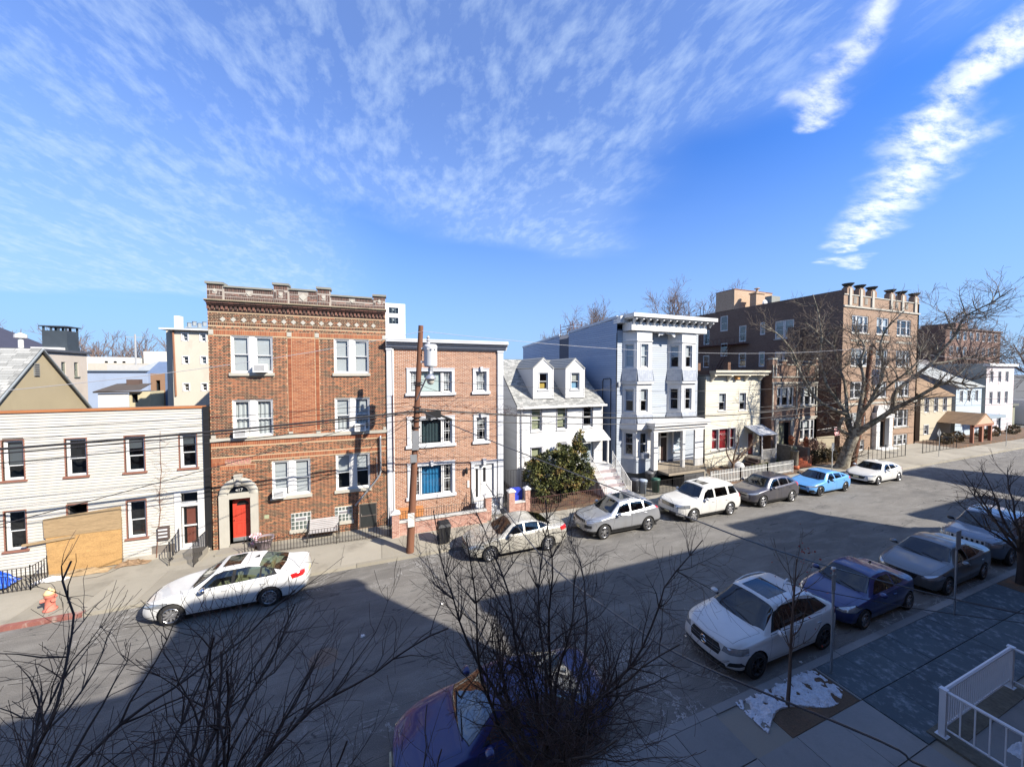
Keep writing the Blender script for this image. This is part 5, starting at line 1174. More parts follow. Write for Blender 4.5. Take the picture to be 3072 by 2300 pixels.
for k in range(14):
    x0 = 29.85 + k * .16; mb = MB(); mb.hexa([(x0, 20.1, 2.86), (x0 + .158, 20.1, 2.86), (x0 + .158, 21.46, 3.5), (x0, 21.46, 3.5), (x0, 20.1, 2.89), (x0 + .158, 20.1, 2.89), (x0 + .158, 21.46, 3.53), (x0, 21.46, 3.53)]); mb.build('awning_strip', M_vinyl if k % 2 else mat('grey_strip', (.30, .32, .36), .5), aw)
for x in (30.2, 31.95):
    mb = MB(); mb.box(x, x + .07, 20.15, 20.22, .8, 2.86); mb.build('porch_post', M_white, c5)
mb = MB(); mb.box(30.0, 32.1, 20.1, 21.48, .1, .82); mb.build('porch_floor', M_concrete, c5)
for k in range(4):
    mb = MB(); mb.box(28.9 + .28 * k, 29.18 + .28 * k, 20.15, 21.0, .1, .28 + .17 * k); mb.build('step', mat('dark_brown_step', (.05, .03, .028), .7, .2), c5)
railing('white_porch_railing', [(30.3, 20.15), (32.0, 20.15)], .85, 'white porch rail under the striped awning', M_white, zf=lambda x, y: .82, gap=.11, r=.012, post=.03)
# white picket fence
railing('picket_fence', [(22.0, 18.2), (25.0, 18.22), (28.0, 18.25), (31.1, 18.3)], .95, 'white pointed picket fence in front of the cream house', mat('white_picket', (.52, .52, .50), .6, .08, 3, .05), 'fence', zf=lambda x, y: .13, gap=.155, r=.021, post=.04, rails=(.18, .75), spear=True)
# ================================================================ small castellated brick house
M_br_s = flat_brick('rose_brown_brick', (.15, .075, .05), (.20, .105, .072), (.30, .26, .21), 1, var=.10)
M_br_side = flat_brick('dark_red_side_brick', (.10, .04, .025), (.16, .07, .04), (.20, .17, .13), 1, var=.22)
s6 = empty('castellated_house', (35.4, 20.8, 0), 'two-storey brown brick house with a battlemented parapet and terracotta steps', 'house')
F6 = FRONT(20.8); X6a, X6b = 32.3, 38.65
W6 = [(32.98, 35.3, 5.15, 6.9), (36.2, 38.4, 5.15, 6.9), (36.25, 38.4, 1.95, 3.8)]; D6 = (33.2, 34.85, 1.3, 3.7)
wall(F6, X6a, X6b, .1, 8.85, W6 + [D6], M_br_s, s6, top=8.0, depth=.6)
FL6 = LEFTW(X6a); SW = [(-26.0, -24.6, 4.6, 6.4), (-26.0, -24.6, 1.6, 3.3)]
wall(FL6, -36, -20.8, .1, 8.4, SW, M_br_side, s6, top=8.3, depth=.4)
for o in SW: window(FL6, *o, s6, fm=M_csid, blind=.98, bm=mat('cream_shutter', (.42, .39, .30), .7), case=.08, casem=M_csid)
mb = MB(); mb.box(X6b - .25, X6b, 20.8, 36, .1, 8.4); mb.face([(X6a, 20.8, 8.3), (X6b, 20.8, 8.3), (X6b, 36, 8.3), (X6a, 36, 8.3)]); mb.build('rear_block', M_br_side, s6)
def tri(fac, o, par, blind=None, n=3, **kw):
    a, b, c, d = o; w_ = (b - a) / (n + .5) if n == 3 else (b - a) / n
    cuts = [a, a + w_, a + w_ + w_ * 1.5, b] if n == 3 else [a + (b - a) * k / n for k in range(n + 1)]
    for k in range(n): window(fac, cuts[k] + .02, cuts[k + 1] - .02, c, d, par, inner=.07, blind=blind, **kw)
    mb = MB(); fac.box(mb, a - .08, b + .08, -.07, .05, c - .12, c - .002); mb.build('sill', M_stone, par)
for i, o in enumerate(W6): tri(F6, o, s6, [.45, .5, .4][i])
mb = MB(); F6.box(mb, D6[0], D6[0] + .95, .05, .1, 1.3, 3.65); dr = mb.build('iron_door', mat('iron_door_dark', (.02, .02, .018), .5), s6)
for k in range(4):
    mb = MB(); F6.quad(mb, D6[0] + .1 + .2 * k, D6[0] + .24 + .2 * k, 1.6, 3.4, .045); mb.build('door_pane', mat('greenish_pane', (.16, .17, .12), .3, .2), dr)
mb = MB(); F6.box(mb, D6[0] + .95, D6[1], .3, .35, 1.3, 3.7); mb.build('doorway_dark', M_black, s6)
mb = MB()
for z0, z1 in ((7.18, 7.34), (7.72, 7.86)): F6.box(mb, X6a - .02, X6b + .02, -.07, .02, z0, z1)
F6.box(mb, X6a - .02, X6b + .02, -.05, .02, 4.0, 4.12); mb.build('stone_course', M_stone, s6)
mb = MB()
for x in (X6a + .02, X6a + .42, 35.55, 35.95, X6b - .42, X6b - .14): F6.box(mb, x, x + .12, -.05, .02, 7.86, 8.85)
for x in (X6a + .05, 35.6, X6b - .18): F6.box(mb, x, x + .13, -.05, .02, 4.3, 7.18)
for a, b, z1, z2 in ((32.7, 35.6, 7.0, 7.1), (35.9, 38.55, 7.0, 7.1), (33.0, 35.1, 3.86, 3.96), (36.0, 38.5, 3.86, 3.96)): F6.box(mb, a, b, -.04, .02, z1, z2)
F6.box(mb, 32.75, 33.15, -.10, .02, 1.3, 3.9); F6.box(mb, 34.88, 35.25, -.10, .02, 1.3, 3.9); F6.box(mb, 32.75, 35.25, -.13, .02, 3.9, 4.02)
mb.build('stone_trim', M_stone, s6)
for k, (a, b, zt) in enumerate(((32.25, 32.85, 9.45), (33.55, 34.15, 9.3), (35.5, 36.15, 9.3), (37.1, 37.7, 9.25), (38.25, 38.7, 9.55))):
    mb = MB(); F6.box(mb, a, b, -.04, .3, 8.85, zt - .12); mb.build('merlon', M_br_s, s6); mb = MB(); F6.box(mb, a - .04, b + .04, -.08, .34, zt - .12, zt); mb.build('merlon_cap', M_stone, s6)
mb = MB()
a_ = 32.85
for b_ in (33.55, 35.5, 37.1, 38.25): F6.box(mb, a_, b_, -.06, .32, 8.85, 8.95); a_ = {33.55: 34.15, 35.5: 36.15, 37.1: 37.7}.get(b_, 0)
mb.build('parapet_cap', M_stone, s6)
mb = MB()
for y in (20.8, 25, 28.5): mb.box(X6a - .02, X6a + .35, y, y + .5, 8.4, 9.2)
mb.build('side_merlon', M_br_side, s6)['kind'] = 'stuff'
M_terra = mat('terracotta_steps', (.38, .09, .035), .8, .2, 3, .1)
M_rub = mat('rubble_stone', (.15, .13, .10), .9, .4, 3, .5, 12, bump=.8, bscale=14, world_co=True)
for k in range(6):
    mb = MB(); mb.box(33.1, 34.7, 18.95 + k * .30, 20.8, .13 + k * .19 - .0, .13 + (k + 1) * .19); mb.build('step', M_terra, s6)
mb = MB(); mb.box(32.55, 33.05, 19.3, 20.75, .13, 1.9); mb.box(34.75, 35.1, 19.3, 20.75, .13, 1.6); mb.build('stair_wall', M_rub, s6)
mb = MB(); mb.lathe([(0, 0), (.34, 0), (.34, .28), (.28, .30)], (32.4, 18.95, .13), 14); mb.build('pier_base', M_terra, s6, True)
mb = MB(); mb.lathe([(.27, .28), (.27, 1.45), (.30, 1.47), (.30, 1.55), (0, 1.58)], (32.4, 18.95, .13), 14); mb.build('stone_pier', M_rub, s6, True)
mb = MB(); mb.lathe([(0, 0), (.14, .04), (.17, .16), (.12, .28), (0, .33)], (32.4, 18.95, 1.7), 10); mb.build('round_finial', mat('grey_green_stone', (.12, .14, .10), .9), s6, True)
railing('iron_gate', [(32.8, 18.85), (34.5, 18.85)], .95, 'red-brown iron gate at the foot of the terracotta steps', mat('rust_red_iron', (.09, .03, .025), .6), 'gate', zf=lambda x, y: .13, gap=.10)
for x in (33.0, 35.0):
    mb = MB(); z0 = 2.0 if x < 34 else 1.7; mb.lathe([(0, 0), (.14, 0), (.2, .25), (.22, .4)], (x - .15, 19.5, z0), 10); mb.lathe([(0, .9), (.16, .75), (.22, .55), (.1, .4)], (x - .15, 19.5, z0), 10)
    thing_mesh(mb, 'potted_plant', mat('rusty_potted_plant', (.22, .07, .03), .9, .4, 7, .3), 'rust coloured potted plant on the %s stair wall of the castellated house' % ('awning side' if x < 34 else 'window side'), 'plant')
fl = empty('flag', (40.4, 20.0, 3.0), 'small American flag with red and white stripes on an angled pole', 'flag')
mb = MB(); mb.tube([(38.6, 20.7, 2.75), (40.9, 19.8, 3.15)], .02, 5); mb.build('flagpole', M_white, fl)
for k in range(13):
    mb = MB(); d = k * .062; rows = []
    for t in (d, d + .062):
        rows.append([(40.85 - .17 * (1 - i / 6 * .2) * i * .9 + .3 * t, 19.82 + .05 * math.sin(i * 1.7), 3.13 - .02 * i - t - .045 * i) for i in range(8)] if 0 else [(39.75 + t * .9 + .02 * i, 19.95 + .04 * math.sin(i * 1.8 + t * 5), 3.0 + t * .12 - i * .115) for i in range(8)])
    mb.quadgrid(rows); mb.build('stripe', mat('flag_red', (.45, .03, .04), .7) if k % 2 == 0 else M_vinyl, fl)
mb = MB(); mb.quadgrid([[(40.25 + t * .9, 19.90 + .04 * math.sin(i * 1.8 + t * 5), 3.05 + t * .12 - i * .115) for i in range(4)] for t in (0, .15, .30)]); mb.build('canton', mat('flag_blue', (.02, .03, .16), .7), fl)
# ================================================================ big castellated apartment block
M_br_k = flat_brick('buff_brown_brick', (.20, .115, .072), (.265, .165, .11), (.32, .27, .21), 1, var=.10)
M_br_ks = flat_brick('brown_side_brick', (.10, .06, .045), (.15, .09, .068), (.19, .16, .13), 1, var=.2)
k7 = empty('castellated_flats', (49.8, 21, 0), 'four-storey brown brick block of flats with dark urn-capped battlements', 'apartment block')
F7 = FRONT(21.0); X7a, X7b = 42.8, 56.9
rowsz = [(12.2, 13.95), (8.85, 10.6), (5.55, 7.25), (2.2, 4.1)]; W7 = []
for i, (z0, z1) in enumerate(rowsz):
    W7 += [(44.25, 47.1, z0, z1, 3)] + ([(48.6, 50.85, z0, z1, 2)] if i < 3 else []) + [(52.45, 55.3, z0, z1, 3)]
W7 += [(46.0, 47.0, .14, 1.25, 1), (52.5, 55.3, .14, 1.35, 3)]; D7 = (49.0, 50.75, .2, 3.0)
wall(F7, X7a, X7b, .1, 15.9, [o[:4] for o in W7] + [D7], M_br_k, k7, top=15.8, depth=.7)
for i, o in enumerate(W7):
    if o[4] == 1: window(F7, *o[:4], k7, blind=.5)
    else: tri(F7, o[:4], k7, [.4, .5, None, .35][i % 4], o[4])
FL7 = LEFTW(X7a)
SW7 = [(33.3, 34.4, 13.7, 15.7), (30.8, 31.75, 12.1, 14.1), (28.5, 29.1, 12.7, 14.2), (25.4, 27.4, 12.05, 14.1), (36, 37, 12.1, 14.1), (33.3, 34.3, 10.35, 12.1), (30.75, 31.75, 8.9, 10.7), (28.5, 29.2, 8.9, 10.7), (25.5, 27.4, 8.7, 10.6), (36, 37, 8.9, 10.6), (25.5, 27.4, 5.4, 7.2), (25.5, 27.4, 2.2, 4.0), (28.6, 29.2, 5.4, 7.2)]
ops7 = [(-b, -a, c, d) for a, b, c, d in SW7]
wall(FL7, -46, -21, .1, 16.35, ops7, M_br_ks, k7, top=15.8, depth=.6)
for o in ops7:
    if o[1] - o[0] > 1.5: tri(FL7, o, k7, .3, 2, gm=M_glassdark)
    else: window(FL7, *o, k7, gm=M_glassdark, inner=.08)
mb = MB(); mb.box(X7b - .3, X7b, 21.0, 46, .1, 15.9); mb.box(X7a, X7b, 45.7, 46, .1, 15.9); mb.face([(X7a, 21, 15.8), (X7b, 21, 15.8), (X7b, 46, 15.8), (X7a, 46, 15.8)]); mb.build('rear_walls', M_br_ks, k7)
mb = MB(); mb.box(X7a, 50, 32.45, 35.1, 16.3, 18.9); mb.build('stair_bulkhead', flat_brick('tan_bulkhead_brick', (.33, .21, .13), (.40, .27, .18), (.44, .38, .3), 1), k7)
mb = MB(); mb.box(X7a - .04, 50.05, 32.4, 35.15, 18.9, 18.98); mb.build('bulkhead_coping', mat('clay_coping', (.22, .09, .05), .8), k7)
mb = MB(); mb.box(44.2, 45.7, 30.6, 31.4, 15.9, 18.1); mb.box(44.1, 45.8, 30.5, 31.5, 18.1, 18.25); mb.lathe([(.18, 0), (.12, .5), (.35, .55), (.3, .62), (0, .64)], (44.9, 31, 18.25), 8); mb.build('chimney', MATS['tan_bulkhead_brick'], k7)
mb = MB(); mb.box(44.0, 45.5, 28.6, 29.4, 15.9, 17.4); mb.build('roof_unit', mat('grey_roof_unit', (.20, .21, .19), .8), k7)
mb = MB(); mb.lathe([(0, 0), (.35, .05), (.5, .2)], (43.6, 28.9, 16.5), 12, 'y'); mb.build('satellite_dish', M_white, k7)
mb = MB(); F7.box(mb, X7a - .03, X7b + .03, -.10, .02, 14.68, 14.84); F7.box(mb, X7a - .02, X7b + .02, -.08, .02, 4.9, 5.12); F7.box(mb, X7a, X7b, -.06, .05, 15.86, 15.96)
for a, b in ((44.1, 47.25), (48.45, 51.0), (52.3, 55.45)): F7.box(mb, a, b, -.05, .02, 11.35, 11.55)
for x in (43.55, 45.35, 47.45, 50.9, 53.1, 55.7): F7.box(mb, x, x + .38, -.12, .02, 14.84, 16.55)
for x in (44.45, 46.35, 54.0, 52.0):
    for q in range(3): F7.box(mb, x + q * .17, x + q * .17 + .08, -.05, .02, 15.1, 15.75)
mb.build('stone_trim', M_stone, k7)
for i, x in enumerate((43.2, 45.2, 47.3, 50.75, 52.95, 55.6)):
    mb = MB(); F7.box(mb, x, x + 1.05, -.06, .4, 15.96, 16.55); F7.box(mb, x + .2, x + .85, -.06, .4, 16.55, 16.7); mb.build('merlon', M_br_k, k7)
    mb = MB(); mb.lathe([(.2, 0), (.32, .1), (.48, .28), (.52, .34), (0, .38)], (x + .52, 21.15, 16.68), 8); mb.build('urn_cap', mat('dark_mossy_stone', (.05, .048, .038), .9, .2), k7)
mb = MB(); F7.box(mb, 48.35, 49.0, -.35, .02, .2, 3.4); F7.box(mb, 50.75, 51.4, -.35, .02, .2, 3.4); F7.box(mb, 48.2, 51.55, -.42, .02, 3.4, 4.0)
mb.face([F7.p(48.3, -.36, 4.0), F7.p(51.45, -.36, 4.0), F7.p(51.1, -.36, 4.75), F7.p(48.65, -.36, 4.75)]); F7.box(mb, 48.65, 51.1, -.35, .02, 4.0, 4.75); F7.box(mb, 48.3, 51.4, -.9, -.02, .1, .22); mb.build('entrance_portico', M_white, k7)
mb = MB(); F7.box(mb, 49.05, 50.7, .3, .36, .2, 2.95); dr = mb.build('entrance_door', mat('dark_teal_door', (.04, .07, .085), .5), k7)
mb = MB(); F7.quad(mb, 49.15, 49.7, .9, 2.8, .29); mb.build('pane', M_glassdark, dr)
M_fe = mat('fire_escape_red_iron', (.09, .035, .03), .8, .2)
mb = MB()
for z in (11.75, 8.3):
    mb.box(X7a - 1.0, X7a, 30.4, 38.3, z, z + .06)
    for k in range(14): mb.tube([(X7a - 1.0, 30.4 + k * .6, z), (X7a - 1.0, 30.4 + k * .6, z + .85)], .02, 3)
    mb.tube([(X7a - 1.0, 30.4, z + .85), (X7a - 1.0, 38.3, z + .85)], .025, 3)
for k in range(11):
    y, z = 32.2 + .13 * k, 11.7 - k * .31 
    mb.box(X7a - .8, X7a - .3, 34.4 - .18 * k - .1 + .0, 34.4 - .18 * k + .1, 8.4 + k * .31, 8.43 + k * .31)
mb.tube([(X7a - .8, 34.5, 8.3), (X7a - .8, 32.4, 11.8)], .04, 4); mb.tube([(X7a - .3, 34.5, 8.3), (X7a - .3, 32.4, 11.8)], .04, 4); mb.tube([(X7a - .5, 36.6, 11.7), (X7a - .5, 36.6, 17.4), (X7a, 36.6, 17.9)], .04, 4); mb.tube([(X7a - .5, 37.1, 11.7), (X7a - .5, 37.1, 17.4), (X7a, 37.1, 17.9)], .04, 4)
mb.build('fire_escape', M_fe, k7)
railing('iron_railing', [(41.2, 18.1), (44.0, 18.1), (47.4, 18.1)], 1.3, 'thin black iron fence between the sycamore and the portico path', M_black, zf=lambda x, y: .14, gap=.7, r=.012, post=.03)
railing('iron_railing', [(50.6, 18.1), (54.0, 18.1), (57.5, 18.1)], 1.3, 'thin black iron fence beside the diamond sign', M_black, zf=lambda x, y: .14, gap=.7, r=.012, post=.03)
al = MB(); al.box(38.9, 42.3, 21.2, 21.35, .13, 1.9)
thing_mesh(al, 'board_fence', mat('tan_board_fence', (.27, .23, .16), .8, .1, 2, .05), 'tan board fence closing the alley below the flag', 'fence')
mb = MB(); mb.box(40.6, 42.8, 24.5, 24.7, .1, 13.0); thing_mesh(mb, 'alley_wall', M_br_ks, 'dark brick wall deep in the alley beside the flats', 'wall')
# ================================================================ far houses up the street
def house_far(name, label, x0, x1, yf, ze, ops, wm, roofm=None, ridge=None, side=None, depth=10, sidm=None, cat='house', flat=None):
    e = empty(name, ((x0 + x1) / 2, yf, 0), label, cat); f = FRONT(yf)
    wall(f, x0, x1, .05, ze, ops, wm, e, back=depth, top=ze - .02, depth=.4)
    for i, o in enumerate(ops): window(f, *o, e, inner=.07, case=.07, blind=.4 if i % 2 else None, gm=M_glassdark)
    fl_ = LEFTW(x0); sm = sidm or wm
    mb = MB()
    if ridge:
        yr = yf + depth / 2
        mb.face([(x0 - .01, yf, .05), (x0 - .01, yf, ze), (x0 - .01, yr, ridge), (x0 - .01, yf + depth, ze), (x0 - .01, yf + depth, .05)]); mb.build('side_wall', sm, e)
        mb = MB(); gable_roof_y(mb, x0 - .15, x1 + .15, yf - .25, ze - .1, yr, ridge, .12); gable_roof_y(mb, x0 - .15, x1 + .15, yf + depth + .25, ze - .1, yr, ridge, .12); mb.build('roof', roofm, e)
    else:
        mb.face([(x0 - .01, yf, .05), (x0 - .01, yf, ze), (x0 - .01, yf + depth, ze), (x0 - .01, yf + depth, .05)]); mb.build('side_wall', sm, e)
        mb = MB(); mb.box(x0 - .1, x1 + .25, yf - .3, yf + .3, ze - .35, ze); mb.build('cornice', flat or M_white, e)
    return e
M_tan = mat('tan_siding', (.40, .35, .26), .7, .05, 1, .1, 6, stretch=(.1, .1, 6))
M_lblue = mat('pale_blue_siding', (.36, .42, .47), .7, .05, 1, .1, 6, stretch=(.1, .1, 6))
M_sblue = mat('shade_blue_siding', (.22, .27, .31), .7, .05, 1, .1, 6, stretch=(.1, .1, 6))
M_pink = mat('pinkish_white_siding', (.50, .44, .44), .7, .05, 1, .1, 6, stretch=(.1, .1, 6))
M_rbrown = mat('brown_shingle', (.20, .13, .075), .95, .2, 3, .3, 14, stretch=(1, .3, 1)); M_rgrey = mat('light_grey_shingle', (.26, .27, .26), .95, .15, 3, .25, 14)
t8 = house_far('tan_house', 'low tan house with a brown shingled roof and gabled timber portico', 59.3, 66.6, 21.5, 5.5, [(60.2, 61.1, 3.45, 5.1), (62.35, 63.25, 3.45, 5.1), (64.5, 65.4, 3.45, 5.1), (60.2, 61.2, .8, 1.95)], M_tan, M_rbrown, 8.6, sidm=mat('brown_siding', (.24, .19, .13), .8), depth=9)
mb = MB(); mb.hexa([(63.2, 18.6, 2.2), (68.2, 18.6, 2.2), (68.2, 21.5, 2.2), (63.2, 21.5, 2.2), (65.6, 18.6, 3.45), (65.9, 18.6, 3.45), (65.9, 21.5, 3.45), (65.6, 21.5, 3.45)]); mb.build('portico_roof', M_rbrown, t8)
mb = MB(); mb.box(63.2, 63.45, 18.7, 18.95, .13, 2.2); mb.box(65.4, 65.8, 18.7, 18.95, .13, 2.2); mb.box(67.7, 67.95, 18.7, 18.95, .13, 2.2); mb.box(63.2, 68.1, 18.62, 18.8, 1.98, 2.2); mb.build('portico_post', mat('brick_red_timber', (.26, .11, .07), .8), t8)
mb = MB(); mb.face([(63.6, 18.58, 2.25), (67.8, 18.58, 2.25), (65.75, 18.58, 3.3)]); mb.build('portico_gable', mat('salmon_board', (.50, .30, .21), .8), t8)
l9 = house_far('pale_blue_house', 'pale blue clapboard house with a grey roof beside the pinkish tower', 67.7, 74.6, 21.5, 6.5, [(68.7, 69.45, 4.45, 5.9), (70.65, 71.45, 4.45, 5.9), (72.85, 73.55, 4.45, 5.9), (69.3, 70.1, 1.2, 2.6)], M_lblue, M_rgrey, 10.2, sidm=M_sblue, depth=14)
mb = MB(); mb.box(71.0, 75.8, 19.8, 21.5, 2.4, 2.75); mb.box(71.2, 71.35, 19.9, 20.05, .1, 2.4); mb.box(74.6, 74.75, 19.9, 20.05, .1, 2.4); mb.build('porch', M_sblue, l9)
house_far('pink_white_house', 'tall pinkish-white three-storey house at the far bend', 75.8, 84.3, 21.5, 9.4, [(x, x + .85, z0, z1) for x in (76.9, 79.3, 81.6) for z0, z1 in ((6.9, 8.35), (3.9, 5.6))] + [(77.1, 77.9, .9, 2.45), (79.4, 80.2, .9, 2.5)], M_pink, sidm=mat('grey_stucco_side', (.27, .28, .26), .85), depth=12)
house_far('garden_wall_building', 'low sage-green rendered building at the far bend', 85.5, 93, 23.5, 3.4, [], mat('sage_render', (.20, .20, .145), .85), depth=8, flat=mat('mossy_edge', (.12, .12, .10), .9))
house_far('white_shop', 'white shop front with red lettering panel at the picture edge', 94.5, 106, 22.5, 3.8, [(95.2, 96.6, .8, 2.6)], M_white, depth=10)
house_far('brown_roof_house', 'dark roofed house rising over the far white shop', 88, 112, 33, 7.5, [(90, 91, 4, 5.5), (94, 95, 4, 5.5), (98, 99, 4, 5.5)], mat('taupe_siding', (.20, .17, .15), .9), mat('taupe_shingle', (.13, .12, .115), .95, .2, 2, .2), 11, depth=14)
for i, (x0, x1, y, z0, z1, c) in enumerate(((60, 68, 38, 9.5, 10.9, (.10, .085, .08)), (70, 80, 42, 9, 10.5, (.13, .12, .12)), (84, 97, 46, 9, 11.2, (.17, .13, .11)), (100, 118, 52, 9, 12.4, (.14, .13, .13)), (63, 72, 50, 9, 12, (.20, .17, .14)))):
    house_far('distant_house', ['dark flat roofed house over the tan roof', 'grey roofed house over the pale blue ridge', 'brownish house over the pinkish tower', 'long grey house under the brick tower', 'buff house just beyond the flats'][i], x0, x1, y, z1, [(x0 + 1 + 2.4 * k, x0 + 1.8 + 2.4 * k, z1 - 2.2, z1 - 1.0) for k in range(int((x1 - x0 - 1) / 2.4))], mat('distant_wall_%d' % i if 0 else ['sooty_wall', 'grey_wall', 'russet_wall', 'slate_wall', 'buff_wall'][i], c, .9), depth=10, flat=mat('dark_edge', (.06, .06, .06), .9))
tw = house_far('brick_tower_block', 'distant dark brown brick tower block seen through the bare branches', 120, 148, 40, 18.6, [(122 + 3.2 * k, 123.6 + 3.2 * k, z, z + 2) for k in range(8) for z in (15.8, 12.2, 8.6)], mat('tower_brick', (.14, .08, .06), .9, .1, .5, .3, 3), depth=14, flat=mat('tower_edge', (.09, .06, .05), .9), cat='tower block')
mb = MB(); mb.box(134, 140, 43, 49, 18.6, 20.6); mb.build('roof_block', MATS['tower_brick'], tw)
# ================================================================ buildings behind on the left
M_beige = mat('beige_stucco', (.31, .26, .17), .9, .12, .6, .08, stain=(.18, .15, .10), stain_amt=.4, stain_scale=.7)
gb = empty('beige_gable_house', (-18, 23, 0), 'beige stucco gable with a grey shingle slope above the clapboard house', 'house')
mb = MB(); mb.face([(-15, 20.5, .1), (-15, 26.1, .1), (-15, 26.1, 6.2), (-15, 23.27, 9.26), (-15, 20.5, 6.28)]); mb.build('gable_wall', M_beige, gb)
M_slope = mat('grey_slope_shingle', (.21, .215, .21), .95, .12, 2.0, .3, 9, stretch=(.25, 1, 2.4))
sr = MB(); sr.hexa([(-30, 20.3, 6.0), (-14.9, 20.3, 6.0), (-14.9, 23.27, 9.2), (-30, 23.27, 9.2), (-30, 20.3, 6.1), (-14.9, 20.3, 6.1), (-14.9, 23.27, 9.3), (-30, 23.27, 9.3)]); sr.hexa([(-30, 26.3, 5.95), (-14.9, 26.3, 5.95), (-14.9, 23.27, 9.2), (-30, 23.27, 9.2), (-30, 26.3, 6.05), (-14.9, 26.3, 6.05), (-14.9, 23.27, 9.3), (-30, 23.27, 9.3)]); sro = sr.build('roof', M_shback, gb)
shingles(sro, -27, -14.9, 20.31, 6.11, 23.27, 9.30, M_shing, limit=200, course=.16, wd=.5)
mb = MB(); mb.tube([(-14.86, 20.3, 6.05), (-14.86, 23.27, 9.26), (-14.86, 26.3, 6.0)], .045, 4); mb.build('verge_trim', mat('grey_verge', (.20, .22, .23), .7), gb)
mb = MB(); mb.box(-15, -14.97, 22.95, 23.2, 8.0, 8.6)
for k in range(6): mb.box(-14.97, -14.93, 22.96, 23.19, 8.03 + k * .10, 8.08 + k * .10)
mb.build('louvre_vent', mat('grey_vent', (.18, .18, .17), .8), gb)
M_stuc = mat('pale_pink_stucco', (.42, .37, .32), .9, .10, .5, .06, stain=(.25, .22, .19), stain_amt=.3, stain_scale=.8)
sb = empty('stucco_house', (-20, 32, 0), 'flat-roofed pale stucco house with two narrow windows and a black water tank', 'house')
fs = Fac(-19, 0, 0, 1); so = [(31.0, 31.35, 7.9, 8.85), (32.0, 32.35, 7.9, 8.85)]
wall(fs, 29.5, 33.1, .1, 9.5, so, M_stuc, sb, back=8, top=9.45)
for o in so: window(fs, *o, sb, blind=.9, bm=mat('green_grey_shade', (.2, .24, .2), .8), fm=mat('grey_green_frame', (.16, .17, .14), .6), sill=.07)
mb = MB(); mb.box(-19.15, -18.85, 29.3, 33.3, 9.45, 9.6); mb.box(-27, -18.85, 29.2, 29.5, 9.45, 9.6); mb.build('roof_edge', mat('dark_roof_edge', (.06, .065, .08), .8), sb)
mb = MB(); mb.box(-21.1, -19.9, 33.0, 34.0, 9.9, 11.0); mb.box(-21.2, -19.8, 32.9, 34.1, 11.25, 11.32)
for k in range(4):
    for y in (33.0, 33.95): mb.box(-21.08 + k * .36, -20.98 + k * .36, y, y + .05, 11.0, 11.25)
mb.box(-21.15, -19.85, 33.0, 34.0, 9.5, 9.9); mb.build('tank_housing', mat('slate_tank', (.035, .045, .055), .6, .2), sb)
mb = MB(); mb.lathe([(.12, 0), (.12, .9), (.28, .95), (.28, 1.15), (.1, 1.25), (0, 1.3)], (-22.1, 33, 9.5), 10); mb.box(-21.4, -20.0, 32.6, 33, 9.5, 9.85); mb.build('roof_vent', M_white, sb)
rr = empty('red_roof_house', (-25, 38, 0), 'dark red gable at the very edge of the picture', 'house')
mb = MB(); mb.prism([(-36, .1), (-27.0, .1), (-27.0, 8.6), (-31, 12.0), (-36, 11)][::-1], 38, 44); mb.build('gable_wall', mat('dark_red_wall', (.22, .05, .04), .8), rr)
mb = MB(); mb.hexa([(-31, 37.6, 12.0), (-25.8, 37.6, 9.3), (-25.8, 44, 9.3), (-31, 44, 12.0), (-31, 37.6, 12.25), (-25.8, 37.6, 9.5), (-25.8, 44, 9.5), (-31, 44, 12.25)]); mb.build('roof', mat('dark_roof', (.04, .04, .06), .8), rr)
bw = empty('blue_grey_rear_building', (-29, 55, 0), 'long pale blue-grey rear building with a flat parapet', 'house')
mb = MB(); mb.box(-33, -26.2, 55, 62, .1, 8.3); mb.build('wall', mat('pale_blue_render', (.25, .30, .39), .85, .08, .4, .05, stain=(.18, .2, .25), stain_amt=.3), bw)
mb = MB(); mb.box(-33, -26.1, 54.8, 55.2, 8.3, 8.45); mb.build('parapet', mat('slate_parapet', (.10, .13, .17), .7), bw)
hp = empty('hip_roof_shed', (-19.5, 38, 0), 'white clapboard shed with a dark hipped roof and stubby chimney', 'outbuilding')
mb = MB(); mb.face([(-21.4, 37.7, 6.65), (-18.5, 37.7, 6.72), (-18.5, 39, 7.25), (-20.6, 39, 7.25)]); mb.face([(-21.4, 37.7, 6.65), (-20.6, 39, 7.25), (-20.6, 41, 7.25), (-21.4, 42, 6.65)]); mb.face([(-18.5, 37.7, 6.72), (-17.9, 38.2, 7.3), (-18.5, 39, 7.25)]); mb.box(-21.4, -18.5, 37.75, 38, 6.55, 6.66); mb.build('hip_roof', mat('dark_brown_shingle', (.065, .055, .05), .95, .2), hp)
mb = MB(); mb.box(-19.9, -19.1, 38.8, 39.3, 7.1, 7.6); mb.build('chimney', mat('brown_chimney', (.09, .06, .05), .9), hp)
fh = FRONT(37.95); wall(fh, -21.2, -19.35, .1, 6.5, [], mat('shed_shadow_gap', (.25, .27, .28), .8), hp); siding(fh, -21.2, -19.35, 4.9, 6.5, [], M_wsid, hp, .16)  # grey backing paints in the shadow between the shed boards
wall(FRONT(38.0), -19.34, -18.0, .1, 6.6, [(-19.2, -18.8, 5.7, 6.4)], mat('yellow_cream_wall', (.42, .37, .24), .8), hp, back=3)
yb = empty('narrow_grey_house', (-17.7, 40, 0), 'narrow grey and brown house squeezed beside the stucco tower', 'house')
wall(FRONT(40), -18.9, -17.9, .1, 8.1, [(-18.55, -18.25, 6.6, 7.5)], mat('brown_board_wall', (.22, .13, .08), .8), yb, back=6)
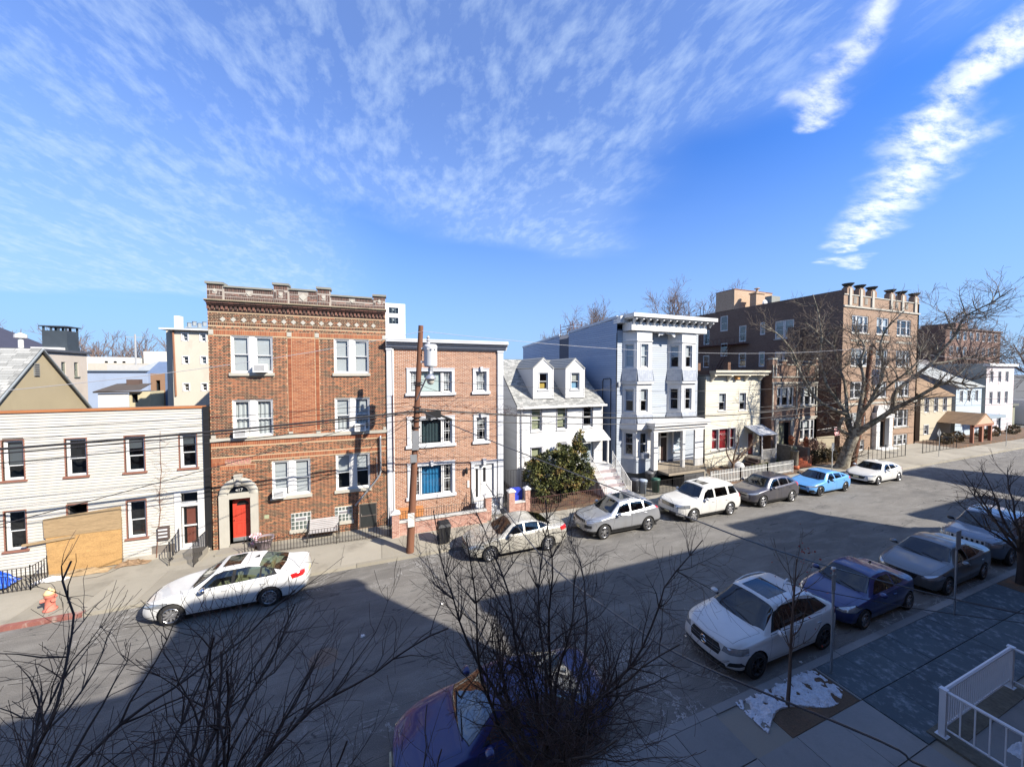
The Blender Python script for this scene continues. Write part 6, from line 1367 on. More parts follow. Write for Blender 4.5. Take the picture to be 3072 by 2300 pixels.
mb = MB(); mb.box(-17.9, -17.3, 40, 46, .1, 8.1); mb.hexa([(-19.2, 40, 8.1), (-17.3, 40, 8.1), (-17.3, 46, 8.1), (-19.2, 46, 8.1), (-19.2, 42, 9.2), (-17.9, 42, 9.2), (-17.9, 46, 9.2), (-19.2, 46, 9.2)]); mb.build('side_block', mat('slate_blue_block', (.10, .14, .22), .8), yb)
f4 = empty('stucco_tower_house', (-11.8, 30, 0), 'tall cream stucco rear building with small square windows and a brown drainpipe', 'apartment house')
M_cst = mat('cream_stucco', (.44, .40, .33), .9, .10, .6, .08, stain=(.28, .25, .21), stain_amt=.35, stain_scale=.9)
o4 = [(x, x + .30, z, z + .50) for x in (-12.46, -11.48) for z in (10.30, 8.76, 6.92)]
wall(FRONT(30), -13.0, -7.2, .1, 11.0, o4, M_cst, f4, back=9, top=10.95)
for o in o4: window(FRONT(30), *o, f4, case=.05, inner=.03, gm=M_glassdark)
o5 = [(-13.12, -12.8, 10.1, 11.0), (-13.12, -12.8, 8.4, 9.3), (-13.12, -12.8, 7.0, 7.5)]
wall(FRONT(31), -13.75, -12.78, .1, 11.2, [(a - .12, b - .10, c, d) for a, b, c, d in o5], M_cst, f4, back=7, top=11.15)
for a, b, c, d in o5: window(FRONT(31), a - .12, b - .10, c, d, f4, case=.04, gm=M_glassdark)
mb = MB(); mb.box(-13.55, -7.2, 29.7, 31.2, 11.02, 11.12); mb.build('roof_edge', M_white, f4)
mb = MB(); mb.tube([(-12.92, 29.95, 11.0), (-12.86, 29.95, 6.6)], .05, 5); mb.build('drainpipe', mat('brown_pipe', (.24, .11, .06), .7), f4)
mb = MB(); mb.box(-13.3, -12.95, 31, 31.4, 11.2, 12.1); mb.build('chimney', mat('white_chimney', (.50, .50, .48), .8), f4)
mb = MB()
for k in range(4): mb.lathe([(0, 0), (.12, 0), (.12, .28), (.16, .3), (0, .34)], (-12.3 + k * .28, 30.6, 11.3 + .1 * (k % 2)), 7)
mb.box(-12.5, -11.2, 30.5, 30.7, 11.25, 11.32); mb.build('roof_vents', mat('grey_vents', (.22, .24, .25), .7), f4)['kind'] = 'stuff'
md = empty('white_modern_block', (2.2, 45, 0), 'white modern block with dark gridded windows behind the brick houses', 'apartment block')
om = [(1.15, 1.95, 15.45, 16.2), (1.15, 2.05, 14.0, 14.85)]
om = [(1.05, 2.15, 14.1, 14.85), (1.05, 2.15, 15.35, 16.05)]
wall(FRONT(45), .2, 2.95, .1, 16.55, om, mat('clean_white_render', (.58, .59, .60), .7, .02), md, back=8, top=16.5)
for a, b, c, d in om:
    for k in range(3): window(FRONT(45), a + (b - a) * k / 3, a + (b - a) * (k + 1) / 3, c, d, md, fm=mat('slate_frame', (.06, .08, .09), .5), inner=.03, blind=.5 if k == 1 else None)
lw = empty('flat_white_outbuilding', (10, 34, 0), 'low white flat roof with a maroon band between brick and blue houses', 'outbuilding')
mb = MB(); mb.box(6.8, 15.9, 34, 40, .1, 9.35); mb.build('wall', M_white, lw); mb = MB(); mb.box(6.8, 15.9, 33.9, 34.0, 9.0, 9.2); mb.build('maroon_band', mat('maroon_band', (.08, .03, .04), .7), lw)
mb = MB(); mb.box(9.0, 9.3, 33.5, 33.8, 9.3, 10.0); mb.box(9.3, 9.5, 33.5, 33.8, 9.3, 9.95); mb.build('chimney', mat('grey_chimney', (.3, .3, .3), .8), lw)
for i, (x0, x1, y, z1, c, lb) in enumerate(((-50, -43, 85, 11.0, (.55, .54, .50), 'low white distant building with three black windows'), (-42.5, -36.5, 88, 12.3, (.50, .48, .43), 'taller white distant building beside the utility mast'), (-47, -41, 82, 9.9, (.40, .36, .30), 'cream distant building under the bare tree line'), (-38, -30, 70, 9.4, (.38, .37, .35), 'grey gabled distant building right of the tree line'), (-56, -49, 80, 9.3, (.33, .35, .34), 'grey-green distant roof behind the blue-grey parapet'))):
    e = empty('distant_building', ((x0 + x1) / 2, y, 0), lb, 'building'); wall(FRONT(y), x0, x1, .1, z1, [(x0 + 3.5 + k * 1.2, x0 + 4.0 + k * 1.2, z1 - 1.4, z1 - .7) for k in range(3)] if i == 0 else [], mat(['white_far_render', 'cream_far_render', 'buff_far_render', 'grey_far_render', 'green_grey_render'][i], c, .8), e, back=8, top=z1 - .01)
gh = empty('distant_gable_house', (-27, 60, 0), 'small pale gabled attic with a dark square window', 'house')
mb = MB(); mb.prism([(-31.0, 6), (-27.2, 6), (-27.2, 8.6), (-29.0, 9.75), (-31.0, 8.8)][::-1], 63, 70); mb.build('gable_wall', mat('pale_grey_clap', (.32, .34, .36), .8), gh)
mb = MB(); mb.box(-29.4, -28.7, 62.9, 63, 8.5, 9.0); mb.build('window', M_black, gh)
# ================================================================ trees
def twigs(out, p, d, L, r, lvl, P, rs):
    """recursive bare branch; out[lvl] collects (path, radii)"""
    n = max(3, int(L / P['seg'][lvl])); path = [p.copy()]; rad_ = [r]; dirs = []
    for i in range(n):
        w_ = P['wob'][lvl]
        d = (d + Vector((rs.gauss(0, w_), rs.gauss(0, w_), rs.gauss(0, w_) + P['up'][lvl])))
        d.normalize(); p = p + d * (L / n); path.append(p.copy()); rad_.append(max(P['rmin'], r * (1 - (i + 1) / n * P['taper']))); dirs.append(d.copy())
    out[lvl].append((path, rad_))
    if lvl + 1 < len(P['seg']):
        sprout(out, path, rad_, lvl + 1, P, rs, L)
def sprout(out, path, rad_, lvl, P, rs, L, t0=None):
    k = P['kids'][lvl]; m = k if isinstance(k, int) else max(1, int(rs.gauss(k * L, .5)))
    for c in range(m):
        t = rs.uniform(P['t0'][lvl] if t0 is None else t0, 1.0); i = min(len(path) - 2, int(t * (len(path) - 1)))
        dd = (path[i + 1] - path[i]).normalized(); ax = dd.orthogonal().normalized(); ax.rotate(Matrix.Rotation(rs.uniform(0, 6.28), 3, dd))
        nd = dd.copy(); nd.rotate(Matrix.Rotation(rad(rs.gauss(*P['ang'][lvl])), 3, ax))
        twigs(out, path[i].copy(), nd, P['len'][lvl] * rs.uniform(.5, 1.25) * (1.15 - .5 * t), min(rad_[i] * .75, P['r'][lvl] * rs.uniform(.7, 1.2)), lvl, P, rs)
def build_tree(name, label, base, stems, P, m, mt, seed, group=None, cat='tree', sides=(8, 6, 5, 3, 3), fine_from=2, split_main=True, mains=True, rough_bark=False):
    rs = random.Random(seed); out = [[] for _ in P['seg']]
    for path, rad_ in stems:
        path = [Vector(p) for p in path]; out[0].append((path, rad_)); Ls = sum((b - a).length for a, b in zip(path, path[1:]))
        sprout(out, path, rad_, 1, P, rs, Ls)
    e = empty(name, base, label, cat, group)
    for lv, lst in enumerate(out):
        if not lst: continue
        if lv == 0 and split_main:
            for k, (path, rad_) in enumerate(lst):
                mb = MB(); mb.tube(path, rad_, sides[0]); mb.build('trunk' if k == 0 else 'limb', m, e, True)
        else:
            if lv == 1 and len(lst) < 60:
                for path, rad_ in lst:
                    mb = MB(); mb.tube(path, rad_, sides[1]); mb.build('branch', m, e, True)
            else:
                mb = MB()
                for path, rad_ in lst: mb.tube(path, rad_, sides[lv], cap=False)
                mb.build('branches' if lv < fine_from else 'twigs', mt if lv >= fine_from else m, e, True)['kind'] = 'stuff'
    return e
def smooth_path(pts, k=3):
    pts = [Vector(p) for p in pts]; out = []
    for i in range(len(pts) - 1):
        p0, p1, p2, p3 = pts[max(i - 1, 0)], pts[i], pts[i + 1], pts[min(i + 2, len(pts) - 1)]
        for j in range(k):
            t = j / k; out.append(.5 * ((2 * p1) + (p2 - p0) * t + (2 * p0 - 5 * p1 + 4 * p2 - p3) * t * t + (3 * p1 - p0 - 3 * p2 + p3) * t ** 3))
    out.append(pts[-1]); return out
M_bark = mat('dark_wet_bark', (.055, .039, .031), .8, .3, 6, .2)
M_barktwig = mat('dark_twig', (.075, .045, .035), .75, .2, 6, .1)
# --- sycamore
LIMBS = dict(
 R=[(37.03, 17.24, 2.81), (37.11, 16.58, 3.65), (37.35, 15.62, 4.66), (37.5, 15.06, 5.32), (37.65, 14.52, 5.79), (37.55, 13.79, 6.35), (37.49, 13.0, 7.04), (37.4, 12.25, 7.54), (37.46, 11.66, 7.4), (37.35, 10.96, 7.28)],
 R2=[(37.5, 15.06, 5.32), (37.8, 15.15, 6.43), (38.34, 14.94, 7.13), (38.86, 14.54, 7.82), (39.51, 13.86, 8.84), (39.88, 13.55, 9.67), (40.47, 13.01, 10.98), (40.69, 12.78, 12.03), (40.95, 12.46, 12.57), (41.36, 11.59, 13.25), (41.42, 10.78, 14.02)],
 R3=[(40.47, 13.01, 10.98), (39.85, 13.16, 11.96), (39.17, 13.17, 12.74)],
 R4=[(39.51, 13.86, 8.84), (40.45, 13.28, 9.0), (41.47, 12.53, 9.32), (42.39, 11.77, 8.98), (43.01, 11.16, 9.29)],
 M=[(37.08, 17.13, 3.57), (36.72, 16.71, 4.74), (36.47, 16.07, 5.7), (36.41, 15.73, 6.6), (36.3, 15.26, 7.82), (36.01, 15.17, 9.01), (35.77, 15.22, 10.18), (35.72, 14.85, 11.48), (36.09, 14.08, 12.7)],
 M2=[(37.13, 17.02, 3.5), (37.52, 17.12, 5.21), (38.04, 17.21, 6.49), (38.33, 17.3, 7.79), (38.41, 17.58, 9.11), (38.69, 17.45, 10.42), (38.63, 18.04, 11.61), (38.68, 17.94, 12.93)],
 M3=[(36.47, 16.07, 5.7), (36.04, 14.64, 7.33), (35.66, 13.58, 8.32), (35.69, 13.06, 9.25), (35.44, 13.1, 10.18)],
 L1=[(37.03, 17.24, 2.81), (36.96, 17.6, 3.88), (37.02, 17.72, 4.61), (37.04, 18.37, 5.69), (36.99, 19.17, 7.0), (37.0, 19.62, 8.56), (37.13, 19.81, 10.15), (37.33, 19.86, 11.55), (37.3, 20.15, 13.57), (37.13, 20.53, 15.33)],
 L2=[(37.02, 17.72, 4.61), (35.58, 18.88, 5.59), (34.84, 19.5, 7.01), (34.23, 19.87, 8.55), (33.85, 20.2, 10.1), (33.2, 21.11, 11.71), (32.61, 21.89, 12.57)],
 L3=[(37.02, 17.72, 4.61), (38.11, 18.46, 7.2), (38.36, 19.09, 8.76), (38.49, 19.52, 10.36), (38.34, 20.31, 11.43), (37.96, 21.57, 13.0)],
 S=[(37.03, 17.24, 2.81), (36.19, 17.59, 3.27), (35.83, 17.65, 3.75), (35.94, 17.42, 4.51)])
R0 = dict(R=(.25, .05), R2=(.17, .03), R3=(.06, .02), R4=(.08, .02), M=(.17, .035), M2=(.18, .035), M3=(.09, .025), L1=(.22, .03), L2=(.16, .03), L3=(.13, .03), S=(.15, .12))
def bark_mat():
    m = bpy.data.materials.new('mottled_sycamore_bark'); m.use_nodes = True; t = NT(m.node_tree); b = t.n['Principled BSDF']; b.inputs['Roughness'].default_value = .9
    co = t.new('ShaderNodeNewGeometry').outputs['Position']; n1 = t.noise(co, 3.2, 5, .6); n2 = t.noise(t.mapping(co, (1, 1, .5), (4, 4, 1)), 1.5, 4, .6)
    c = t.mix(t.ramp(n1, .45, .55), (.13, .105, .075), (.27, .24, .18)); c = t.mix(t.ramp(n2, .55, .62), c, (.09, .085, .055)); t.link(c, b.inputs['Base Color'])
    bn = t.new('ShaderNodeBump'); bn.inputs['Strength'].default_value = .6; bn.inputs['Distance'].default_value = .03; t.link(t.noise(co, 14, 4), bn.inputs['Height']); t.link(bn.outputs[0], b.inputs['Normal']); return m
M_syc = bark_mat(); M_syctw = mat('grey_brown_twig', (.13, .098, .075), .85, .2, 3, .1)
stems = [(smooth_path([(36.2, 17.75, -.1), (36.35, 17.62, .35), (36.55, 17.5, 1.3), (36.8, 17.35, 2.2), (37.05, 17.24, 2.9), (37.1, 17.15, 3.6)]), [.62, .55, .50, .47, .44, .42, .40, .385, .37, .36, .355, .35, .35, .34, .33, .30])]
for k_, l_ in LIMBS.items():
    sp = smooth_path(l_); a, b = R0[k_]; stems.append((sp, [a + (b - a) * (i / (len(sp) - 1)) ** .8 for i in range(len(sp))]))
PS = dict(seg=[1, .35, .25, .2, .16], wob=[0, .16, .17, .18, .2], up=[0, .05, .045, .04, .02], taper=.8, rmin=.0085, kids=[0, 2.6, 2.9, 3.2, 0], t0=[0, .25, .15, .15, .1], ang=[0, (50, 14), (45, 14), (40, 14), (40, 12)], len=[0, 2.6, 1.5, .95, .5], r=[0, .05, .026, .014, .009])
PS['seg'] = PS['seg'][:4]
build_tree('sycamore_tree', 'big bare sycamore with mottled pale bark leaning over the pavement before the flats', (36.3, 17.6, 0), stems, PS, M_syc, M_syctw, 21, sides=(10, 5, 4, 3))
# --- bare shrub-like trees in front of our own house
PF = dict(seg=[1, .13, .11, .09], wob=[0, .15, .19, .22], up=[0, .05, .035, .02], taper=.85, rmin=.0020, kids=[0, 5.5, 5.5, 4.2], t0=[0, .18, .10, .08], ang=[0, (38, 13), (40, 15), (42, 16)], len=[0, 1.25, .70, .36], r=[0, .013, .0062, .0036])
def fan_stems(base, n, spread, L, r, seed, lean=(0, 0), rise=1.0, zfork=1.6, wob=.07, flat=1.0):
    rs = random.Random(seed); st = []; bx, by, bz = base
    st.append((smooth_path([(bx, by, bz), (bx + .03, by, bz + zfork * .5), (bx + lean[0] * .2, by + lean[1] * .2, bz + zfork)]), [r * 2.6, r * 2.3, r * 2.1, r * 2, r * 1.9, r * 1.8, r * 1.7]))
    top = st[0][0][-1]
    for k in range(n):
        a = 2 * math.pi * k / n + rs.uniform(-.3, .3); s_ = spread * rs.uniform(.25, 1)
        d = Vector((math.cos(a) * s_ + lean[0], math.sin(a) * s_ * flat + lean[1], rise)).normalized(); p = top.copy() - Vector((0, 0, rs.uniform(0, zfork * .35))); path = [p.copy()]; ll = L * rs.uniform(.65, 1.1); m_ = 14
        for i in range(m_):
            d = (d + Vector((rs.gauss(0, wob), rs.gauss(0, wob), rs.gauss(0, wob) + .03))).normalized(); p = p + d * ll / m_; path.append(p.copy())
        st.append((path, [max(.008, r * rs.uniform(.75, 1.1) * (1 - i / m_ * .8)) for i in range(m_ + 1)]))
    return st
build_tree('bare_tree', 'dense bare many-stemmed tree with dark twigs standing over the parked car below our window', (2.35, 4.75, .13), fan_stems((2.35, 4.75, .13), 16, .70, 4.4, .034, 5, (0, .02), 1.0, 2.0, wob=.11), PF, M_bark, M_barktwig, 31, 'bare trees before our window', sides=(7, 4, 3, 3))
st = fan_stems((-1.55, 2.95, .13), 15, .62, 2.45, .021, 12, (.22, .28), .52, 4.75, .13)
st2 = fan_stems((-2.45, 3.2, .13), 11, .60, 2.3, .019, 15, (-.15, .30), .58, 4.55, .13)
PL = dict(PF); PL['kids'] = [0, 4.6, 4.8, 3.6]; PL['len'] = [0, .95, .58, .32]
build_tree('bare_tree', 'bare tree at the lower left with stems fanning up towards the clapboard house', (-1.45, 2.75, .13), st, PL, M_bark, M_barktwig, 32, 'bare trees before our window', sides=(7, 4, 3, 3))
build_tree('bare_tree', 'thin bare tree at the lower left edge crossing the red painted kerb', (-2.1, 3.0, .13), st2, PL, M_bark, M_barktwig, 33, 'bare trees before our window', sides=(7, 4, 3, 3))
st = fan_stems((.15, 3.6, .13), 7, .7, 2.0, .012, 18, (-.05, .15), .7, 2.6, .14)
build_tree('bare_tree', 'low wispy bare tree between the two dense ones', (.1, 3.4, .13), st, dict(PL, kids=[0, 3.0, 3.2, 2.4]), M_bark, M_barktwig, 34, 'bare trees before our window', sides=(6, 4, 3, 3))
# --- street sapling and the tree by the right edge
PSa = dict(seg=[1, .12, .1, .1], wob=[0, .05, .08, .1], up=[0, .09, .08, .05], taper=.8, rmin=.0035, kids=[0, 4.5, 3.0, 1.0], t0=[0, .35, .3, .2], ang=[0, (38, 8), (32, 9), (30, 10)], len=[0, 1.35, .55, .25], r=[0, .014, .007, .005])
sap = build_tree('sapling', 'slim young street tree with a few dry red leaves in the snowy tree pit', (9.13, 5.36, .1), [(smooth_path([(9.13, 5.36, .08), (9.17, 5.35, .9), (9.2, 5.36, 1.8), (9.24, 5.34, 2.8), (9.28, 5.33, 3.7)]), [.045 - .0029 * i for i in range(13)])], PSa, mat('sapling_bark', (.10, .07, .055), .85, .2, 5, .2), M_barktwig, 41, sides=(8, 4, 3, 3))
def leaves(parent, c, s_, n, m, seed, size=.04, name='leaves', zs=1., only=None):
    mb = MB(); rs = random.Random(seed)
    for k in range(n):
        p = Vector((c[0] + rs.gauss(0, s_[0]), c[1] + rs.gauss(0, s_[1]), c[2] + rs.gauss(0, s_[2])))
        a = Vector((rs.gauss(0, 1), rs.gauss(0, 1), rs.gauss(0, 1))).normalized() * size * rs.uniform(.5, 1.2); b = a.cross(Vector((rs.gauss(0, 1), rs.gauss(0, 1), rs.gauss(0, 1)))).normalized() * size * .6
        mb.cv = rs.random(); mb.face([tuple(p - a), tuple(p + b), tuple(p + a), tuple(p - b)])
    o = mb.build(name, m, parent); o['kind'] = 'stuff'; return o
M_redleaf = mat('dry_red_leaf', (.22, .035, .025), .7, .3, 9)
leaves(sap, (9.75, 5.35, 3.75), (.10, .10, .12), 16, M_redleaf, 1); leaves(sap, (9.25, 5.3, 3.1), (.45, .3, .6), 30, M_redleaf, 2, .03)
PR = dict(PF); PR = dict(seg=[1, .2, .16, .13], wob=[0, .12, .15, .17], up=[0, .03, .02, .02], taper=.8, rmin=.005, kids=[0, 3.2, 3.2, 2.4], t0=[0, .2, .15, .1], ang=[0, (45, 12), (42, 12), (40, 12)], len=[0, 1.3, .8, .45], r=[0, .022, .011, .007])
build_tree('bare_tree', 'dark bare street tree beside the silver off-roader at the right edge', (22.66, 5.5, .1), fan_stems((22.7, 5.45, .1), 9, .9, 3.0, .05, 51, (-.15, .15), .75, 1.7), PR, M_bark, M_barktwig, 52, 'bare trees before our window', sides=(8, 5, 3, 3))
mb = MB(); mb.box(21.9, 23.4, 4.9, 5.78, .05, .137); structure(mb, 'tree_pit_soil', M_soil)
# --- background bare trees
PB = dict(seg=[1, .7, .5, .4], wob=[0, .12, .14, .15], up=[0, .08, .07, .05], taper=.8, rmin=.018, kids=[0, 1.3, 1.7, 2.0], t0=[0, .15, .1, .1], ang=[0, (36, 10), (34, 10), (32, 10)], len=[0, 4.2, 2.4, 1.5], r=[0, .09, .045, .025])
M_bgtw = mat('hazy_brown_twig', (.17, .12, .10), .9, .2, 1)
def bgtree(x, y, ztop, label, seed, P=PB, r=.22, w_=.45):
    rs = random.Random(seed); L = ztop * .62
    build_tree('bare_tree', label, (x, y, 0), fan_stems((x, y, 0), 8, w_, L * 1.25, r * .7, seed, (0, 0), 1.0, ztop * .42), P, M_bgtw, M_bgtw, seed, 'bare trees behind the houses', sides=(5, 4, 3, 3))
bgtree(35.2, 60, 14.8, 'bare tree rising behind the low end of the blue-grey side wall', 61)
bgtree(41.5, 62, 18.6, 'tallest bare tree behind the blue-grey house roof', 62, w_=.32)
bgtree(46.5, 64, 17.6, 'bare tree close against the white bracketed cornice', 63, w_=.25)
bgtree(31.5, 60, 13.0, 'smallest bare tree above the dormer house ridge', 64, w_=.3)
bgtree(52, 50, 20.5, 'bare crown showing over the roof of the castellated flats', 65, w_=.5)
bgtree(62, 48, 20, 'bare crown behind the urns of the castellated flats', 66, w_=.5)
PW = dict(PB, rmin=.035, kids=[0, .7, .9, 1.0], len=[0, 5.5, 3.6, 2.2], seg=[1, 1.2, .9, .7])
for i, x in enumerate((-92, -84, -77, -70, -62, -55)):
    bgtree(x * .98, 128 + 3 * (i % 2), 16.0 - .3 * (i % 3), ['bare tree next to the black tank housing', 'second tree of the distant tree line from the tank housing', 'middle bare tree of the distant line', 'bare tree over the low white distant building', 'bare tree just left of the utility mast', 'bare tree behind the taller white distant building'][i], 70 + i, PW, .4, .8)
for i, (x, y, zt) in enumerate(((118, 36, 15), (150, 60, 26), (160, 52, 24), (100, 44, 13.5), (132, 30, 13))):
    bgtree(x, y, zt, ['bare tree in front of the distant brick tower', 'tall dark tree right of the brick tower', 'broad dark tree at the right edge above the roofs', 'bare tree between the far roofs and the tower', 'bare tree low before the tower block'][i], 80 + i, PW, .4, .6)
# --- evergreen bush before the dormer house
def leaf_mat(name, pal):
    return mat(name, palette=pal, rough=.6, var=.2, scale=1.5, fine=.1, world_co=True)
M_yew = leaf_mat('mixed_evergreen_leaf', [(0, (.016, .024, .008)), (.35, (.055, .065, .018)), (.7, (.14, .14, .035)), (1, (.24, .15, .05))])
def bush(name, label, lobes, m, n, size, seed, cat='bush', trunk=True, droop=0):
    cx = sum(l[0] for l in lobes) / len(lobes); cy = sum(l[1] for l in lobes) / len(lobes); zb = .15
    e = empty(name, (cx, cy, zb), label, cat); rs = random.Random(seed); tot = sum(l[3] * l[4] * l[5] for l in lobes)
    from mathutils import noise as mn
    mb = MB()
    for (x, y, z, rx, ry, rz) in lobes:
        for k in range(int(n * rx * ry * rz / tot)):
            d = Vector((rs.gauss(0, 1), rs.gauss(0, 1), rs.gauss(0, 1))).normalized(); rr_ = rs.uniform(.45, 1.0) ** .5; c = Vector((x + d.x * rx * rr_, y + d.y * ry * rr_, z + d.z * rz * rr_))
            if mn.noise(c * 1.9) < -.12 and rr_ > .6: continue
            c += Vector((mn.noise(c * 2.5), mn.noise(c * 2.5 + Vector((5, 0, 0))), mn.noise(c * 2.5 + Vector((0, 5, 0))))) * .22
            if c.z < zb: continue
            v = min(1, max(0, .45 + mn.noise(c * 1.4) * .9 + rs.gauss(0, .18)))
            for q in range(3):
                a = (d * .5 + Vector((rs.gauss(0, .6), rs.gauss(0, .6), rs.gauss(0, .6) - droop))).normalized() * size * rs.uniform(.6, 1.3); b = a.cross(Vector((rs.gauss(0, 1), rs.gauss(0, 1), rs.gauss(0, 1)))).normalized() * size * .32
                mb.cv = v; mb.face([tuple(c), tuple(c + a * .5 + b), tuple(c + a), tuple(c + a * .5 - b)])
    mb.build('foliage', m, e)['kind'] = 'stuff'
    if trunk:
        mb = MB()
        for (x, y, z, rx, ry, rz) in lobes: mb.tube([(cx, cy, zb), ((cx + x) / 2, (cy + y) / 2, z * .5), (x, y, z)], [.06, .04, .02], 5)
        mb.build('stem', M_bark, e)
    return e
bush('evergreen_bush', 'large olive green evergreen bush hiding the ground floor of the dormer house', [(8.75, 19.7, 1.9, .55, .7, .8), (9.3, 19.7, 2.4, .6, .6, .7), (10.2, 19.8, 2.1, 1.0, .8, 1.2), (11.0, 19.7, 2.5, .9, .7, 1.0), (11.3, 19.8, 1.5, .9, .9, 1.1), (12.1, 19.8, 2.6, .6, .6, 1.2), (12.15, 19.9, 3.6, .38, .38, .75), (9.9, 19.5, .75, 1.1, .7, .65), (12.5, 19.6, 1.5, .5, .6, .9)], M_yew, 15000, .13, 4, droop=.3)
bush('yellow_green_shrub', 'rounded yellow-green shrub behind the white picket fence', [(28.6, 19.0, .55, .75, .5, .4), (29.3, 19.1, .5, .4, .4, .35)], leaf_mat('golden_leaf', [(0, (.06, .07, .015)), (1, (.22, .19, .04))]), 2600, .08, 6, trunk=False)
bush('green_shrub', 'small dark green shrub by the stone stair wall', [(31.4, 19.3, .55, .5, .4, .4)], leaf_mat('dark_green_leaf', [(0, (.02, .035, .012)), (1, (.05, .08, .025))]), 1200, .08, 7, trunk=False)
M_hedge = leaf_mat('winter_hedge_leaf', [(0, (.045, .035, .018)), (.6, (.11, .085, .035)), (1, (.20, .10, .04))])
bush('clipped_hedge', 'long brown winter hedge between the terracotta steps and the sycamore', [(35.6 + .8 * k, 19.4, .75, .65, .45, .62) for k in range(7)], M_hedge, 7000, .09, 8, 'hedge', trunk=False)
bush('reddish_shrub', 'loose pinkish-brown shrub under the ground-floor window of the castellated house', [(36.6, 20.0, 1.6, .8, .4, .6), (37.7, 20.0, 1.5, .6, .4, .5)], leaf_mat('pinkish_dead_leaf', [(0, (.12, .06, .045)), (1, (.32, .20, .16))]), 1500, .08, 9, trunk=True)
for i, (x, y) in enumerate(((60, 19.6), (63, 19.8), (69, 19.6), (73, 20), (78, 19.8))):
    bush('front_garden_shrub', ['brown dead shrub before the tan house window', 'brown dead shrub at the portico foot', 'leafless shrub before the pale blue porch', 'dark shrub beside the pale blue porch', 'straggly shrub before the pinkish house'][i], [(x, y, .7, 1.2, .5, .6)], M_hedge, 900, .12, 20 + i, trunk=False)
PC = dict(seg=[1, .2, .16, .13], wob=[0, .12, .15, .17], up=[0, .05, .03, .02], taper=.8, rmin=.006, kids=[0, 2.6, 2.6, 2.0], t0=[0, .2, .15, .1], ang=[0, (45, 12), (42, 12), (40, 12)], len=[0, 1.0, .6, .4], r=[0, .02, .012, .008])
build_tree('ornamental_tree', 'small bare crooked tree in front of the red curtained window', (26.2, 19.8, .15), [(smooth_path([(26.2, 19.8, .1), (26.3, 19.8, .6), (26.35, 19.8, 1.0)]), [.13, .12, .11, .10, .10, .10, .09])] + [(smooth_path([(26.3, 19.8, .9)] + l), [.075, .065, .055, .05, .045, .04, .035, .03, .025, .02][:len(smooth_path([(26.3, 19.8, .9)] + l))] ) for l in ([(25.7, 19.8, 1.6), (25.4, 19.7, 2.3), (25.2, 19.7, 3.0)], [(26.4, 19.7, 1.9), (26.6, 19.6, 2.7), (26.5, 19.6, 3.6)], [(27.2, 19.8, 1.6), (28.3, 19.7, 2.3), (29.3, 19.6, 2.7)], [(26.9, 19.6, 1.4), (27.6, 19.4, 2.2), (28.0, 19.3, 3.2)])], PC, mat('brown_crooked_bark', (.12, .075, .05), .9, .3, 5, .2), mat('brown_twig', (.13, .08, .055), .9), 91, sides=(8, 5, 3, 3))
mb = MB(); mb.lathe([(0, 0), (.5, .05), (.62, .3), (.5, .55), (.2, .68), (0, .7)], (27.6, 20.5, .15), 14); thing_mesh(mb, 'garden_boulder', mat('white_boulder', (.42, .42, .42), .8, .2, 3, .1), 'pale rounded boulder at the foot of the dark brown steps', 'boulder', smooth=True)

# ================================================================ poles, lamp, wires, signs
M_pole = mat('brown_creosote_pole', (.13, .055, .030), .85, .25, 3, .3, 18, stretch=(1, 1, .06), bump=.4)
p1_ = empty('utility_pole', (1.17, 16.1, .13), 'tall brown leaning utility pole at the kerb between the two brick houses', 'utility pole')
PX = lambda z: 1.16 + (1.72 - 1.16) * (z / 10.24)
mb = MB(); mb.tube([(PX(z), 16.1, z) for z in (.1, 2.5, 5, 7.5, 10.25)], [.175, .155, .135, .12, .11], 12); mb.build('shaft', M_pole, p1_, True)
for z0, z1, dx_, m in ((1.35, 1.95, -.02, mat('paper_notice', (.50, .48, .44), .7)), (4.75, 5.6, .0, M_steel), (4.2, 4.55, -.05, M_steel)):
    mb = MB(); mb.box(PX(z0) - .14 + dx_, PX(z0) + .14 + dx_, 15.86, 15.93, z0, z1); mb.build('pole_plate', m, p1_)
mb = MB()
for z in (5.7, 6.0, 6.15, 6.4, 6.6, 7.6, 7.7): mb.lathe([(.19, 0), (.19, .05)], (PX(z), 16.1, z), 10)
mb.build('band', M_black, p1_)
tr_ = MB(); cx_ = 2.12
tr_.lathe([(0, 8.40), (.27, 8.42), (.29, 8.5), (.29, 9.25), (.30, 9.28), (.30, 9.34), (.24, 9.42), (0, 9.44)], (cx_, 16.0, 0), 20); t_ = tr_.build('transformer', mat('pale_grey_transformer', (.50, .51, .52), .45, .06, 2, .03), p1_, True)
mb = MB(); mb.lathe([(.04, 9.42), (.09, 9.48), (.05, 9.54), (.09, 9.6), (.05, 9.66), (.08, 9.72), (.03, 9.8), (0, 9.82)], (cx_ - .1, 16, 0), 10)
for a in (-.6, 0, .6): mb.lathe([(0, -.06), (.04, -.05), (.03, 0)], (cx_ + math.sin(a) * .29, 16 - math.cos(a) * .29, 9.2), 6, 'y')
mb.build('bushing', mat('grey_porcelain', (.35, .35, .36), .3), t_)
for bb_ in ((1.65, 1.9, 16.0, 16.1, 9.2, 9.28), (1.65, 1.9, 16.0, 16.1, 8.6, 8.68), (2.08, 2.2, 15.75, 15.95, 8.12, 8.42)):
    mb = MB(); mb.box(*bb_); mb.build('bracket', M_steel, p1_)
lamp = empty('street_lamp', (1.5, 16.0, 7), 'grey cobra-head street lamp on a curved arm fixed to the leaning pole', 'street lamp')
mb = MB(); mb.tube([(1.5, 15.95, 6.95), (1.52, 15.7, 7.05), (1.65, 15.35, 7.5), (1.8, 15.1, 7.9)], .035, 6); mb.build('arm', M_steel, lamp)
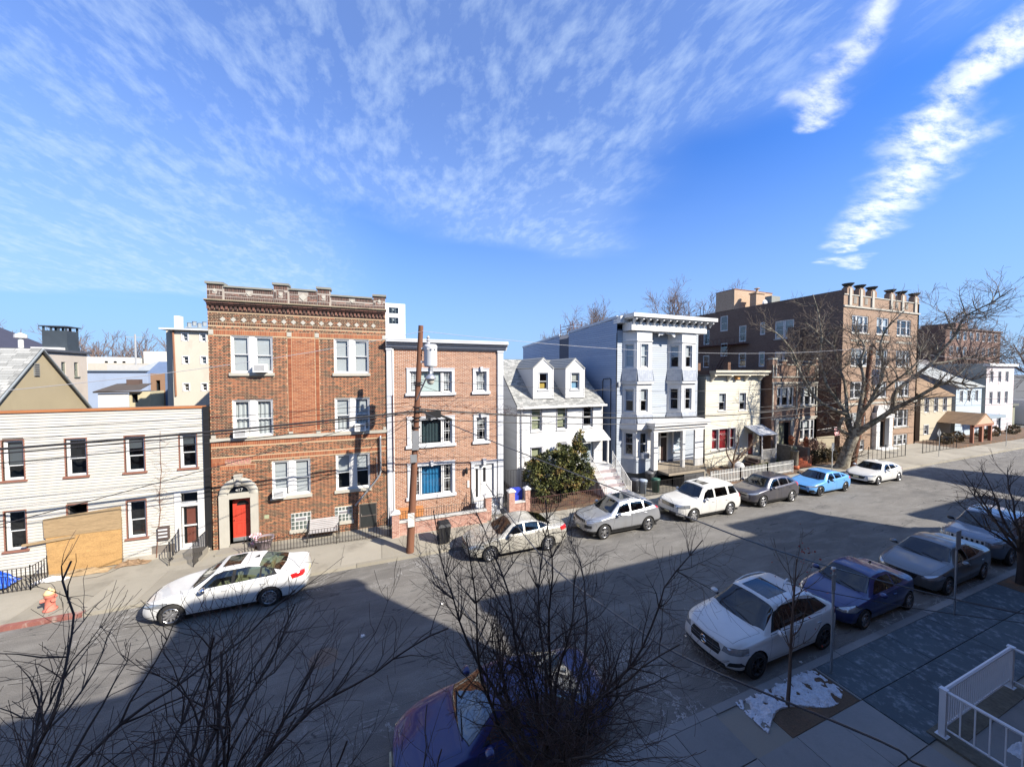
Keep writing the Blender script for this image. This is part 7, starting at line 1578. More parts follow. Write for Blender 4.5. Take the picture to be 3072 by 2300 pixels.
mb = MB(); mb.lathe([(0, .22), (.08, .2), (.20, .1), (.24, 0), (.22, -.03), (0, -.03)], (1.98, 15.0, 7.9), 12); mb.lathe([(0, .34), (.05, .33), (.05, .2)], (1.98, 15, 7.9), 8); mb.build('lamp_head', M_steel, lamp, True)
mb = MB(); mb.lathe([(.16, -.03), (.15, -.14), (.10, -.22), (0, -.25)], (1.98, 15.0, 7.9), 12); mb.build('lens', mat('lamp_lens', (.40, .38, .33), .3), lamp, True)
mb = MB(); mb.box(1.9, 2.55, 15.9, 16.08, 6.12, 6.42); mb.tube([(2.5, 16, 6.25), (3.05, 16, 6.0)], .06, 6); mb.tube([(1.45, 16, 6.45), (1.9, 16, 6.4)], .07, 6); thing_mesh(mb, 'cable_junction_box', M_black, 'black cable splice box slung beside the leaning pole', 'junction box')
for z in (5.15, 4.9, 5.4):
    mb = MB(); mb.tube([(1.72 + .17 * math.cos(a * .6), 15.88, z - .2 + .17 * math.sin(a * .6)) for a in range(12)], .012, 4); thing_mesh(mb, 'cable_coil', M_black, ['', 'coil of spare black cable at the foot of the metal plate', 'lowest coil of spare cable hanging on the pole', 'upper coil of spare cable beside the metal plate'][{5.15: 1, 4.9: 2, 5.4: 3}[z]], 'cable')
# wires
M_wire = mat('black_wire', (.015, .014, .016), .6, 0, 1, 0)
M_wiregrey = mat('bare_aluminium_wire', (.30, .30, .32), .5, 0, 1, 0)
def wire(a, b, sag, r, label, m=M_wire, n=18, mid=None, group='overhead wires'):
    a, b = Vector(a), Vector(b); mb = MB()
    pts = [a.lerp(b, i / n) - Vector((0, 0, sag * 4 * (i / n) * (1 - i / n))) for i in range(n + 1)]
    mb.tube(pts, r, 5); return thing_mesh(mb, 'overhead_wire', m, label, 'wire', group)
wire((-34, 16, 6.9), (1.36, 16, 6.85), .55, .012, 'uppermost of the five wires crossing the clapboard house')
wire((-34, 16.05, 6.2), (1.36, 16, 6.70), .55, .010, 'second wire down across the clapboard house')
wire((-34, 16, 5.9), (1.36, 16, 6.45), .55, .042, 'thick black cable bundle crossing the clapboard and brick fronts')
wire((-34, 15.9, 5.8), (1.36, 15.9, 6.38), .6, .024, 'thinner partner strand just under the thick cable bundle')
wire((-34, 16, 5.4), (1.36, 16, 6.1), .6, .018, 'lowest street-long cable on the clapboard house')
wire((-18, 12.5, .9 + 1.6), (1.36, 16, 6.55), .25, .014, 'steep service wire rising to the pole past the stone door arch')
wire((-24, 16, 7.0), (1.72, 16, 9.98), .9, .010, 'thin high wire from the pole top towards the rear buildings', M_wiregrey)
wire((1.75, 16, 10.0), (39.3, 17.3, 10.35), .75, .010, 'bare primary wire from the pole top to the far pole', M_wiregrey)
wire((1.5, 16, 7.85), (39.1, 17.3, 7.6), .75, .011, 'middle wire running past the dormer windows')
wire((1.6, 16, 6.55), (39.0, 17.3, 6.15), 1.0, .040, 'thick cable running from the leaning pole past the bay windows')
wire((1.6, 15.9, 6.45), (39.0, 17.2, 6.35), .95, .012, 'thin wire just above the thick cable')
wire((1.6, 16.1, 6.75), (39.0, 17.4, 6.6), 1.0, .010, 'second thin wire above the thick cable')
wire((1.6, 16, 6.12), (39.0, 17.3, 5.55), .85, .022, 'lower black cable passing over the porch roof')
wire((1.6, 16.05, 6.9), (18.0, 20.4, 7.5), .35, .010, 'service wire reaching the blue-grey house meter')
wire((1.7, 16, 6.3), (16.0, 20.9, 7.4), .5, .009, 'service wire over the dormer house eaves')
wire((1.7, 15.9, 7.6), (4.3, 19.3, 6.9), .1, .010, 'short drop wire to the salmon house wall')
wire((1.3, 16, 6.5), (.1, 19.2, 5.0), .12, .010, 'short drop wire to the conduit on the red brick corner')
wire((1.3, 16, 6.4), (-.1, 19.2, 4.85), .3, .008, 'slack drop wire beside the conduit')
wire((39.1, 17.3, 6.3), (110, 17.5, 6.5), 1.2, .02, 'long far wire running on up the street')
wire((39.1, 17.3, 10.3), (110, 17.5, 10.5), 1.0, .012, 'high far wire running on up the street', M_wiregrey)
wire((39.1, 17.3, 5.6), (110, 17.5, 5.9), 1.2, .02, 'lower far wire in front of the tan house')
wire((24.0, 20.6, 5.5), (39.0, 17.3, 6.2), .4, .009, 'service wire over the cream house front')
mb = MB(); rs = random.Random(77)
for k in range(34):
    x = rs.uniform(1.9, 6.6); z = 6.52 - .10 * (x - 1.8) * .6 + rs.uniform(-.12, .22) + (.25 if x < 4 else 0); q = [(x, 16 + rs.uniform(-.08, .08), z)]
    for i in range(5): q.append((q[-1][0] + rs.uniform(-.05, .22), 16 + rs.uniform(-.1, .1), q[-1][2] + rs.uniform(-.16, .14)))
    mb.tube(smooth_path(q, 2), .007, 3)
o = mb.build('tangled_cables', mat('dark_purple_cable', (.05, .025, .03), .7), None); o['label'] = 'tangle of loose looping cables lashed along the wires beside the pole'; o['category'] = 'cables'; o['kind'] = 'stuff'
def poly_wire(pts, r, label, m=M_wire):
    mb = MB(); mb.tube(smooth_path(pts, 5), r, 6); return thing_mesh(mb, 'overhead_wire', m, label, 'wire', 'overhead wires')
M_wshine = mat('glossy_black_cable', (.06, .06, .065), .25, .1, 3, 0, spec=.8)
poly_wire([(1.75, 15.95, 6.4), (3.99, 14, 5.45), (8.98, 9.5, 3.55), (12.3, 6.9, 2.35), (17.1, 4.3, 1.2), (20, 2.6, 1.1)], .022, 'twisted service cable dropping across the road past the white crossover', M_wshine)
poly_wire([(4.1, 14.0, 3.5), (4.45, 11, 2.75), (4.75, 9.0, 2.39), (5.23, 6.5, 2.43), (5.69, 5.0, 2.5), (7.4, 3.0, 2.29), (7.71, 2.6, 2.16), (9, 1.2, 2.2)], .018, 'lower service cable slanting over the near pavement', M_wshine)
poly_wire([(8.7, 5.2, 3.3), (11.5, 4.2, 2.7), (14.5, 3.0, 2.3), (17, 1.5, 2.2)], .008, 'thin black wire over the bluestone paving')
# far pole behind the sycamore
p2_ = empty('utility_pole', (37.6, 17.1, .13), 'slanting brown utility pole with a transformer behind the sycamore', 'utility pole')
mb = MB(); mb.tube([(37.3, 17.4, .1), (38.1, 17.4, 3.2), (38.9, 17.4, 6.4), (39.6, 17.4, 10.5)], [.22, .2, .17, .14], 10); mb.build('shaft', M_pole, p2_, True)
mb = MB(); mb.lathe([(0, 0), (.33, .02), (.35, .1), (.35, 1.25), (.3, 1.35), (0, 1.37)], (40.15, 17.2, 7.1), 16); mb.build('transformer', MATS['pale_grey_transformer'], p2_, True)
mb = MB(); mb.tube([(39.9, 17.2, 8.45), (40.0, 17.2, 9.0)], .03, 5); mb.tube([(39.2, 17.3, 7.9), (39.9, 17.2, 7.9)], .04, 4); mb.build('bracket', M_steel, p2_)
mb = MB(); mb.tube([(-37.7, 80 * .95, 0), (-37.7, 76, 14.5)], [.2, .12], 6); mb.tube([(-38.9, 76, 14.0), (-36.6, 76, 14.0)], .06, 4)
thing_mesh(mb, 'utility_mast', mat('pale_grey_mast', (.28, .28, .28), .8), 'thin distant mast standing before the white distant buildings', 'mast')
# signs
def sign(name, x, y, H, label, kind='plate'):
    e = empty(name, (x, y, .13), label, 'sign')
    mb = MB(); mb.box(x - .025, x + .025, y - .015, y + .015, .1, H); mb.box(x - .04, x - .025, y - .018, y - .012, .1, H); mb.box(x + .025, x + .04, y - .018, y - .012, .1, H); mb.build('post', M_steel, e)
    mb = MB(); bk = mat('sign_back_metal', (.33, .34, .34), .45, .06, 3, .03, metal=.4)
    if kind == 'diamond': mb.prism([(x - .40, H - .35), (x, H - .75), (x + .40, H - .35), (x, H + .05)], y + .02, y + .03)
    elif kind == 'two': mb.prism([(x - .15, H - .52), (x - .01, H - .52), (x - .01, H - .06), (x - .15, H - .06)], y - .05, y - .04); mb.prism([(x + .01, H - .62), (x + .17, H - .58), (x + .17, H - .14), (x + .01, H - .10)], y + .03, y + .04)
    else: mb.prism([(x - .16, H - .5), (x + .16, H - .5), (x + .16, H + .12), (x - .16, H + .12)], y - .04, y - .03)
    mb.build('plate', bk, e); return e
s1_ = sign('parking_sign', 11.2, 5.55, 2.92, 'grey post with two small back-to-back plates beside the snowy tree pit', 'two')
mb = MB(); mb.lathe([(0, .10), (.05, .08), (.06, .02), (.04, 0)], (11.2, 5.55, 2.92), 8); mb.build('cap', M_steel, s1_, True)
sign('parking_sign', 17.75, 5.5, 2.85, 'grey post with one tall plate beside the grey sedan')
sign('diamond_sign', 50.1, 16.85, 2.75, 'diamond shaped sign seen from behind on the far pavement', 'diamond')
sign('parking_sign', 32.9, 16.6, 2.6, 'thin grey sign post behind the light blue car')
sign('parking_sign', 64.2, 16.7, 2.6, 'dark sign post beside the oncoming dark car')
sign('parking_sign', 71.0, 17.2, 5.5, 'blue-grey lamp-like post before the pale blue house')
# ================================================================ near stoop with the white railing
stp = empty('stoop_railing', (11.5, 3.7, .13), 'white turned-baluster railing round the sunken entry at the lower right', 'railing')
M_wr = mat('white_painted_metal', (.62, .63, .66), .45, .05, 3, .03)
def fence_run(x0, y0, x1, y1, e, z=.22, H=.95, gap=.105):
    L = math.hypot(x1 - x0, y1 - y0); n = round(L / gap); mb = MB(); mb.tube([(x0, y0, z + H), (x1, y1, z + H)], .036, 6); mb.tube([(x0, y0, z + .12), (x1, y1, z + .12)], .022, 5); mb.build('rail', M_wr, e)
    pieces([(x0 + (x1 - x0) * i / n - .011, x0 + (x1 - x0) * i / n + .011, y0 + (y1 - y0) * i / n - .011, y0 + (y1 - y0) * i / n + .011, z + .12, z + H, .5) for i in range(1, n)], 'baluster', M_wr, e)
def post(x, y, e, z=.13, H=1.05):
    mb = MB(); mb.box(x - .05, x + .05, y - .05, y + .05, z, z + H); mb.box(x - .09, x + .09, y - .09, y + .09, z, z + .04); mb.box(x - .06, x + .06, y - .06, y + .06, z + H, z + H + .03); mb.build('post', M_wr, e)
post(11.55, 3.68, stp); post(14.95, 3.68, stp); fence_run(11.6, 3.68, 14.9, 3.68, stp)
fence_run(11.55, 3.63, 11.55, 1.3, stp, gap=.2); fence_run(14.95, 3.63, 14.95, 1.3, stp, gap=.2)
mb = MB(); mb.box(11.35, 15.15, 3.42, 3.85, -.3, .16); mb.box(11.35, 11.75, .9, 3.42, -.3, .16); structure(mb, 'entry_curb', mat('mossy_stone_curb', (.12, .11, .085), .95, .35, 3, .4, 14, bump=.8, world_co=True))
mb = MB(); mb.box(11.75, 14.9, 2.5, 3.42, -.3, .14); structure(mb, 'entry_slab', M_slab_near)
mb = MB(); mb.box(11.76, 14.89, -.5, 2.49, -1.2, -1.1); structure(mb, 'sunken_entry_floor', M_concrete)
snow_patch('snow', 12.35, 12.95, 2.65, 3.05, .14, .10, lambda x, y: 1, 9, 14)['label'] = 'small heap of old snow on the slab inside the white railing'
e = empty('timber_handrail', (12, 1.8, .13), 'brown timber handrail at the bottom right corner', 'handrail')
mb = MB(); mb.tube([(9.2, 1.9, 1.1), (13.5, 1.75, 1.25)], .035, 6); mb.tube([(11.6, 2.05, 1.45), (14.5, 2.0, 1.5)], .03, 6); mb.build('rail', mat('brown_varnish', (.16, .085, .045), .5, .2, 4, .1), e)
mb = MB()
for k in range(9): mb.box(9.6 + k * .45, 9.63 + k * .45, 1.86 - k * .015, 1.89 - k * .015, -.2, 1.12 + k * .015)
mb.build('baluster', M_black, e)['kind'] = 'stuff'
# ================================================================ cars
def clip_poly(face, a, b):
    """split a face (points x,y,z,nx,ny,nz,u,v) by the line a-b in (u, v); returns inside (left of a->b), outside"""
    ex, ey = b[0] - a[0], b[1] - a[1]
    s = [ex * (p[7] - a[1]) - ey * (p[6] - a[0]) for p in face]
    if min(s) >= -1e-9: return face, None
    if max(s) <= 1e-9: return None, face
    I, O = [], []
    for i, p in enumerate(face):
        q = face[(i + 1) % len(face)]; sp, sq = s[i], s[(i + 1) % len(face)]
        if sp >= 0: I.append(p)
        if sp <= 0: O.append(p)
        if sp * sq < 0:
            t = sp / (sp - sq); r = tuple(p[k] + (q[k] - p[k]) * t for k in range(8)); I.append(r); O.append(r)
    return (I if len(I) > 2 else None), (O if len(O) > 2 else None)
def split_region(faces, view, poly, cond):
    """cut a convex polygon out of the skin; view: side (x,z), top (x,y), end (y,z)"""
    iu, iv = {'side': (0, 2), 'top': (0, 1), 'end': (1, 2)}[view]
    area = sum(poly[i][0] * poly[(i + 1) % len(poly)][1] - poly[(i + 1) % len(poly)][0] * poly[i][1] for i in range(len(poly)))
    if area < 0: poly = poly[::-1]
    u0, u1 = min(p[0] for p in poly), max(p[0] for p in poly); v0, v1 = min(p[1] for p in poly), max(p[1] for p in poly)
    ins, rest = [], []
    for f in faces:
        us = [p[iu] for p in f]; vs = [p[iv] for p in f]
        if max(us) <= u0 or min(us) >= u1 or max(vs) <= v0 or min(vs) >= v1 or not cond(f): rest.append(f); continue
        g = [(*p[:6], p[iu], p[iv]) for p in f]; outs = []
        for i in range(len(poly)):
            g, o = clip_poly(g, poly[i], poly[(i + 1) % len(poly)])
            if o: outs.append(o)
            if not g: break
        if g: ins.append([p[:6] for p in g]); rest += [[p[:6] for p in o] for o in outs]
        else: rest.append(f)
    return ins, rest
def skin_mesh(name, groups, mats, parent):
    """groups: list of face lists, one per material; normals come from the smooth hull"""
    vs, fs, mi, ns, idx = [], [], [], [], {}
    for k, faces in enumerate(groups):
        for f in faces:
            q = []
            for p in f:
                key = (round(p[0], 4), round(p[1], 4), round(p[2], 4))
                if key not in idx: idx[key] = len(vs); vs.append(key); ns.append(Vector(p[3:6]).normalized())
                if idx[key] not in q: q.append(idx[key])
            if len(q) > 2: fs.append(q); mi.append(k)
    me = bpy.data.meshes.new(name); me.from_pydata(vs, [], fs)
    for m in mats: me.materials.append(m)
    if len(me.polygons) == len(mi): me.polygons.foreach_set('material_index', mi)
    me.polygons.foreach_set('use_smooth', [True] * len(me.polygons)); me.update()
    me.normals_split_custom_set_from_vertices(ns)
    o = bpy.data.objects.new(name, me); COL.objects.link(o); o.parent = parent; ORG[o.name] = (0, 0, 0)
    return o
def smooth_curve(pts, L, sig):
    xs = np.arange(-.6, L + .6, .01); y = np.interp(xs, [p[0] for p in pts], [p[1] for p in pts])
    k = np.exp(-.5 * (np.arange(-4 * sig, 4 * sig + .005, .01) / sig) ** 2); k /= k.sum(); pad = len(k) // 2
    ys = np.convolve(np.pad(y, pad, 'edge'), k, 'same')[pad:-pad]
    return lambda x: float(np.interp(x, xs, ys))
M_cglass = glass('car_glass', tint=(.26, .34, .40), alpha=.5, refl=1.15)
M_cglassg = glass('greenish_car_glass', tint=(.62, .72, .62), alpha=.8, refl=1.4)
M_seam = mat('shut_line', (.01, .01, .01), .8, 0, 1, 0)
M_lens = mat('headlamp_glass', (.34, .36, .38), .08, .35, 11, .2, spec=1.0, metal=.55, coat=1)
M_tail = mat('tail_lamp_red', (.42, .012, .012), .15, .1, 9, .1, spec=.8, coat=1)
M_rim = mat('alloy_rim', (.50, .50, .51), .25, .08, 6, 0, metal=.85)
M_rimd = mat('dark_alloy_rim', (.10, .10, .105), .3, .08, 6, 0, metal=.8)
M_amber = mat('amber_lamp', (.60, .17, .01), .2, .1, 5, 0, coat=1)
def paint(name, c, metal=.0, rough=.32, dirt=.25):
    return mat(name, c, rough, .03, 1.0, .02, 60, metal=metal, spec=.5, coat=.8, stain=(.24, .21, .17), stain_amt=dirt, stain_scale=1.3)
def car(name, label, xn, yc, L, W, H, wb, foh, rw, top, belt, glassz, paintm, P):
    """nose towards -x. top/belt: profiles (x, z); glassz: side window polygons; P: style options"""
    e = empty(name, (xn, yc, 0), label, P.get('cat', 'car'), 'cars parked along the street'); ORG[e.name] = (0, 0, 0)
    if P.get('rot'): e.rotation_euler = (0, 0, rad(P['rot']))
    sg = P.get('sig', .05); tf = smooth_curve(top, L, sg); bf = smooth_curve(belt, L, .08)
    hp = smooth_curve(P.get('plan', [(0, .72), (.05, .80), (.22, .90), (.6, .965), (1.1, .99), (L / 2, 1.0), (L - 1.0, .99), (L - .4, .95), (L - .12, .88), (L, .78)]), L, .05)
    cowl, wtop, rtop, rbot = P['cowl'], P['wtop'], P['rtop'], P['rbot']
    zr = P.get('rocker', .20); tum = P.get('tumble', .21)
    xs = sorted({round(v, 3) for v in [*np.linspace(0, L, P.get('n', 44)), .03, .08, L - .03, L - .08, cowl, wtop, rtop, min(rbot, L)]})
    rows = []
    for x in xs:
        hw = W / 2 * hp(x); zt = tf(x); zb = min(bf(x), zt - .015); gh = zt - zb; g = max(0, min(1, gh / .42))
        lo = zr + .16 * max(0, 1 - x / .35) * .6 + .22 * max(0, (x - (L - .4)) / .4) * .6
        sec = [(hw * .90, lo), (hw * .965, lo + .07), (hw * .995, lo + .42 * (zb - lo)), (hw * 1.0, lo + .66 * (zb - lo)), (hw * .985, zb - .07), (hw * (.955), zb - .005), (hw * (.925 - .02 * g), zb + .03 * g + gh * .1 * (1 - g)),
               (hw * (.90 - tum * .5 * g - .03 * (1 - g)), zb + gh * (.5 + .1 * (1 - g))), (hw * (.86 - tum * g - .08 * (1 - g)), zb + gh * (.88)), (hw * (.78 - tum * g - .1 * (1 - g)), zb + gh * .965), (hw * .40, zt - .004), (0, zt)]
        pts = []
        for i in range(len(sec) - 1):
            p0, p1, p2, p3 = sec[max(i - 1, 0)], sec[i], sec[i + 1], sec[i + 2] if i + 2 < len(sec) else (-sec[i][0], sec[i][1])
            for t in ((0, .5) if i not in (2, 3) else (0,)):
                pts.append(tuple(.5 * (2 * p1[k] + (p2[k] - p0[k]) * t + (2 * p0[k] - 5 * p1[k] + 4 * p2[k] - p3[k]) * t * t + (3 * p1[k] - p0[k] - 3 * p2[k] + p3[k]) * t ** 3) for k in (0, 1)))
        pts.append(sec[-1]); rows.append(pts)
    n = len(rows[0]); bow, rbow = P.get('bow', .16), P.get('rbow', .08); lean, rlean = P.get('lean', .25), P.get('rlean', .2)
    def wp(x, y, z):
        q = (y / (W / 2)) ** 2; k = math.exp(-x / .45); kr = math.exp(-(L - x) / .4)
        return (x + bow * q * k + lean * max(0, z - .52) * math.exp(-x / .3) + .10 * max(0, .42 - z) * k - rbow * q * kr - rlean * max(0, z - .62) * math.exp(-(L - x) / .3) - .10 * max(0, .45 - z) * kr, y, z)
    G = []
    for x, pts in zip(xs, rows):
        full = [wp(x, y, z) for y, z in pts] + [wp(x, -y, z) for y, z in pts[-2::-1]]; G.append(full)
    A = np.array(G); dx = np.gradient(A, axis=0); dy = np.gradient(A, axis=1); N = np.cross(dy, dx); N /= np.maximum(1e-9, np.linalg.norm(N, axis=2))[..., None]
    if N[len(xs) // 2, n - 1, 2] < 0: N = -N
    def V(i, j): return (*[float(v) for v in A[i, j]], *[float(v) for v in N[i, j]])
    faces = []; m2 = A.shape[1]
    for i in range(len(xs) - 1):
        for j in range(m2 - 1): faces.append([V(i, j), V(i, j + 1), V(i + 1, j + 1), V(i + 1, j)])
    for end in (0, len(xs) - 1):    # bumper faces
        half = n; c_ = 8; sgn = -1 if end == 0 else 1
        for j in range(half - 1):
            a0, a1 = A[end, j], A[end, j + 1]
            for q in range(c_):
                def pt(p, t):
                    y = p[1] * (1 - 2 * t); x0 = xs[end]; w_ = wp(x0, y, p[2]); nx = sgn; ny = y / (W / 2) * .7
                    if t in (0, 1): nn = (sgn * .8, ny * 1.3, .1)
                    else: nn = (nx, ny * .6, .1 + .5 * max(0, p[2] - .6) if p[2] > .5 else -.1)
                    return (w_[0], y, float(p[2]), *nn)
                fq = [pt(a0, q / c_), pt(a0, (q + 1) / c_), pt(a1, (q + 1) / c_), pt(a1, q / c_)]; faces.append(fq[::-1] if end else fq)
    side = lambda f: abs(sum(p[4] for p in f)) / len(f) > .30
    pos = lambda s: (lambda f: s * sum(p[1] for p in f) > 0 and side(f))
    parts = {}
    # wheel arches
    arches = [foh, foh + wb]; ra = rw + P.get('gap', .055)
    for cx in arches:
        poly = [(cx + ra * math.cos(a), rw + ra * math.sin(a)) for a in [2 * math.pi * k / 18 for k in range(18)]]
        _, faces = split_region(faces, 'side', poly, lambda f: abs(sum(p[1] for p in f)) / len(f) > W * .36 and sum(p[2] for p in f) / len(f) < rw + ra + .05)
    seams = []
    def cut(nm, view, poly, cond, m, shrink=.0):
        nonlocal faces
        ins, faces = split_region(faces, view, poly, cond)
        if shrink:
            cx = sum(p[0] for p in poly) / len(poly); cz = sum(p[1] for p in poly) / len(poly)
            pin = [(p[0] + (shrink if p[0] < cx else -shrink), p[1] + (shrink if p[1] < cz else -shrink)) for p in poly]
            ins, ring = split_region(ins, view, pin, lambda f: True); seams.extend(ring)
        if ins: return skin_mesh(nm, [ins], [m], e)
    up = lambda f: sum(p[5] for p in f) / len(f) > .12
    gm = P.get('glass', M_cglass)
    # windscreen and rear window
    wi = P.get('wsw', (.80, .60)); x0, x1 = cowl + .03, wtop - .02
    cut('windscreen', 'top', [(x0 + .10, -W / 2 * wi[0]), (x0, -W / 4), (x0 - .03, 0), (x0, W / 4), (x0 + .10, W / 2 * wi[0]), (x1 + .02, W / 2 * wi[1]), (x1 - .01, 0), (x1 + .02, -W / 2 * wi[1])], up, gm, .012)
    rx0, rx1 = rtop + .05, rbot - .05; rwi = P.get('rww', (.62, .72))
    cut('rear_window', 'top', [(rx0 - .02, -W / 2 * rwi[0]), (rx0 + .02, 0), (rx0 - .02, W / 2 * rwi[0]), (rx1 - .06, W / 2 * rwi[1]), (rx1, 0), (rx1 - .06, -W / 2 * rwi[1])], lambda f: sum(p[5] for p in f) / len(f) > -.1, P.get('rglass', gm), .012)
    if P.get('sunroof'): cut('sunroof', 'top', [(P['sunroof'][0], -.40), (P['sunroof'][1], -.40), (P['sunroof'][1], .40), (P['sunroof'][0], .40)], up, M_cglass, .012)
    for s in (-1, 1):
        for poly in glassz: cut('side_window', 'side', poly, pos(s), gm, 0)
        if P.get('frame'): ins, faces = split_region(faces, 'side', P['frame'], pos(s)); seams.extend(ins)
        for poly in P.get('doors', []):
            d_ = cut('door', 'side', poly, pos(s), paintm, .007)
            if d_:
                hx = max(p[0] for p in poly) - .28; hz = P.get('hz', .80); mb = MB(); yy = s * (W / 2 * .995)
                mb.box(hx, hx + .17, min(yy, yy + s * .03), max(yy, yy + s * .03), hz, hz + .028); h_ = mb.build('handle', P.get('handle', paintm), d_)
        if P.get('clad'):
            for poly in P['clad']: cut('lower_cladding', 'side', poly, pos(s), M_plastic)
        for poly in P.get('lamps', []): 
            cut('headlight', 'end', [(s * p[0], p[1]) for p in poly], lambda f: sum(p[0] for p in f) / len(f) < P.get('lampx', .75) and s * sum(p[1] for p in f) > 0, M_lens, .008)
        for poly in P.get('amber', []): cut('turn_signal', 'side', poly, pos(s), M_amber)
        for poly in P.get('fogs', []): cut('fog_lamp', 'end', [(s * p[0], p[1]) for p in poly], lambda f: sum(p[0] for p in f) / len(f) < .5, M_plastic)
        for poly in P.get('tails', []): 
            tl = lambda f, s=s: s * sum(p[1] for p in f) > 0 and sum(p[0] for p in f) / len(f) > L - .7
            cut('tail_lamp', 'side', poly, lambda f, tl=tl: tl(f) and side(f) and abs(sum(p[3] for p in f)) / len(f) < .78, M_tail)
            zz_ = [p[1] for p in poly]; cut('tail_lamp', 'end', [(s * .50, min(zz_) + .03), (s * W / 2, min(zz_)), (s * W / 2, max(zz_)), (s * .50, max(zz_) - .04)], lambda f, tl=tl: tl(f) and abs(sum(p[3] for p in f)) / len(f) >= .5, M_tail)
    for poly, m in P.get('grille', []): cut('grille', 'end', poly, lambda f: sum(p[0] for p in f) / len(f) < .4, m, .008)
    cut('bonnet', 'top', P.get('bonnet', [(.30, -W / 2 * .70), (cowl, -W / 2 * .80), (cowl + .02, 0), (cowl, W / 2 * .80), (.30, W / 2 * .70), (.18, 0)]), up, paintm, .006)
    low = [f for f in faces if sum(p[2] for p in f) / len(f) < zr + .05]; hi = [f for f in faces if sum(p[2] for p in f) / len(f) >= zr + .05]
    skin_mesh('body', [hi, seams, low], [paintm, M_seam, M_plastic], e)
    # bars on the grille, plate, emblem
    for (y0, y1, z0, z1, nb, m) in P.get('bars', []):
        mb = MB()
        for k in range(nb):
            z = z0 + (z1 - z0) * (k + .5) / nb; q = [(wp(0, y0 + (y1 - y0) * t / 8, z)[0] - .018, y0 + (y1 - y0) * t / 8, z) for t in range(9)]; mb.tube(q, .010, 4)
        mb.build('grille_bar', m, e)['kind'] = 'stuff'
    for (y0, z0, z1, nb, m) in P.get('slots', []):
        for k in range(nb):
            y = -y0 + 2 * y0 * k / (nb - 1); mb = MB(); x_ = wp(0, y, (z0 + z1) / 2)[0]; mb.box(x_ - .02, x_ + .03, y - .032, y + .032, z0, z1); mb.build('grille_slot', m, e)
    if P.get('plate', 1):
        mb = MB(); zc = P.get('platez', .42); x_ = wp(0, 0, zc)[0]; mb.box(x_ - .03, x_ + .01, -.15, .15, zc, zc + .14); mb.build('number_plate', P.get('platem', mat('cream_plate', (.50, .46, .30), .5, .15, 14, .2)), e)
        mb = MB(); x_ = wp(L, 0, .7)[0]; mb.box(x_ - .04, x_ + .02, -.15, .15, .66, .80); mb.build('number_plate', MATS['cream_plate'], e)
    if P.get('emblem'):
        z = P['emblem']; x_ = wp(0, 0, z)[0] - .035; mb = MB(); mb.tube([(x_, .095 * math.cos(a), z + .095 * math.sin(a)) for a in [2 * math.pi * k / 20 for k in range(21)]], .010, 5)
        for a in (90, 210, 330): mb.tube([(x_, 0, z), (x_, .09 * math.cos(rad(a)), z + .09 * math.sin(rad(a)))], [.016, .006], 5)
        mb.build('emblem', M_chrome, e)
    # wheels
    rm = P.get('rim', M_rim); ns_ = P.get('spokes', 5)
    for cx in arches:
        for s in (-1, 1):
            yo = s * (W / 2 - .015); ww = .215; k = rw; mb = MB()
            prof = [(k * .66, -ww * .48), (k * .70, -ww * .5), (k * .93, -ww * .5), (k * .985, -ww * .42), (k, -ww * .3), (k, ww * .3), (k * .985, ww * .42), (k * .93, ww * .5), (k * .70, ww * .5), (k * .66, ww * .48)]
            mb.lathe(prof, (cx, yo - s * ww / 2, rw), 28, 'y'); wl = mb.build('wheel', M_rubber, e, True)
            mb = MB(); mb.lathe([(k * .67, s * (-.0)), (k * .69, s * .012), (k * .63, s * .014), (k * .60, -s * .03), (k * .60, -s * .16), (0, -s * .16)], (cx, yo - s * .005, rw), 26, 'y'); mb.build('rim_barrel', M_rimd if rm is M_rim else M_black, wl, True)
            mb = MB()
            for q in range(ns_):
                a = 2 * math.pi * q / ns_ + .3; ca, sa = math.cos(a), math.sin(a); ta, tb = -sa, ca
                for off in ((-.028, .028) if P.get('split') else (0,)):
                    w0, w1 = (.034, .026) if not P.get('split') else (.014, .012); r0, r1 = k * .10, k * .66
                    if P.get('fat'): w0, w1 = .045, .055
                    def c3(r, o_, d_): return (cx + ca * r + ta * o_, yo + s * d_, rw + sa * r + tb * o_)
                    o0, o1 = off * .6, off * 1.7; yf0, yf1 = -.018, -.004
                    mb.hexa([c3(r0, o0 - w0, yf0 - .04), c3(r1, o1 - w1, yf1 - .04), c3(r1, o1 + w1, yf1 - .04), c3(r0, o0 + w0, yf0 - .04), c3(r0, o0 - w0, yf0), c3(r1, o1 - w1, yf1), c3(r1, o1 + w1, yf1), c3(r0, o0 + w0, yf0)])
            mb.lathe([(0, -.005 * s), (k * .16, -.01 * s), (k * .17, -.05 * s)], (cx, yo, rw), 12, 'y'); mb.lathe([(k * .69, .004 * s), (k * .66, .012 * s), (k * .635, .004 * s), (k * .635, -.03 * s)], (cx, yo, rw), 26, 'y')
            mb.build('rim', rm, wl)
    # arch liners, floor, cabin
    mb = MB()
    for cx in arches:
        for s in (-1, 1):
            rowsl = []
            for yy in (W / 2 * .93, W / 2 - .42): rowsl.append([(cx + ra * math.cos(a), s * yy, rw + ra * math.sin(a)) for a in [math.pi * k / 12 for k in range(13)]])
            mb.quadgrid(rowsl); mb.face([(p[0], p[1], p[2]) for p in rowsl[1]])
    mb.box(.35, L - .35, -W / 2 * .84, W / 2 * .84, .19, .26)
    mb.box(cowl - .05, L - .5, -W / 2 * .80, W / 2 * .80, .30, .62); mb.build('underbody', M_plastic, e)
    im = P.get('inner', mat('dark_upholstery', (.03, .03, .032), .9, .2, 5)); mb = MB(); zb = bf((cowl + rtop) / 2) - .10
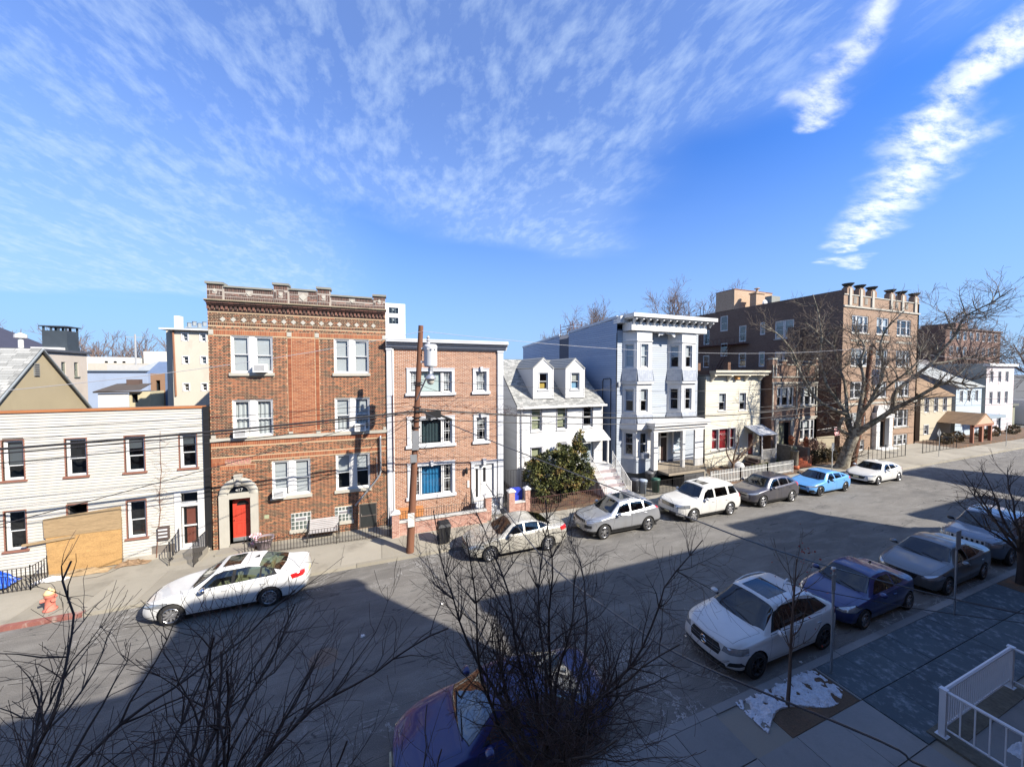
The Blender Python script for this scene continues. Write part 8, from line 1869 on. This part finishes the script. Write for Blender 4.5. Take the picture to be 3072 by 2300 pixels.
    mb.box(cowl + .25, min(rtop + .25, L - .6), -W / 2 * .78, W / 2 * .78, .6, .66)
    for bx_ in (wtop + .42, wtop + 1.25):
        for s in (-1, 1): mb.hexa([(bx_, s * .38 - .24, .62), (bx_ + .14, s * .38 - .24, .62), (bx_ + .14, s * .38 + .24, .62), (bx_, s * .38 + .24, .62), (bx_ + .14, s * .38 - .20, zb + .16), (bx_ + .24, s * .38 - .20, zb + .16), (bx_ + .24, s * .38 + .20, zb + .16), (bx_ + .14, s * .38 + .20, zb + .16)]); mb.box(bx_ + .16, bx_ + .26, s * .38 - .11, s * .38 + .11, zb + .17, zb + .33)
    mb.build('seats', im, e); mb = MB(); mb.hexa([(cowl + .02, -W / 2 * .76, zb - .1), (cowl + .62, -W / 2 * .76, zb - .1), (cowl + .62, W / 2 * .76, zb - .1), (cowl + .02, W / 2 * .76, zb - .1), (cowl + .16, -W / 2 * .74, zb + .06), (cowl + .58, -W / 2 * .74, zb + .07), (cowl + .58, W / 2 * .74, zb + .07), (cowl + .16, W / 2 * .74, zb + .06)]); mb.build('dashboard', M_plastic, e)
    # mirrors, wipers, rails, aerial
    for s in (-1, 1):
        mx = cowl + P.get('mx', .48); my = s * W / 2 * .97; mz = bf(mx) + .03; mb = MB()
        mb.lathe([(0, -.10), (.05, -.09), (.085, -.03), (.095, .03), (.08, .06), (0, .065)], (mx, my + s * .11, mz + .06), 10, 'x'); mb.v = [(v[0], my + s * .11 + (v[1] - my - s * .11) * 1.25, v[2] * .85 + (mz + .06) * .15) for v in mb.v]; o_ = mb.build('door_mirror', P.get('mirror', paintm), e, True)
        mb = MB(); mb.hexa([(mx - .03, my - .03, mz), (mx + .05, my - .03, mz), (mx + .05, my + s * .06, mz), (mx - .03, my + s * .06, mz), (mx - .02, my - .02, mz + .05), (mx + .04, my - .02, mz + .05), (mx + .04, my + s * .06, mz + .05), (mx - .02, my + s * .06, mz + .05)]); mb.build('mirror_stalk', M_plastic, o_)
    for y0, y1 in ((-.55, .02), (-.02, .52)):
        mb = MB(); xa = cowl + .03; mb.tube([(xa, y0, tf(xa) + .015), (xa + .10, y1, tf(xa + .10) + .012)], .010, 4); mb.build('wiper', M_plastic, e)
    if P.get('rails'):
        for s in (-1, 1):
            a, b = P['rails']; yy = s * W / 2 * (.68 if H < 1.7 else .70); q = [(a + (b - a) * t / 8, yy, tf(a + (b - a) * t / 8) - .085 + .07 * min(1, 4 * t / 8, 4 * (1 - t / 8))) for t in range(9)]; mb = MB(); mb.tube(q, .018, 6); mb.build('roof_rail', P.get('railm', M_chrome), e, True)
    if P.get('fin'): 
        mb = MB(); x_ = P['fin']; z_ = tf(x_); mb.prism([(x_ - .1, z_ - .01), (x_ + .08, z_ - .01), (x_ + .09, z_ + .07), (x_ + .04, z_ + .06)], -.02, .02); mb.build('roof_aerial', P.get('finm', paintm), e)
    if P.get('spoiler'):
        x_ = P['spoiler']; z_ = tf(x_); mb = MB(); mb.hexa([(x_, -W / 2 * .60, z_ - .03), (x_ + .24, -W / 2 * .60, z_ - .05), (x_ + .24, W / 2 * .60, z_ - .05), (x_, W / 2 * .60, z_ - .03), (x_, -W / 2 * .60, z_ + .01), (x_ + .26, -W / 2 * .60, z_ - .02), (x_ + .26, W / 2 * .60, z_ - .02), (x_, W / 2 * .60, z_ + .01)]); mb.build('spoiler', paintm, e)
    # rear lights as seen on the end face too
    return e
def sedan(L, H, cowl, wtop, rtop, rbot, hood0=.66, hood1=.93, deck=1.04, tail=.98):
    return [(0, hood0), (.12, hood0 + .05), (.45, hood0 + .14), (cowl, hood1 + .02), (wtop, H - .03), ((wtop + rtop) / 2, H + .005), (rtop, H - .04), (rbot, deck), (L - .12, tail + .03), (L, tail - .04)]
def suv(L, H, cowl, wtop, rtop, rbot, hood0=.82, hood1=1.08, low=1.02):
    return [(0, hood0), (.10, hood0 + .08), (.40, hood0 + .15), (cowl, hood1 + .02), (wtop, H - .04), ((wtop + rtop) / 2, H + .005), (rtop, H - .05), (rbot, low + .03), (L, low - .06)]
W_ = {}
wp_ = paint('white_car_paint', (.54, .54, .53), dirt=.12); pear = paint('champagne_car_paint', (.40, .38, .33), .3, dirt=.35); silv = paint('silver_car_paint', (.38, .39, .41), .65, .3, dirt=.3)
offw = paint('off_white_car_paint', (.52, .51, .48), dirt=.3); gunm = paint('gunmetal_car_paint', (.075, .072, .085), .5, dirt=.3); sky_b = paint('light_blue_car_paint', (.10, .30, .62), .1, dirt=.2); ink = paint('dark_navy_car_paint', (.012, .016, .04), .3, dirt=.1)
cob = paint('deep_blue_car_paint', (.010, .020, .11), .1, dirt=.08); slat = paint('slate_grey_car_paint', (.13, .135, .14), .6, dirt=.35); dimb = paint('dusty_blue_grey_car_paint', (.16, .19, .23), .5, dirt=.4)
beige = mat('beige_upholstery', (.42, .36, .26), .9, .2, 5)
K = dict
# white saloon on the left
car('white_saloon', 'white four-door saloon with a beige interior and glass roof panel, parked by the red kerb', -7.28, 15.1, 4.68, 1.80, 1.46, 2.69, .88, .335, sedan(4.68, 1.46, 1.28, 1.98, 3.10, 3.98, .68, .96, 1.10, 1.06),
    [(0, .64), (.5, .78), (1.3, .92), (3.9, 1.02), (4.68, .98)], [[(1.62, .98), (2.46, 1.02), (2.47, 1.36), (2.2, 1.35), (1.98, 1.28)], [(2.56, 1.02), (3.26, 1.05), (3.26, 1.33), (2.95, 1.365), (2.57, 1.37)], [(3.32, 1.06), (3.68, 1.12), (3.50, 1.24), (3.32, 1.31)]], wp_,
    K(cowl=1.28, wtop=1.98, rtop=3.10, rbot=3.98, sunroof=(2.1, 2.62), fin=3.0, finm=M_plastic, glass=M_cglassg, inner=beige, spokes=10, frame=[(1.55, .97), (3.8, 1.06), (3.6, 1.27), (2.9, 1.39), (2.2, 1.38), (1.95, 1.31)], doors=[[(1.42, .34), (2.50, .30), (2.52, .98), (1.55, .93)], [(2.52, .30), (3.30, .34), (3.62, 1.0), (2.54, .985)]], hz=.86, mirror=M_chrome,
      lamps=[[(.42, .60), (.90, .62), (.92, .76), (.48, .70)]], amber=[[(.30, .64), (.46, .68), (.46, .74), (.32, .72)]], grille=[([(-.42, .56), (.42, .56), (.42, .70), (-.42, .70)], M_black)], bars=[(-.4, .4, .57, .69, 3, M_chrome)], tails=[[(4.26, .82), (4.66, .84), (4.66, 1.02), (4.20, .98)]]))
# champagne saloon behind the bare tree
car('champagne_saloon', 'dusty champagne coloured saloon half hidden behind the dense bare tree', 3.39, 15.15, 4.86, 1.85, 1.46, 2.775, .98, .335, sedan(4.86, 1.46, 1.40, 2.12, 3.18, 4.08, .70, .95, 1.10, 1.07),
    [(0, .66), (.5, .80), (1.3, .93), (3.9, 1.03), (4.86, 1.0)], [[(1.72, .98), (2.56, 1.02), (2.57, 1.35), (2.32, 1.34), (2.1, 1.27)], [(2.64, 1.02), (3.30, 1.05), (3.30, 1.32), (3.0, 1.355), (2.65, 1.36)], [(3.36, 1.06), (3.76, 1.12), (3.56, 1.24), (3.36, 1.30)]], pear,
    K(cowl=1.40, wtop=2.12, rtop=3.18, rbot=4.08, spokes=10, split=0, doors=[[(1.52, .34), (2.58, .30), (2.60, .98), (1.65, .94)], [(2.60, .30), (3.38, .34), (3.70, 1.0), (2.62, .985)]], lamps=[[(.40, .60), (.92, .60), (.93, .78), (.50, .70)]], amber=[[(.42, .66), (.60, .70), (.60, .76), (.44, .74)]],
      grille=[([(-.36, .56), (.36, .56), (.42, .70), (-.42, .70)], M_black)], bars=[(-.38, .38, .57, .69, 3, M_chrome)], tails=[[(4.42, .84), (4.84, .84), (4.84, 1.04), (4.36, 1.0)]]))
# silver SUV
car('silver_suv', 'silver sport utility car with chrome roof rails and dark arch trim before the dormer house', 9.27, 15.15, 4.62, 1.86, 1.68, 2.70, .93, .36, suv(4.62, 1.68, 1.28, 2.05, 3.72, 4.50, .86, 1.10, 1.12),
    [(0, .80), (.5, .92), (1.3, 1.04), (3.9, 1.16), (4.62, 1.14)], [[(1.62, 1.10), (2.50, 1.14), (2.52, 1.53), (2.25, 1.52), (2.0, 1.43)], [(2.60, 1.14), (3.36, 1.18), (3.34, 1.52), (3.0, 1.54), (2.62, 1.545)], [(3.44, 1.19), (4.02, 1.25), (3.80, 1.44), (3.44, 1.51)]], silv,
    K(cowl=1.28, wtop=2.05, rtop=3.78, rbot=4.48, rocker=.30, rails=(2.15, 3.9), spokes=5, split=1, rlean=.35, clad=[[(.0, .2), (1.0, .2), (1.0, .44), (.0, .44)], [(1.0, .2), (3.6, .2), (3.6, .42), (1.0, .42)], [(3.6, .2), (4.62, .2), (4.62, .5), (3.6, .5)]], gap=.075,
      doors=[[(1.42, .44), (2.54, .43), (2.56, 1.10), (1.55, 1.05)], [(2.56, .43), (3.36, .46), (3.62, 1.13), (2.58, 1.105)]], hz=.98, lamps=[[(.46, .86), (.90, .88), (.92, .98), (.5, .93)]], fogs=[[(.45, .56), (.8, .58), (.8, .72), (.45, .70)]], slots=[(.38, .76, .90, 7, M_black)], sunroof=(2.25, 2.9), tails=[[(4.20, 1.10), (4.62, 1.10), (4.62, 1.24), (4.14, 1.22)]]))
# boxy off-white SUV
car('off_white_suv', 'boxy off-white sport utility car parked before the picket fence', 15.0, 15.15, 4.86, 1.95, 1.80, 2.775, .97, .37, suv(4.86, 1.80, 1.36, 2.02, 4.25, 4.72, .92, 1.14, 1.12),
    [(0, .86), (.4, 1.0), (1.3, 1.08), (3.9, 1.14), (4.86, 1.14)], [[(1.72, 1.13), (2.54, 1.15), (2.55, 1.60), (2.20, 1.59), (1.95, 1.45)], [(2.66, 1.15), (3.60, 1.17), (3.56, 1.61), (2.67, 1.61)], [(3.74, 1.18), (4.42, 1.20), (4.30, 1.58), (3.74, 1.61)]], offw,
    K(cowl=1.36, wtop=2.02, rtop=4.36, rbot=4.78, rocker=.30, bow=.10, lean=.10, rlean=.20, tumble=.16, rails=(3.0, 4.2), railm=offw, spokes=6, fat=1, sunroof=(2.2, 2.7), gap=.065, doors=[[(1.48, .40), (2.58, .38), (2.60, 1.12), (1.60, 1.08)], [(2.60, .38), (3.42, .40), (3.64, 1.14), (2.62, 1.12)]], hz=.95,
      lamps=[[(.50, .78), (.94, .78), (.95, .96), (.50, .95)]], amber=[[(.22, .80), (.36, .80), (.38, .95), (.24, .95)]], grille=[([(-.44, .74), (.44, .74), (.46, .94), (-.46, .94)], M_plastic), ([(-.6, .36), (.6, .36), (.6, .52), (-.6, .52)], M_plastic)], bars=[(-.42, .42, .76, .93, 4, M_chrome)], tails=[[(4.52, .95), (4.86, .95), (4.86, 1.16), (4.50, 1.16)]]))
# gunmetal crossover
car('gunmetal_crossover', 'dark gunmetal crossover parked between the off-white and the light blue car', 20.73, 15.2, 4.60, 1.86, 1.66, 2.66, .93, .36, suv(4.60, 1.66, 1.22, 2.02, 3.65, 4.45, .82, 1.06, 1.14),
    [(0, .76), (.5, .90), (1.3, 1.02), (3.9, 1.17), (4.60, 1.15)], [[(1.58, 1.09), (2.46, 1.14), (2.48, 1.52), (2.2, 1.51), (1.96, 1.42)], [(2.56, 1.14), (3.32, 1.18), (3.30, 1.51), (3.0, 1.53), (2.58, 1.535)], [(3.40, 1.19), (3.92, 1.25), (3.72, 1.43), (3.40, 1.50)]], gunm,
    K(cowl=1.22, wtop=2.02, rtop=3.72, rbot=4.42, rocker=.28, spokes=5, fat=1, rlean=.35, clad=[[(.0, .2), (1.0, .2), (1.0, .38), (.0, .38)], [(1.0, .2), (3.6, .2), (3.6, .38), (1.0, .38)], [(3.6, .2), (4.6, .2), (4.6, .44), (3.6, .44)]],
      doors=[[(1.40, .40), (2.50, .39), (2.52, 1.08), (1.52, 1.03)], [(2.52, .39), (3.32, .42), (3.58, 1.12), (2.54, 1.10)]], hz=.96, lamps=[[(.44, .76), (.88, .80), (.90, .92), (.48, .84)]], grille=[([(-.44, .66), (.44, .66), (.44, .80), (-.44, .80)], M_black)], bars=[(-.46, .46, .74, .82, 1, M_chrome)], tails=[[(4.10, 1.0), (4.60, 1.0), (4.60, 1.30), (4.06, 1.22)]]))
# light blue hatch
car('light_blue_hatchback', 'light blue five-door hatchback with dark wheels at the foot of the iron gate', 26.29, 15.15, 4.55, 1.80, 1.41, 2.735, .90, .335, [(0, .66), (.12, .71), (.45, .80), (1.32, .93), (2.08, 1.38), (2.7, 1.415), (3.2, 1.37), (4.25, 1.08), (4.45, 1.0), (4.55, .9)],
    [(0, .62), (.5, .76), (1.3, .89), (3.9, 1.0), (4.55, .96)], [[(1.72, .95), (2.50, .98), (2.51, 1.30), (2.26, 1.29), (2.05, 1.22)], [(2.58, .98), (3.30, 1.01), (3.28, 1.26), (2.60, 1.305)], [(3.36, 1.02), (3.84, 1.07), (3.36, 1.23)]], sky_b,
    K(cowl=1.32, wtop=2.08, rtop=3.25, rbot=4.25, rww=(.60, .62), spokes=7, rim=M_rimd, doors=[[(1.48, .32), (2.54, .28), (2.56, .95), (1.60, .91)], [(2.56, .28), (3.34, .32), (3.66, .97), (2.58, .955)]], lamps=[[(.44, .60), (.86, .62), (.87, .72), (.48, .67)]], hz=.82, mirror=M_black,
      grille=[([(-.50, .56), (.50, .56), (.46, .65), (-.46, .65)], M_black), ([(-.62, .24), (.62, .24), (.5, .40), (-.5, .40)], M_black)], fogs=[[(.60, .28), (.84, .28), (.80, .46), (.66, .44)]], platem=mat('yellow_plate', (.55, .40, .06), .5), platez=.38, tails=[[(4.08, .84), (4.55, .84), (4.55, .98), (4.0, .99)]]))
# white hatch at the sycamore
car('white_hatchback', 'white five-door hatchback with a black grille parked at the foot of the sycamore', 32.87, 15.1, 4.46, 1.80, 1.44, 2.70, .94, .325, [(0, .66), (.12, .74), (.45, .83), (1.42, .95), (2.15, 1.41), (2.7, 1.445), (3.5, 1.38), (4.22, 1.12), (4.4, .98), (4.46, .9)],
    [(0, .62), (.5, .78), (1.3, .91), (3.9, 1.03), (4.46, .98)], [[(1.76, .97), (2.56, 1.01), (2.58, 1.33), (2.34, 1.32), (2.12, 1.25)], [(2.64, 1.01), (3.36, 1.05), (3.30, 1.28), (2.66, 1.33)], [(3.42, 1.06), (3.76, 1.11), (3.42, 1.24)]], wp_,
    K(cowl=1.42, wtop=2.15, rtop=3.50, rbot=4.22, rww=(.60, .66), spokes=5, split=1, doors=[[(1.54, .34), (2.60, .30), (2.62, .98), (1.68, .94)], [(2.62, .30), (3.38, .34), (3.62, 1.0), (2.64, .985)]], lamps=[[(.42, .62), (.84, .65), (.85, .74), (.46, .68)]],
      grille=[([(-.40, .42), (.40, .42), (.52, .62), (-.52, .62)], M_black)], fogs=[[(.60, .28), (.84, .30), (.80, .42), (.64, .38)]], platez=.46, tails=[[(4.06, .86), (4.46, .86), (4.46, 1.0), (4.0, .99)]]))
# oncoming dark car at the far right
car('dark_saloon', 'dark car with headlights facing us at the far right end of the street', 66.0, 13.6, 4.7, 1.82, 1.46, 2.75, .92, .33, sedan(4.7, 1.46, 1.35, 2.08, 3.15, 4.0), [(0, .64), (.5, .78), (1.3, .92), (3.9, 1.02), (4.7, .98)], [[(1.68, .98), (2.50, 1.01), (2.5, 1.33), (2.05, 1.26)], [(2.60, 1.01), (3.3, 1.04), (3.3, 1.3), (2.6, 1.33)]], ink,
    K(cowl=1.35, wtop=2.08, rtop=3.15, rbot=4.0, n=26, lamps=[[(.42, .58), (.86, .60), (.87, .72), (.46, .68)]], grille=[([(-.4, .5), (.4, .5), (.44, .68), (-.44, .68)], M_black)], rot=4))
# near side -------------------------------------------------------
car('white_compact_crossover', 'white premium compact crossover with a star emblem in its grille, parked behind the sapling', 8.42, 7.13, 4.67, 1.89, 1.63, 2.87, .90, .365, suv(4.67, 1.63, 1.20, 1.98, 3.55, 4.50, .86, 1.06, 1.12),
    [(0, .80), (.45, .90), (1.3, 1.0), (3.9, 1.12), (4.67, 1.10)], [[(1.62, 1.06), (2.50, 1.10), (2.52, 1.50), (2.2, 1.49), (1.92, 1.40)], [(2.58, 1.10), (3.34, 1.13), (3.32, 1.48), (3.0, 1.505), (2.60, 1.51)], [(3.40, 1.14), (3.94, 1.22), (3.70, 1.39), (3.40, 1.47)]], wp_,
    K(cowl=1.20, wtop=1.98, rtop=3.62, rbot=4.46, rocker=.26, n=60, wsw=(.82, .66), sunroof=(2.06, 2.9), rails=(2.1, 3.6), railm=wp_, spokes=5, split=1, rim=M_rimd, gap=.05, emblem=.70, plate=0, frame=[(1.50, 1.045), (4.05, 1.18), (3.72, 1.42), (3.0, 1.525), (2.2, 1.51), (1.88, 1.42)], fin=3.5,
      doors=[[(1.36, .40), (2.52, .38), (2.54, 1.05), (1.46, 1.02)], [(2.54, .38), (3.34, .40), (3.62, 1.09), (2.56, 1.065)]], hz=.92, handle=M_chrome, lamps=[[(.50, .70), (.93, .72), (.95, .84), (.90, .88), (.54, .84)]], lampx=.62, fogs=[[(.66, .40), (.88, .42), (.86, .54), (.72, .52)]],
      grille=[([(-.44, .56), (.44, .56), (.48, .70), (.40, .83), (-.40, .83), (-.48, .70)], M_black), ([(-.70, .26), (.70, .26), (.62, .42), (-.62, .42)], M_black)], bars=[(-.46, .46, .64, .76, 2, M_chrome), (-.68, .68, .25, .29, 1, M_chrome)], tails=[[(4.22, .92), (4.67, .92), (4.67, 1.06), (4.16, 1.04)]]))
car('blue_hatchback', 'deep blue three-door car with an amber cornered headlamp between the white crossover and grey saloon', 13.48, 7.08, 4.17, 1.70, 1.43, 2.61, .86, .31, sedan(4.17, 1.43, 1.10, 1.80, 2.75, 3.55, .70, .93, 1.06, 1.0),
    [(0, .66), (.5, .79), (1.2, .90), (3.4, .98), (4.17, .94)], [[(1.42, .95), (2.62, .99), (2.62, 1.31), (2.1, 1.32), (1.80, 1.24)], [(2.70, 1.0), (3.25, 1.04), (3.0, 1.20), (2.70, 1.29)]], cob,
    K(cowl=1.10, wtop=1.80, rtop=2.80, rbot=3.55, n=48, spokes=7, doors=[[(1.28, .32), (2.66, .30), (2.68, .96), (1.36, .92)]], lamps=[[(.42, .60), (.80, .60), (.83, .72), (.74, .80), (.48, .70)]], amber=[[(.38, .62), (.56, .64), (.56, .76), (.40, .74)]], grille=[([(-.34, .58), (.34, .58), (.3, .68), (-.3, .68)], M_black)], fin=2.9, finm=M_plastic))
car('slate_saloon', 'dull slate grey saloon standing under the tall parking sign plate', 18.48, 7.05, 4.85, 1.80, 1.47, 2.776, .96, .33, sedan(4.85, 1.47, 1.36, 2.10, 3.16, 4.05, .70, .96, 1.12, 1.08),
    [(0, .66), (.5, .80), (1.3, .94), (3.9, 1.05), (4.85, 1.0)], [[(1.70, .99), (2.54, 1.03), (2.55, 1.36), (2.3, 1.35), (2.08, 1.28)], [(2.62, 1.03), (3.28, 1.06), (3.28, 1.33), (3.0, 1.365), (2.63, 1.37)], [(3.34, 1.07), (3.70, 1.13), (3.52, 1.25), (3.34, 1.31)]], slat,
    K(cowl=1.36, wtop=2.10, rtop=3.16, rbot=4.05, n=50, spokes=7, doors=[[(1.48, .34), (2.56, .30), (2.58, .99), (1.62, .95)], [(2.58, .30), (3.34, .34), (3.68, 1.01), (2.60, .995)]], hz=.86, handle=M_chrome, lamps=[[(.44, .60), (.84, .60), (.89, .70), (.84, .80), (.54, .72)]], grille=[([(-.34, .54), (.34, .54), (.4, .68), (-.4, .68)], M_black)], bars=[(-.34, .34, .56, .67, 2, M_chrome)]))
car('dusty_off_roader', 'dusty blue-grey off-road vehicle with a seven-slot white grille under the right-hand bare tree', 23.95, 7.15, 4.82, 1.94, 1.76, 2.915, .92, .38, suv(4.82, 1.76, 1.30, 2.02, 4.0, 4.70, .98, 1.16, 1.14),
    [(0, .92), (.4, 1.0), (1.3, 1.08), (3.9, 1.16), (4.82, 1.14)], [[(1.68, 1.13), (2.52, 1.16), (2.54, 1.57), (2.2, 1.56), (1.96, 1.45)], [(2.62, 1.16), (3.5, 1.18), (3.48, 1.58), (2.64, 1.58)], [(3.6, 1.19), (4.26, 1.22), (4.1, 1.54), (3.6, 1.57)]], dimb,
    K(cowl=1.30, wtop=2.02, rtop=4.1, rbot=4.68, rocker=.30, n=48, bow=.08, lean=.06, tumble=.16, rails=(2.2, 4.0), spokes=5, fat=1, grille=[([(-.50, .74), (.50, .74), (.50, .98), (-.50, .98)], M_white)], slots=[(.42, .77, .95, 7, M_black)], lamps=[[(.56, .80), (.88, .80), (.88, .96), (.56, .96)]], platez=.5, mirror=M_black))
car('dark_blue_saloon', 'dark blue saloon with a wide light-coloured windscreen right below our window behind the bare tree', .12, 7.08, 4.75, 1.80, 1.46, 2.73, .92, .33, sedan(4.75, 1.46, 1.26, 1.98, 3.12, 4.05, .68, .95, 1.10, 1.06),
    [(0, .64), (.5, .78), (1.3, .92), (3.9, 1.02), (4.75, .98)], [[(1.62, .98), (2.46, 1.02), (2.47, 1.36), (2.2, 1.35), (1.98, 1.28)], [(2.56, 1.02), (3.26, 1.05), (3.26, 1.33), (2.95, 1.365), (2.57, 1.37)], [(3.32, 1.06), (3.68, 1.12), (3.50, 1.24), (3.32, 1.31)]], cob,
    K(cowl=1.26, wtop=1.98, rtop=3.12, rbot=4.05, n=50, spokes=10, glass=glass('pale_screen_glass', tint=(.30, .48, .60), alpha=.7, refl=2.2), inner=mat('blue_sunshade', (.06, .22, .38), .8), doors=[[(1.42, .34), (2.50, .30), (2.52, .98), (1.55, .93)], [(2.52, .30), (3.30, .34), (3.62, 1.0), (2.54, .985)]], handle=M_chrome, lamps=[[(.42, .58), (.88, .60), (.90, .73), (.46, .68)]]))
